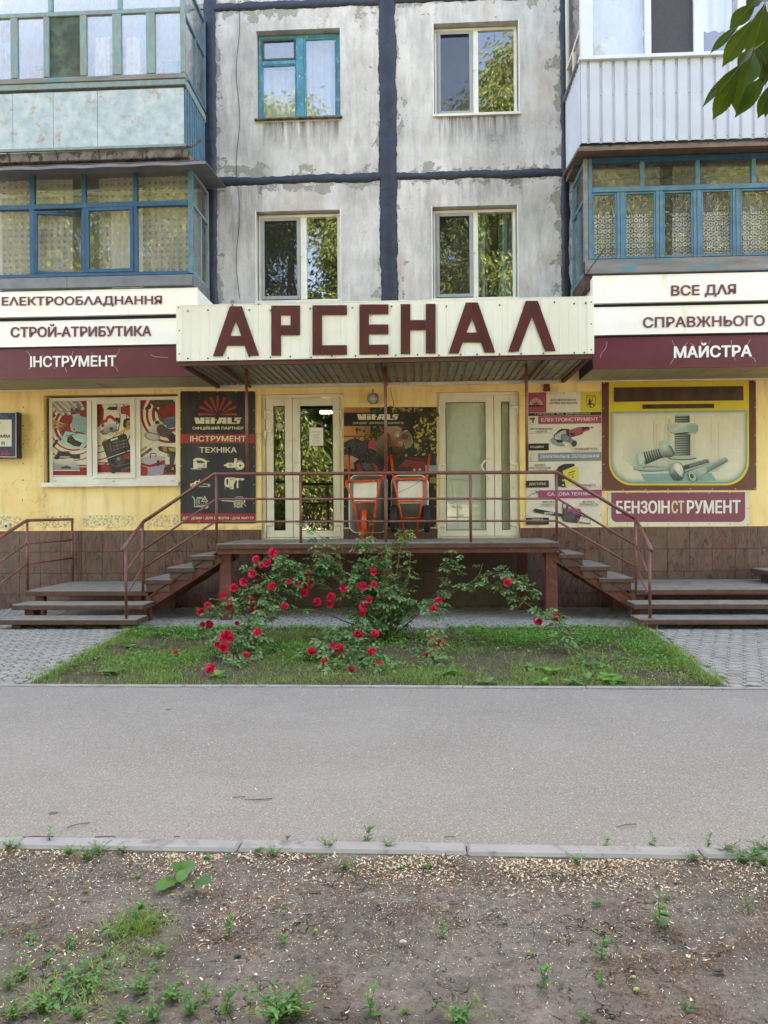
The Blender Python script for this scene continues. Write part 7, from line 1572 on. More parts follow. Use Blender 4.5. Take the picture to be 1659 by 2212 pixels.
# crumbs of earth
n = 5000; x = rng.uniform(-2.4, 2.4, n); y = rng.uniform(-9.7, -8.3, n); r0 = rng.uniform(.002, .007, n); c = np.stack([x, y, soil_z(x, y)+r0*.3], 1)
oc = np.array([(1, 0, 0), (0, 1, 0), (-1, 0, 0), (0, -1, 0), (0, 0, .8)]); V = (c[:, None]+(oc[None]*r0[:, None, None]*rng.uniform(.6, 1.3, (n, 5, 1)))).reshape(-1, 3); b_ = (np.arange(n)*5)[:, None]
T_ = np.concatenate([b_+np.array(q)[None] for q in ((0, 1, 4), (1, 2, 4), (2, 3, 4), (3, 0, 4))]); nobj('soil_crumbs', np_mesh('soil_crumbs', V, T_, M_SOIL), 'crumbs of dry earth lying on the soil', 'soil crumbs', 'stuff')
# ------------------------------------------------------------------ plants
def leaf_at(mb, base, tip, w, nrm, fold=.15, mi=0, prof=((.0, .0), (.2, .62), (.45, 1.0), (.7, .85), (.9, .38), (1, 0))):
    base, tip = Vector(base), Vector(tip); t = tip-base; L = t.length; t.normalize(); s = t.cross(Vector(nrm)).normalized(); up = s.cross(t)
    mid = []; l = []; r = []
    for a, b in prof:
        c = base+t*L*a+up*(-.18*L*a*a); mid.append(c); l.append(c-s*w/2*b+up*w*fold*b); r.append(c+s*w/2*b+up*w*fold*b)
    vs = mid+l[1:-1]+r[1:-1]; n = len(mid); m_ = n-2; fs = []
    L_ = lambda i: 0 if i == 0 else (n-1 if i == n-1 else n+i-1); R_ = lambda i: 0 if i == 0 else (n-1 if i == n-1 else n+m_+i-1)
    for i in range(n-1):
        for S_, fl in ((L_, 0), (R_, 1)):
            q = [i, i+1, S_(i+1), S_(i)]; q = [v for k, v in enumerate(q) if v not in q[:k]]
            if len(q) > 2: fs.append(tuple(q if fl else q[::-1]))
    mb.add(vs, fs, mi)
def rose_leaf_mesh(seed):
    """compound leaf: rachis with five leaflets, along +X from the origin"""
    r = random.Random(seed); mb = MB(); L = .1
    mb.tube([(0, 0, 0), (L*.5, 0, .006), (L, 0, 0)], .0012, 4, 1)
    for a, sg in ((.45, 1), (.45, -1), (.8, 1), (.8, -1)):
        l = r.uniform(.034, .046)*(1.1 if a > .6 else .9); th = sg*math.radians(r.uniform(48, 68)); b = Vector((L*a, 0, .003)); leaf_at(mb, b, b+Vector((math.cos(th)*l, math.sin(th)*l, r.uniform(-.012, .008))), l*.62, (r.uniform(-.3, .3), r.uniform(-.3, .3), 1))
    l = r.uniform(.042, .052); leaf_at(mb, (L, 0, 0), (L+l, 0, r.uniform(-.015, .004)), l*.62, (r.uniform(-.3, .3), r.uniform(-.3, .3), 1)); return mb
RL = [rose_leaf_mesh(i).mesh('leaf', [M_ROSELEAF, M_SHOOT]) for i in range(6)]; RN = [rose_leaf_mesh(20+i).mesh('leaf', [M_NEWLEAF, M_SHOOT]) for i in range(2)]
def rose_mesh(seed):
    r = random.Random(seed); mb = MB()
    for ring_, (n, rad, el, sz) in enumerate(((7, .020, 8, .030), (7, .016, 28, .028), (6, .011, 48, .024), (5, .007, 66, .02), (4, .003, 80, .016))):
        for i in range(n):
            a = 2*math.pi*(i+r.uniform(-.2, .2))/n+ring_*.5; e = math.radians(el+r.uniform(-8, 8)); d = Vector((math.cos(a)*math.cos(e), math.sin(a)*math.cos(e), math.sin(e))); b = Vector((math.cos(a)*rad*.4, math.sin(a)*rad*.4, .002*ring_))
            s = Vector((-math.sin(a), math.cos(a), 0)); up = d.cross(s)*-1; w = sz*r.uniform(.95, 1.25); L = sz*r.uniform(.9, 1.15)
            rows = []
            for t, ww, cu in ((0, .3, 0), (.4, .85, .04), (.8, 1.0, .02), (1.02, .7, -.16)):
                rows.append([b+d*L*t+s*w*ww*k*.5+up*(L*cu-(1-abs(k))*.12*w+r.uniform(-.002, .002)) for k in (-1, 0, 1)])
            vs = [p for row in rows for p in row]; mb.add(vs, [(j*3+k, j*3+k+1, (j+1)*3+k+1, (j+1)*3+k) for j in range(3) for k in range(2)])
    mb.tube([(0, 0, -.03), (0, 0, .0)], [.002, .006], 5, 1); return mb
RF = [rose_mesh(i).mesh('rose', [M_PETAL, M_SHOOT]) for i in range(5)]
RB = thing('rose_bush', 'sprawling climbing rose bush with crimson blooms in the middle of the bed', 'rose bush', (-.45, -2.8, 0))
def rp_(x, y, Y):
    u, v = 405+x*.5208, 1133.9+y*.5208
    if v > 1130: Y = min(Y, CAM.y+F*CAM.z/(v-CY)*.985-.03)
    return P(u, v, Y)
root = (825, 462, -2.85); rr_ = random.Random(4)
def smooth(pts, n=6):
    out = []
    for i in range(len(pts)-1):
        p0, p1, p2, p3 = pts[max(i-1, 0)], pts[i], pts[i+1], pts[min(i+2, len(pts)-1)]
        for k in range(n):
            t = k/n; out.append(.5*((2*p1)+(p2-p0)*t+(2*p0-5*p1+4*p2-p3)*t*t+(3*p1-p0-3*p2+p3)*t**3))
    out.append(pts[-1]); return out
leaves = []
canes = [  # (points in the bush view with depth, thickness, leaves per metre, spread, young?)
    ([root, (700, 420, -3.0), (640, 395, -3.1), (560, 362, -3.2), (480, 352, -3.3), (400, 365, -3.4), (330, 405, -3.5), (280, 440, -3.6)], .009, 5, .05, 0),
    ([root, (740, 380, -2.9), (640, 290, -3.0), (540, 240, -3.1), (430, 215, -3.2), (340, 240, -3.3), (250, 285, -3.4), (170, 335, -3.5), (80, 370, -3.5)], .008, 34, .10, 0),
    ([root, (720, 330, -2.9), (600, 220, -3.0), (500, 175, -3.1), (420, 165, -3.1), (360, 130, -3.1)], .008, 34, .09, 0),
    ([(340, 240, -3.3), (280, 190, -3.3), (275, 150, -3.3)], .005, 26, .07, 0), ([(500, 175, -3.1), (545, 130, -3.1), (560, 60, -3.1), (500, 10, -3.1)], .005, 22, .07, 0), ([(545, 130, -3.1), (620, 120, -3.1), (640, 180, -3.1)], .004, 16, .05, 1),
    ([root, (760, 330, -2.85), (735, 200, -2.9), (740, 60, -2.9)], .007, 36, .1, 0), ([(740, 60, -2.9), (755, 0, -2.9), (750, -50, -2.9)], .004, 14, .05, 0), ([root, (800, 300, -2.8), (790, 180, -2.8), (790, 140, -2.8)], .006, 34, .09, 0),
    ([root, (850, 300, -2.8), (870, 180, -2.8), (890, 60, -2.8), (910, 20, -2.8)], .006, 30, .07, 1), ([root, (840, 400, -2.85), (820, 340, -2.9), (850, 280, -2.85), (845, 220, -2.85)], .006, 60, .12, 0), ([root, (790, 410, -2.9), (770, 330, -2.9), (790, 270, -2.9)], .006, 60, .12, 0), ([root, (870, 420, -2.9), (880, 370, -2.9), (870, 310, -2.9)], .006, 60, .1, 0), ([root, (860, 330, -2.85), (905, 260, -2.85), (920, 190, -2.85), (925, 110, -2.85)], .006, 18, .06, 1),
    ([root, (830, 250, -2.8), (828, 130, -2.8), (832, 90, -2.8)], .005, 20, .06, 1),
    ([root, (850, 400, -2.9), (880, 340, -3.0), (895, 290, -3.0)], .006, 40, .1, 0), ([root, (780, 420, -2.95), (740, 360, -3.1), (700, 300, -3.1), (640, 270, -3.1)], .007, 42, .11, 0),
    ([root, (800, 420, -3.0), (770, 390, -3.1), (715, 380, -3.2), (700, 455, -3.3)], .006, 40, .1, 0), ([root, (850, 350, -3.0), (830, 290, -3.0), (800, 250, -3.0)], .006, 42, .11, 0), ([root, (730, 300, -3.), (660, 220, -3.05), (590, 170, -3.05), (590, 120, -3.05)], .006, 30, .09, 0),
    ([(400, 300, -3.3), (330, 330, -3.5), (260, 330, -3.5), (190, 360, -3.5)], .005, 40, .1, 0), ([(330, 330, -3.5), (280, 400, -3.8), (240, 460, -4.0), (210, 530, -4.1), (200, 590, -4.2)], .006, 52, .1, 0),
    ([(280, 400, -3.8), (200, 430, -4.0), (150, 480, -4.0), (160, 540, -4.1)], .005, 40, .08, 0), ([(240, 440, -3.9), (290, 470, -4.0), (260, 540, -4.1)], .004, 34, .08, 0), ([(400, 365, -3.4), (350, 300, -3.4), (420, 280, -3.4)], .005, 34, .09, 0),
    ([root, (740, 450, -3.3), (660, 440, -3.6), (600, 470, -3.9), (560, 520, -4.1), (520, 530, -4.1)], .006, 34, .08, 0), ([(640, 450, -3.8), (610, 500, -4.1), (600, 560, -4.3), (610, 600, -4.4)], .005, 44, .09, 0),
    ([root, (760, 480, -3.4), (740, 520, -4.0), (770, 560, -4.2), (800, 590, -4.3)], .005, 34, .07, 0), ([(660, 480, -3.9), (680, 520, -4.2), (690, 580, -4.4)], .004, 26, .06, 0),
    ([root, (880, 400, -2.9), (920, 350, -3.0), (960, 322, -3.1), (985, 325, -3.1)], .008, 4, .04, 0), ([root, (900, 420, -3.0), (960, 370, -3.1), (1010, 330, -3.1), (1070, 290, -3.1), (1140, 255, -3.2), (1210, 246, -3.2), (1290, 255, -3.3), (1370, 300, -3.4), (1440, 350, -3.5), (1520, 400, -3.6), (1575, 450, -3.7), (1590, 480, -3.8)], .007, 9, .05, 0),
    ([(1080, 285, -3.1), (1075, 230, -3.1), (1090, 160, -3.1), (1097, 95, -3.1)], .005, 30, .08, 0), ([(1140, 255, -3.2), (1200, 220, -3.2), (1225, 160, -3.2)], .004, 14, .05, 1), ([(1200, 246, -3.2), (1260, 205, -3.2), (1330, 195, -3.2), (1380, 215, -3.2)], .004, 36, .07, 0),
    ([(1290, 255, -3.3), (1350, 245, -3.3), (1410, 260, -3.3)], .004, 28, .07, 0), ([(985, 325, -3.1), (1020, 330, -3.2), (1035, 400, -3.5), (1030, 480, -3.9), (1010, 560, -4.1)], .004, 30, .06, 0), ([(985, 325, -3.1), (1010, 310, -3.1), (1045, 305, -3.1)], .004, 40, .07, 0),
    ([(1440, 350, -3.5), (1480, 370, -3.5), (1530, 380, -3.6)], .004, 36, .06, 0), ([(1560, 430, -3.7), (1570, 470, -3.8), (1550, 490, -3.9)], .004, 40, .06, 0), ([(1400, 290, -3.4), (1420, 260, -3.4), (1390, 215, -3.3)], .003, 20, .05, 0),
]
for pts, th, dens_, spr, young in canes:
    q = smooth([rp_(*p) if p != root else G(834, 1376, 0)+Vector((rr_.uniform(-.09, .09), rr_.uniform(-.06, .06), -.02)) for p in pts]); n = len(q)
    for k in q[1:]: k.z = max(k.z, .03)
    MB().tube(q, [th*(1-.55*i/n) for i in range(n)], 6).build('cane', M_SHOOT if young else M_CANE, RB, smooth=True)
    L_ = sum((b-a).length for a, b in zip(q, q[1:])); start = .42 if pts[0] == root and dens_ < 40 else .25 if pts[0] == root else 0
    for i in range(int(L_*dens_*1.8)):
        f = start+(1-start)*rr_.random(); k = min(int(f*(n-1)), n-2); p = q[k].lerp(q[k+1], rr_.random())
        leaves.append((p+Vector((rr_.gauss(0, spr*.45), rr_.gauss(0, spr*.6), rr_.gauss(0, spr*.3))), young or rr_.random() < .05))
print('rose leaves', len(leaves))
rr_.shuffle(leaves); extra = MB()
for i, (p, yg) in enumerate(leaves):
    me = rr_.choice(RN if yg else RL); a = rr_.uniform(0, 6.28); s = rr_.uniform(.85, 1.35)*(.65 if yg else 1.0); p.z = max(p.z, .03)
    eu = Euler((rr_.uniform(-.7, .7), rr_.uniform(-.3, .6), a))
    if i < 299: obj('leaf', me, p, eu, (s, s, s), RB)
    else:
        Mx = Matrix.Translation(p) @ eu.to_matrix().to_4x4() @ Matrix.Scale(s, 4)
        extra.add([Mx @ v.co for v in me.vertices], [tuple(f.vertices) for f in me.polygons if f.material_index == 0], 1 if yg else 0)
extra.build('leaves', [M_ROSELEAF, M_NEWLEAF], RB, kind='stuff')
fl = [(357, 125), (352, 112), (285, 144), (333, 160), (304, 172), (270, 205), (232, 237), (192, 260), (145, 292), (85, 337), (55, 362), (63, 414), (90, 413), (177, 337), (208, 352), (265, 318), (272, 350), (349, 255), (402, 338), (206, 410), (288, 447), (153, 465), (165, 450), (122, 497), (150, 510), (178, 470), (184, 557), (241, 547), (95, 600),
      (421, 237), (465, 252), (508, 248), (485, 283), (495, 207), (538, 320), (597, 300), (590, 330), (648, 266), (774, 195), (727, 255), (775, 248), (755, 310), (733, 338), (725, 372), (710, 457), (780, 452), (600, 497), (628, 517), (515, 525), (568, 577), (681, 598), (760, 527), (789, 584), (1043, 312), (1019, 350), (1022, 478), (1050, 488), (1035, 502), (1003, 540), (1329, 238), (1453, 400), (1534, 384), (1583, 453)]
sm_ = {(206, 410), (600, 497), (421, 237), (681, 598), (1583, 453), (304, 172), (63, 414), (122, 497)}
big = {(727, 255), (733, 338), (597, 300), (628, 517), (150, 510), (1035, 502)}
for (x, y) in fl:
    Y = -3.35 if x < 460 and y < 430 else (-4.1 if y > 430 and x < 330 else (-3.05 if x < 950 and y < 420 else (-4.1 if y > 430 and x < 900 and not (x > 690 and y < 470) else (-3.2 if x < 1200 and y < 400 else -3.6))))
    if x > 1250: Y = -3.4
    Y -= .12; p = rp_(x, y, Y); s = .72 if (x, y) in sm_ else (1.3 if (x, y) in big else rr_.uniform(.98, 1.18)); s *= 1.1
    d = (CAM-p).normalized()+Vector((rr_.uniform(-.5, .5), rr_.uniform(-.3, .3), rr_.uniform(-.1, .7))); eu = d.to_track_quat('Z', 'Y').to_euler()
    obj('rose', rr_.choice(RF), p, eu, (s, s, s), RB)
# fallen bloom in the grass
t = G(378, 1411, .04); o = obj('fallen_rose', RF[1], t, (.5, .2, 0), (1, 1, 1)); tag(o, 'single dark red rose head lying in the grass left of the bush', 'rose')

# weeds
def weed_mesh(seed, stems, h, leaf, wide):
    r = random.Random(seed); mb = MB()
    for i in range(stems):
        a = r.uniform(0, 6.28); ln = r.uniform(.5, 1)*h; sp = r.uniform(.1, 1)*wide; pts = [Vector((math.cos(a)*sp*t*t, math.sin(a)*sp*t*t, ln*t*(1-.15*t))) for t in (0, .33, .66, 1)]
        mb.tube(pts, .0013, 4, 1); k = max(3, int(ln/.014))
        for j in range(k):
            t = (j+1)/k; p = Vector((math.cos(a)*sp*t*t, math.sin(a)*sp*t*t, ln*t*(1-.15*t))); b = r.uniform(0, 6.28); L = leaf*r.uniform(.6, 1.15)*(1.1-.5*t)
            leaf_at(mb, p, p+Vector((math.cos(b)*L*.85, math.sin(b)*L*.85, L*r.uniform(.1, .6))), L*.42, (r.uniform(-.3, .3), r.uniform(-.3, .3), 1), .1)
    return mb.mesh('weed', [M_WEED, M_SHOOT])
WV = [weed_mesh(1, 9, .09, .034, .07), weed_mesh(2, 14, .08, .03, .1), weed_mesh(3, 3, .1, .04, .02), weed_mesh(4, 5, .06, .03, .05), weed_mesh(5, 18, .11, .036, .12)]
ORD = 'first second third fourth fifth sixth seventh eighth ninth tenth eleventh twelfth thirteenth fourteenth fifteenth sixteenth seventeenth eighteenth nineteenth twentieth'.split()
ORD += ['twenty-'+q for q in ORD[:9]]
def weeds(lst, lab, grp):
    for i_, (u, v, k, s) in enumerate(sorted(lst)):
        p = G(u, v, -.035); p.z = float(soil_z(np.array(p.x), np.array(p.y)))-.004
        o = obj('weed', WV[k], p, (0, 0, rr_.uniform(0, 6.28)), (s, s, s)); tag(o, lab+', '+ORD[i_]+' from the left', 'weed', grp)
weeds([(18, 1852, 0, .7), (40, 1848, 3, .8), (107, 1838, 2, .8), (150, 1862, 1, .7), (190, 1872, 1, .9), (215, 1862, 0, .8), (265, 1858, 3, 1), (320, 1832, 3, .7), (445, 1872, 3, .7), (295, 1905, 3, .7), (590, 1868, 1, .7), (560, 1858, 3, .8), (620, 1838, 2, .6), (710, 1852, 0, .8), (690, 1868, 3, .7), (795, 1836, 2, 1.1), (745, 1890, 1, .6)],
      'low green weed at the foot of the kerb, left half', 'weeds along the kerb, left half')
weeds([(838, 1852, 0, .6), (925, 1892, 3, .9), (865, 1890, 3, .6), (1245, 1882, 0, .7), (1310, 1848, 2, .6), (1410, 1842, 2, .7), (1500, 1878, 1, .7), (1530, 1852, 2, .8), (1570, 1862, 1, .8), (1605, 1880, 4, .6), (1632, 1872, 4, .8), (1655, 1862, 4, .8), (1650, 1888, 1, .8)], 'low green weed at the foot of the kerb, right half', 'weeds along the kerb, right half')
weeds([(185, 1932, 3, .5), (305, 1960, 1, .6), (290, 1990, 1, .8), (330, 2000, 1, .6), (150, 2045, 3, 1), (345, 2062, 3, 1), (50, 2115, 1, .8), (20, 2140, 1, .6), (100, 2080, 3, .9), (195, 2125, 3, 1.1), (250, 2030, 3, .8), (305, 2145, 0, 1), (372, 2155, 0, 1), (95, 2185, 1, .9), (30, 2200, 1, .8), (170, 2200, 1, .7), (260, 2205, 1, .9), (412, 2190, 0, .9), (140, 2150, 3, 1), (445, 2160, 2, .7), (330, 2200, 0, .9), (60, 2030, 3, .7), (330, 2095, 3, .8), (225, 2065, 3, .7)], 'green leafy weed in the littered soil at lower left', 'weeds in the lower left soil')
weeds([(495, 2020, 2, 1), (615, 2042, 3, 1.1), (490, 2188, 2, 1), (800, 2192, 2, 1), (957, 2020, 2, .7), (1425, 2002, 2, 1.3), (1287, 1958, 3, .9), (1300, 2068, 2, 1), (1175, 2132, 2, .9), (1300, 2128, 2, .6), (877, 2184, 3, .6), (1265, 2200, 3, .9), (1480, 2178, 3, .7), (1615, 1972, 2, .7), (1195, 1905, 3, .6), (1440, 1950, 3, .7)], 'small upright weed standing alone in the bare soil', 'single weeds in the bare soil')
for (u, v, k, s, lab) in ((600, 2212, 4, 1.25, 'biggest bushy weed at the bottom edge left of the middle'), (640, 2200, 1, 1.1, 'bushy weed touching the big one at the bottom edge'), (995, 2208, 4, .8, 'bushy weed at the bottom edge right of the middle')):
    p = G(u, v, -.035); p.z = float(soil_z(np.array(p.x), np.array(p.y)))-.004; o = obj('weed', WV[k], p, (0, 0, 1), (s, s, s)); tag(o, lab, 'weed')
# big-leaved seedling by the kerb
BD = thing('burdock_plant', 'low plant with big ragged oval leaves in the litter by the kerb', 'plant', G(385, 1905, -.035))
zb = lambda x, y, h: G((600+x*.30139)/1.852, (3380+y*.30139)/1.852, h)
M_BURD = leafmat('broad_leaf', '2f5a35', '5f8a3e', .5, .25)
for (b, tp, w, hb, ht) in (((350, 440), (120, 530), .045, .0, .012), ((400, 340), (590, 250), .042, .03, .035), ((400, 370), (320, 240), .03, .02, .05), ((470, 340), (380, 470), .032, .04, .005), ((600, 520), (780, 440), .034, .015, .04), ((570, 530), (450, 480), .026, .01, .035)):
    mb = MB(); leaf_at(mb, zb(*b, hb-.02), zb(*tp, ht), w*1.5, (0, -.5, 1), .1, prof=((.0, .15), (.12, .75), (.25, .85), (.38, 1.05), (.5, .95), (.64, 1.0), (.78, .75), (.9, .55), (1, 0))); mb.build('leaf', M_BURD, BD)
mb = MB(); mb.tube([zb(585, 560, -.035), zb(600, 520, 0)], .003, 6); mb.build('stem', M_SHOOT, BD)
# taller grass tufts on the left soil and at the bed edge
def tuft(u, v, n, h, spread, lab, zz_=-.035):
    p = G(u, v, zz_); x = rng.normal(p.x, spread, n); y = rng.normal(p.y, spread*.6, n)
    V, Q = strips(n, x, y, np.full(n, zz_-.005), rng.uniform(0, 6.28, n), rng.uniform(.4, 1, n)*h, rng.uniform(.002, .004, n), rng.uniform(.7, 1.5, n), -rng.uniform(.2, 1.3, n), 3)
    nobj('grass_tuft', np_mesh('grass_tuft', V, Q, M_GRASS), lab, 'grass tuft', 'stuff')
tuft(290, 2010, 420, .07, .045, 'loose grass tuft in the soil at left, below the broad leaves'); tuft(1365, 1362, 300, .2, .09, 'tall grass tuft at the right back corner of the bed', 0); tuft(250, 2060, 260, .05, .1, 'thin grass patch among the weeds at lower left'); tuft(120, 2150, 380, .06, .12, 'wide thin grass patch in the bottom left corner'); tuft(1590, 1880, 500, .06, .12, 'dense grass patch under the kerb at the right edge'); tuft(40, 1870, 220, .05, .06, 'short grass patch under the kerb at the left edge'); tuft(318, 1985, 200, .05, .04, 'small grass tuft just above the loose one at left')
# carpet of knotgrass over the lower left soil
n0 = 9000; x = rng.uniform(-1.9, -.25, n0); y = rng.uniform(-9.6, -8.5, n0); cv = fbm(x, y, 4.5, 3, 91); ok = rng.random(n0) < np.clip((cv-.5)*5, 0, 1)*np.clip((-x-.35)*1.2, 0, 1)*np.clip((-8.45-y)*2, 0.1, 1); x, y = x[ok], y[ok]; n = len(x)
V, T_ = ovals(n, x, y, soil_z(x, y)+rng.uniform(.002, .03, n), .01, .024, M_WEED); nobj('knotgrass', np_mesh('knotgrass', V, T_, M_WEED), 'low knotgrass creeping over the soil at lower left', 'ground cover', 'stuff')
# broad plantain-like leaves in the bed
def rosette(u, v, s, lab, n=7):
    p = G(u, v, .0); mb = MB(); r = random.Random(u)
    for i in range(n):
        a = 6.28*i/n+r.uniform(-.3, .3); L = s*r.uniform(.7, 1.1); leaf_at(mb, p+Vector((0, 0, .01)), p+Vector((math.cos(a)*L, math.sin(a)*L, r.uniform(.02, .07))), L*.55, (0, 0, 1), .12)
    o = mb.build('broadleaf_plant', M_ROSELEAF if r.random() < .5 else M_COVER); tag(o, lab, 'plant', 'broad-leaved plants in the bed')
LB = 'broad-leaved plant in the grass of the bed, %s from the left'
for i_, (u, v) in enumerate(sorted(((205, 1425), (280, 1400), (300, 1415), (150, 1440), (420, 1380), (560, 1390), (640, 1395), (960, 1460), (985, 1458), (1150, 1445), (1190, 1455), (1270, 1470), (1275, 1440), (1310, 1465), (1170, 1480), (1325, 1475), (1240, 1478), (470, 1462), (240, 1455), (1050, 1480)))): rosette(u, v, rr_.uniform(.08, .13), LB % ORD[i_])

# twigs, stones and small finds
M_TWIG = simple('dry_twig', '5a4a3c', '7a6a58', 30, .9); M_STONE = simple('pale_stone', 'a09a92', 'b9b3aa', 30, .9, bump=.6, bscale=60)
def twig(pts, r_, lab, z_=.008, m=None):
    o = MB().tube(smooth([G(u, v, z_)+Vector((0, 0, .003*(i % 2))) for i, (u, v) in enumerate(pts)], 4), r_, 5).build('twig', m or M_TWIG); tag(o, lab, 'twig')
twig([(978, 1573), (1010, 1577)], .004, 'short straight twig at the left end of a longer one on the asphalt') if 0 else None
for pts, lab in (([(529, 1727), (560, 1728), (588, 1725)], 'long thin twig lying level in the middle of the asphalt'), ([(502, 1722), (530, 1722)], 'short twig just left of the long level one on the asphalt'), ([(145, 1788), (165, 1782), (195, 1777)], 'curved twig on the asphalt at left, well above the kerb'), ([(375, 1880-10), (385, 1862), (388, 1855)], 'short bent twig standing up at the kerb'),
                 ([(205, 1883-0), (230, 1874), (250, 1868)], 'slanting twig on the asphalt near the left kerb'), ([(50, 1888-4), (80, 1885), (105, 1884)], 'low twig close to the left kerb'), ([(960, 1918-0), (975, 1905), (985, 1892)], 'slanting twig by the kerb in the middle of the path'), ([(1332, 1787), (1350, 1783), (1375, 1780)], 'curved pale twig on the asphalt at right')):
    pts = [(u, min(v, 1808)) for u, v in pts]; twig(pts, .0025, lab)
for pts, r_, lab in (([(502, 2038), (530, 2026), (562, 2018)], .0035, 'pale twig in the cracked soil near the middle'), ([(647, 1929), (693, 1928)], .007, 'thick dark stick lying below the kerb'), ([(417, 1998), (445, 2001)], .0035, 'pale straw piece in the soil left of middle'), ([(970, 1952), (992, 1953)], .004, 'white stub of straw right of the middle'), ([(1450, 1915), (1465, 1925)], .005, 'pale chip of wood at the right'), ([(1115, 1948), (1135, 1962), (1155, 1975)], .0025, 'thin slanting straw beside the crumbly earth'),
                  ([(0, 1968+60), (60, 2000), (100, 1985)], .002, 'thin dark stem at the left edge'), ([(1410, 2088), (1418, 2096)], .004, 'short cream straw on the right soil'), ([(670, 2125), (740, 2120)], .0025, 'dry stalk just right of the bushy weed'), ([(1490, 2175), (1520, 2180)], .0035, 'dark curved stick at lower right')):
    twig(pts, r_, lab, -.028)
def stone(u, v, s, lab, m=M_STONE, flat=.6, cat='stone', name='stone'):
    p = G(u, v, -.03); r = random.Random(u); vs = []; fs = []
    for i in range(5):
        for k in range(8): e = math.pi*(i/4)-math.pi/2; a = 6.28*k/8; q = r.uniform(.8, 1.15); vs.append((p.x+s*math.cos(e)*math.cos(a)*q, p.y+s*math.cos(e)*math.sin(a)*.75*q, p.z+s*flat*(.5+math.sin(e)*.6)))
    for i in range(4):
        for k in range(8): fs.append((i*8+k, i*8+(k+1) % 8, (i+1)*8+(k+1) % 8, (i+1)*8+k))
    o = MB().add(vs, fs).build(name, m, smooth=True); tag(o, lab, cat)
stone(871, 2037, .014, 'round speckled pale stone in the soil right of the middle'); stone(1356, 1873, .02, 'whitish stone in the litter under the right kerb'); stone(513, 2067, .013, 'flat black stone in the cracked soil', M_BLACK, .4); stone(1550, 2097, .02, 'grey lump of earth at the right', M_SOIL); stone(315, 1876, .016, 'dark brown lump beside the broad-leaved plant', M_TWIG, .5)
stone(960, 1863, .011, 'small dark lump in the litter just below the kerb', M_BLACK); stone(552, 2107, .007, 'tiny white pebble in the lower soil', M_PVCB, .8); stone(975, 2178, .006, 'small cream pebble near the bottom edge', M_PVC, .8); stone(120, 1878, .012, 'grey flat stone in the litter at left', M_STONE, .4)
M_GREENF = simple('green_seed_pod', '8a9a4a', 'a3a858', 60, .7)
for (u, v, s, lab) in ((373, 1935, .008, 'green seed pod below the broad leaves'), (682, 2012, .008, 'pale green seed pod in the middle soil'), (1369, 2113, .009, 'yellow green seed pod at right of the lower soil'), (1375, 2140, .01, 'largest green seed pod near the lower right weeds'), (1142, 2058, .007, 'small seed pod on the soil right of the middle'), (1047, 2178, .007, 'seed pod beside the bottom right bushy weed'), (544, 1823, .006, 'seed pod lying on the kerb joint'), (1360, 1813, .006, 'seed pod on the asphalt by the right kerb')):
    stone(u, v, s, lab, M_GREENF, .9, 'seed pod', 'seed_pod')
o = MB().box(0, .014, 0, .01, 0, .004, .001).build('bottle_cap_scrap', simple('light_blue_plastic', '5aa0d8', '6ab0e4', 9, .4)); p = G(1118, 1907, -.03); o.location = p; tag(o, 'tiny bright blue plastic scrap in the soil', 'scrap')
mb = MB(); p = G(343, 1851, -.02)
for i in range(5): a = i*1.25; leaf_at(mb, p, p+Vector((math.cos(a)*.028, math.sin(a)*.02, .012)), .016, (0, 0, 1), .3)
o = mb.build('dry_leaf', simple('orange_dry_leaf', 'c8741f', 'a85a18', 40, .8)); tag(o, 'crumpled orange leaf under the kerb left of the broad-leaved plant', 'leaf')
o = MB().tube([G(774, 1867, -.02), G(782, 1862, -.018)], .004, 8).build('cigarette_filter', simple('orange_paper', 'c87a48', 'd08a58', 40, .8)); tag(o, 'orange cigarette filter in the litter under the kerb', 'cigarette butt')
mb = MB(); p = G(462, 1410, .05)
for (u, v, lab) in ((556, 1541, 'leftmost dark damp spot on the far asphalt'), (654, 1552, 'dark spot right of the leftmost one'),):
    pass

# ------------------------------------------------------------------ chestnut tree at the right, its twig hanging into the frame
CT = thing('chestnut_tree', 'chestnut tree whose serrated leaves hang into the top right corner', 'tree', (4.2, -9.4, 0))
tr = [Vector((4.2, -9.4, -.1)), Vector((4.15, -9.4, 1.5)), Vector((4.25, -9.5, 3.2)), Vector((4.2, -9.6, 5.5)), Vector((4.3, -9.7, 8))]
MB().tube(smooth(tr), [.2-.006*i for i in range(25)], 10).build('trunk', M_BARK, CT, smooth=True)
MB().tube(smooth([Vector((4.22, -9.5, 2.6)), Vector((3.2, -9.1, 3.6)), Vector((2.2, -8.8, 3.7)), Vector((1.62, -8.7, 3.45))]), [.05-.0023*i for i in range(19)], 8).build('branch', M_BARK, CT, smooth=True)
zc = lambda x, y, Y: P(1485+x*.1123, y*.1123, Y)
leafl = [((1340, 40), (908, 405), 300, 0), ((1040, 430), (535, 868), 165, .03), ((1290, 330), (783, 1090), 330, .02), ((1500, 20), (1290, 985), 430, .05), ((1275, 900), (1010, 1160), 190, -.02), ((1275, 850), (1560, 1150), 300, .03), ((1290, 1010), (1100, 1560), 420, 0), ((1050, 1190), (358, 1852), 170, .02), ((1045, 1230), (640, 1730), 260, -.03),
         ((1000, 1330), (595, 2125), 330, .03), ((1200, 1330), (1002, 2035), 420, .05), ((1560, 1380), (1010, 2072), 320, .06), ((1640, 1560), (1445, 2140), 260, .02), ((1330, 980), (1560, 1500), 330, .07), ((1700, 1000), (1480, 1330), 260, .08), ((1600, 500), (1500, 980), 300, .1), ((1750, 1500), (1540, 2100), 240, .03), ((1450, -120), (1200, 60), 260, 0), ((1700, 100), (1520, 620), 360, .12), ((1760, 700), (1560, 1250), 300, .12)]
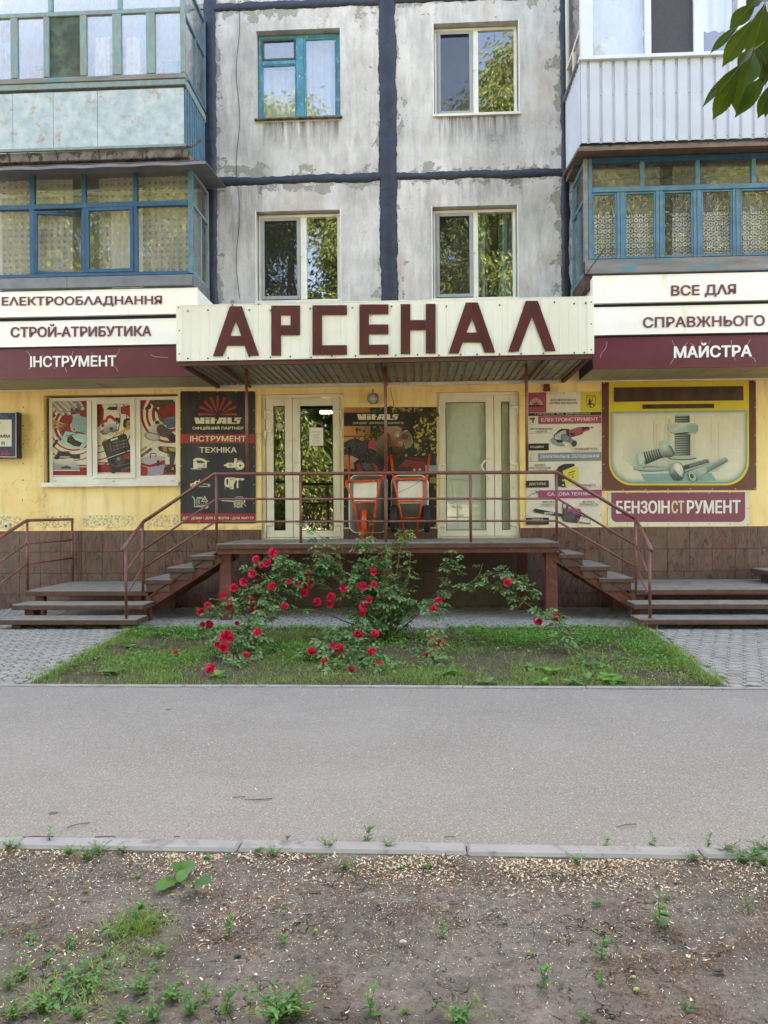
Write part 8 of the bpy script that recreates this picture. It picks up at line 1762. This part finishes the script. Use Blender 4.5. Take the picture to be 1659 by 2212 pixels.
serr = [(0, 0)]+[(t, (math.sin(math.pi*min(t/.68, 1)*.5)**1.4 if t < .68 else math.cos((t-.68)/.32*math.pi/2)**.75)*(1+(.05 if i % 2 else -.02))) for i, t in enumerate(np.linspace(.06, .97, 24))]+[(1.05, 0)]
for b, tp, w, dy in leafl:
    B_, T_ = zc(*b, -8.72+dy), zc(*tp, -8.76+dy); mb = MB(); leaf_at(mb, B_, T_, w*.1123/600, (rr_.uniform(-.25, .25), -1, rr_.uniform(.0, .5)), rr_.uniform(.04, .12), prof=serr); q_ = [mb.v[i] for i in (0, 6, 12, 18, 24)]; mb.tube([Vector(v_)+Vector((0, -.0012, 0)) for v_ in q_], [.0011, .0009, .0008, .0006, .0003], 4, 1); mb.build('leaflet', [M_CHEST, M_SHOOT], CT)
for a, b in (((1620, 700), (1275, 960)), ((1700, 0), (1340, 20)), ((1800, 1300), (1560, 1400)), ((1700, 500), (1620, 720))): MB().tube([zc(*a, -8.66), zc(*b, -8.72)], .0022, 5).build('petiole', M_SHOOT, CT)
MB().tube([Vector((1.62, -8.7, 3.45)), zc(1800, 600, -8.66), zc(1800, 1300, -8.66)], .006, 6).build('twig', M_BARK, CT)
def crown(n, cx_, cy_, cz_, rx, rz, leaf, seed, droop=.5, clumps=60, wd=.35, sprd=.16):
    r = np.random.default_rng(seed); th = r.uniform(0, 6.28, clumps); u_ = r.uniform(-1, 1, clumps); rad = r.uniform(.45, 1, clumps)**.6
    C_ = np.stack([np.cos(th)*np.sqrt(1-u_**2)*rad*rx, np.sin(th)*np.sqrt(1-u_**2)*rad*rx, u_*rad*rz], 1)
    k = r.integers(0, clumps, n); p = C_[k]+r.normal(0, 1, (n, 3))*np.array([sprd*rx, sprd*rx, sprd*.44*rz]); p[:, 2] -= .25*((p[:, 0]-C_[k, 0])**2+(p[:, 1]-C_[k, 1])**2)**.5*droop*2
    p += np.array([cx_, cy_, cz_]); a = (p-np.array([cx_, cy_, cz_])-C_[k])*np.array([1, 1, .4])/(.2*rx)+r.normal(0, .35, (n, 3)); a[:, 2] -= .6*droop; a /= np.linalg.norm(a, axis=1)[:, None]; b = np.cross(a, r.normal(0, 1, (n, 3))); b /= np.linalg.norm(b, axis=1)[:, None]
    L_ = r.uniform(.6, 1.2, n)[:, None]*leaf; W_ = L_*wd; V = np.stack([p, p+a*L_*.5+b*W_, p+a*L_, p+a*L_*.5-b*W_], 1).reshape(-1, 3)
    return V, (np.arange(n)*4)[:, None]+np.arange(4)[None]
V, Q = crown(9000, 5.0, -10.3, 6.2, 2.0, 2.6, .2, 5); nobj('crown', np_mesh('crown', V, Q, M_CHEST), kind='stuff', parent=CT)
# courtyard trees behind the viewer, seen mirrored in the panes
base = []
for s in (1, 2):
    T0 = thing('courtyard_tree', 'x', 'tree', (0, 0, 0), 'courtyard trees opposite the shop')
    V, Q = crown(110000, 0, 0, 8.8, 3.7, 8.0, .22, s*9, 1.2, 210, .17, .1); nobj('crown', np_mesh('crown', V, Q, M_TREE), kind='stuff', parent=T0)
    MB().tube([(0, 0, -.1), (.1, 0, 4), (-.1, .1, 9), (0, 0, 14)], [.28, .22, .15, .05], 9).build('trunk', M_BARK, T0, smooth=True); base.append(T0)
spots = [(-5.6, -19, 0, 1.12, 'tree opposite the shop mirrored in the left door'), (3.2, -18, 1, 1.2, 'tree opposite the shop mirrored in the upper right window'), (10.4, -19.5, 0, 1.05, 'tree opposite the right balconies'), (-11.5, -20.5, 1, 1.1, 'tree opposite the left balconies'), (15, -22, 1, 1.0, 'far right tree across the courtyard'), (-18, -22, 0, 1.05, 'far left tree across the courtyard'), (-2, -25, 1, 1.0, 'rear tree between the two nearest ones'), (5, -27, 0, 1.1, 'rear tree right of the middle')]
used = set()
for x, y, k, s, lab in spots:
    o = base[k] if k not in used else copy_tree(base[k], (0, 0, 0)); used.add(k); o.location = (x, y, -.05); o.rotation_euler = (0, 0, x); o.scale = (s, s, s); o['label'] = lab
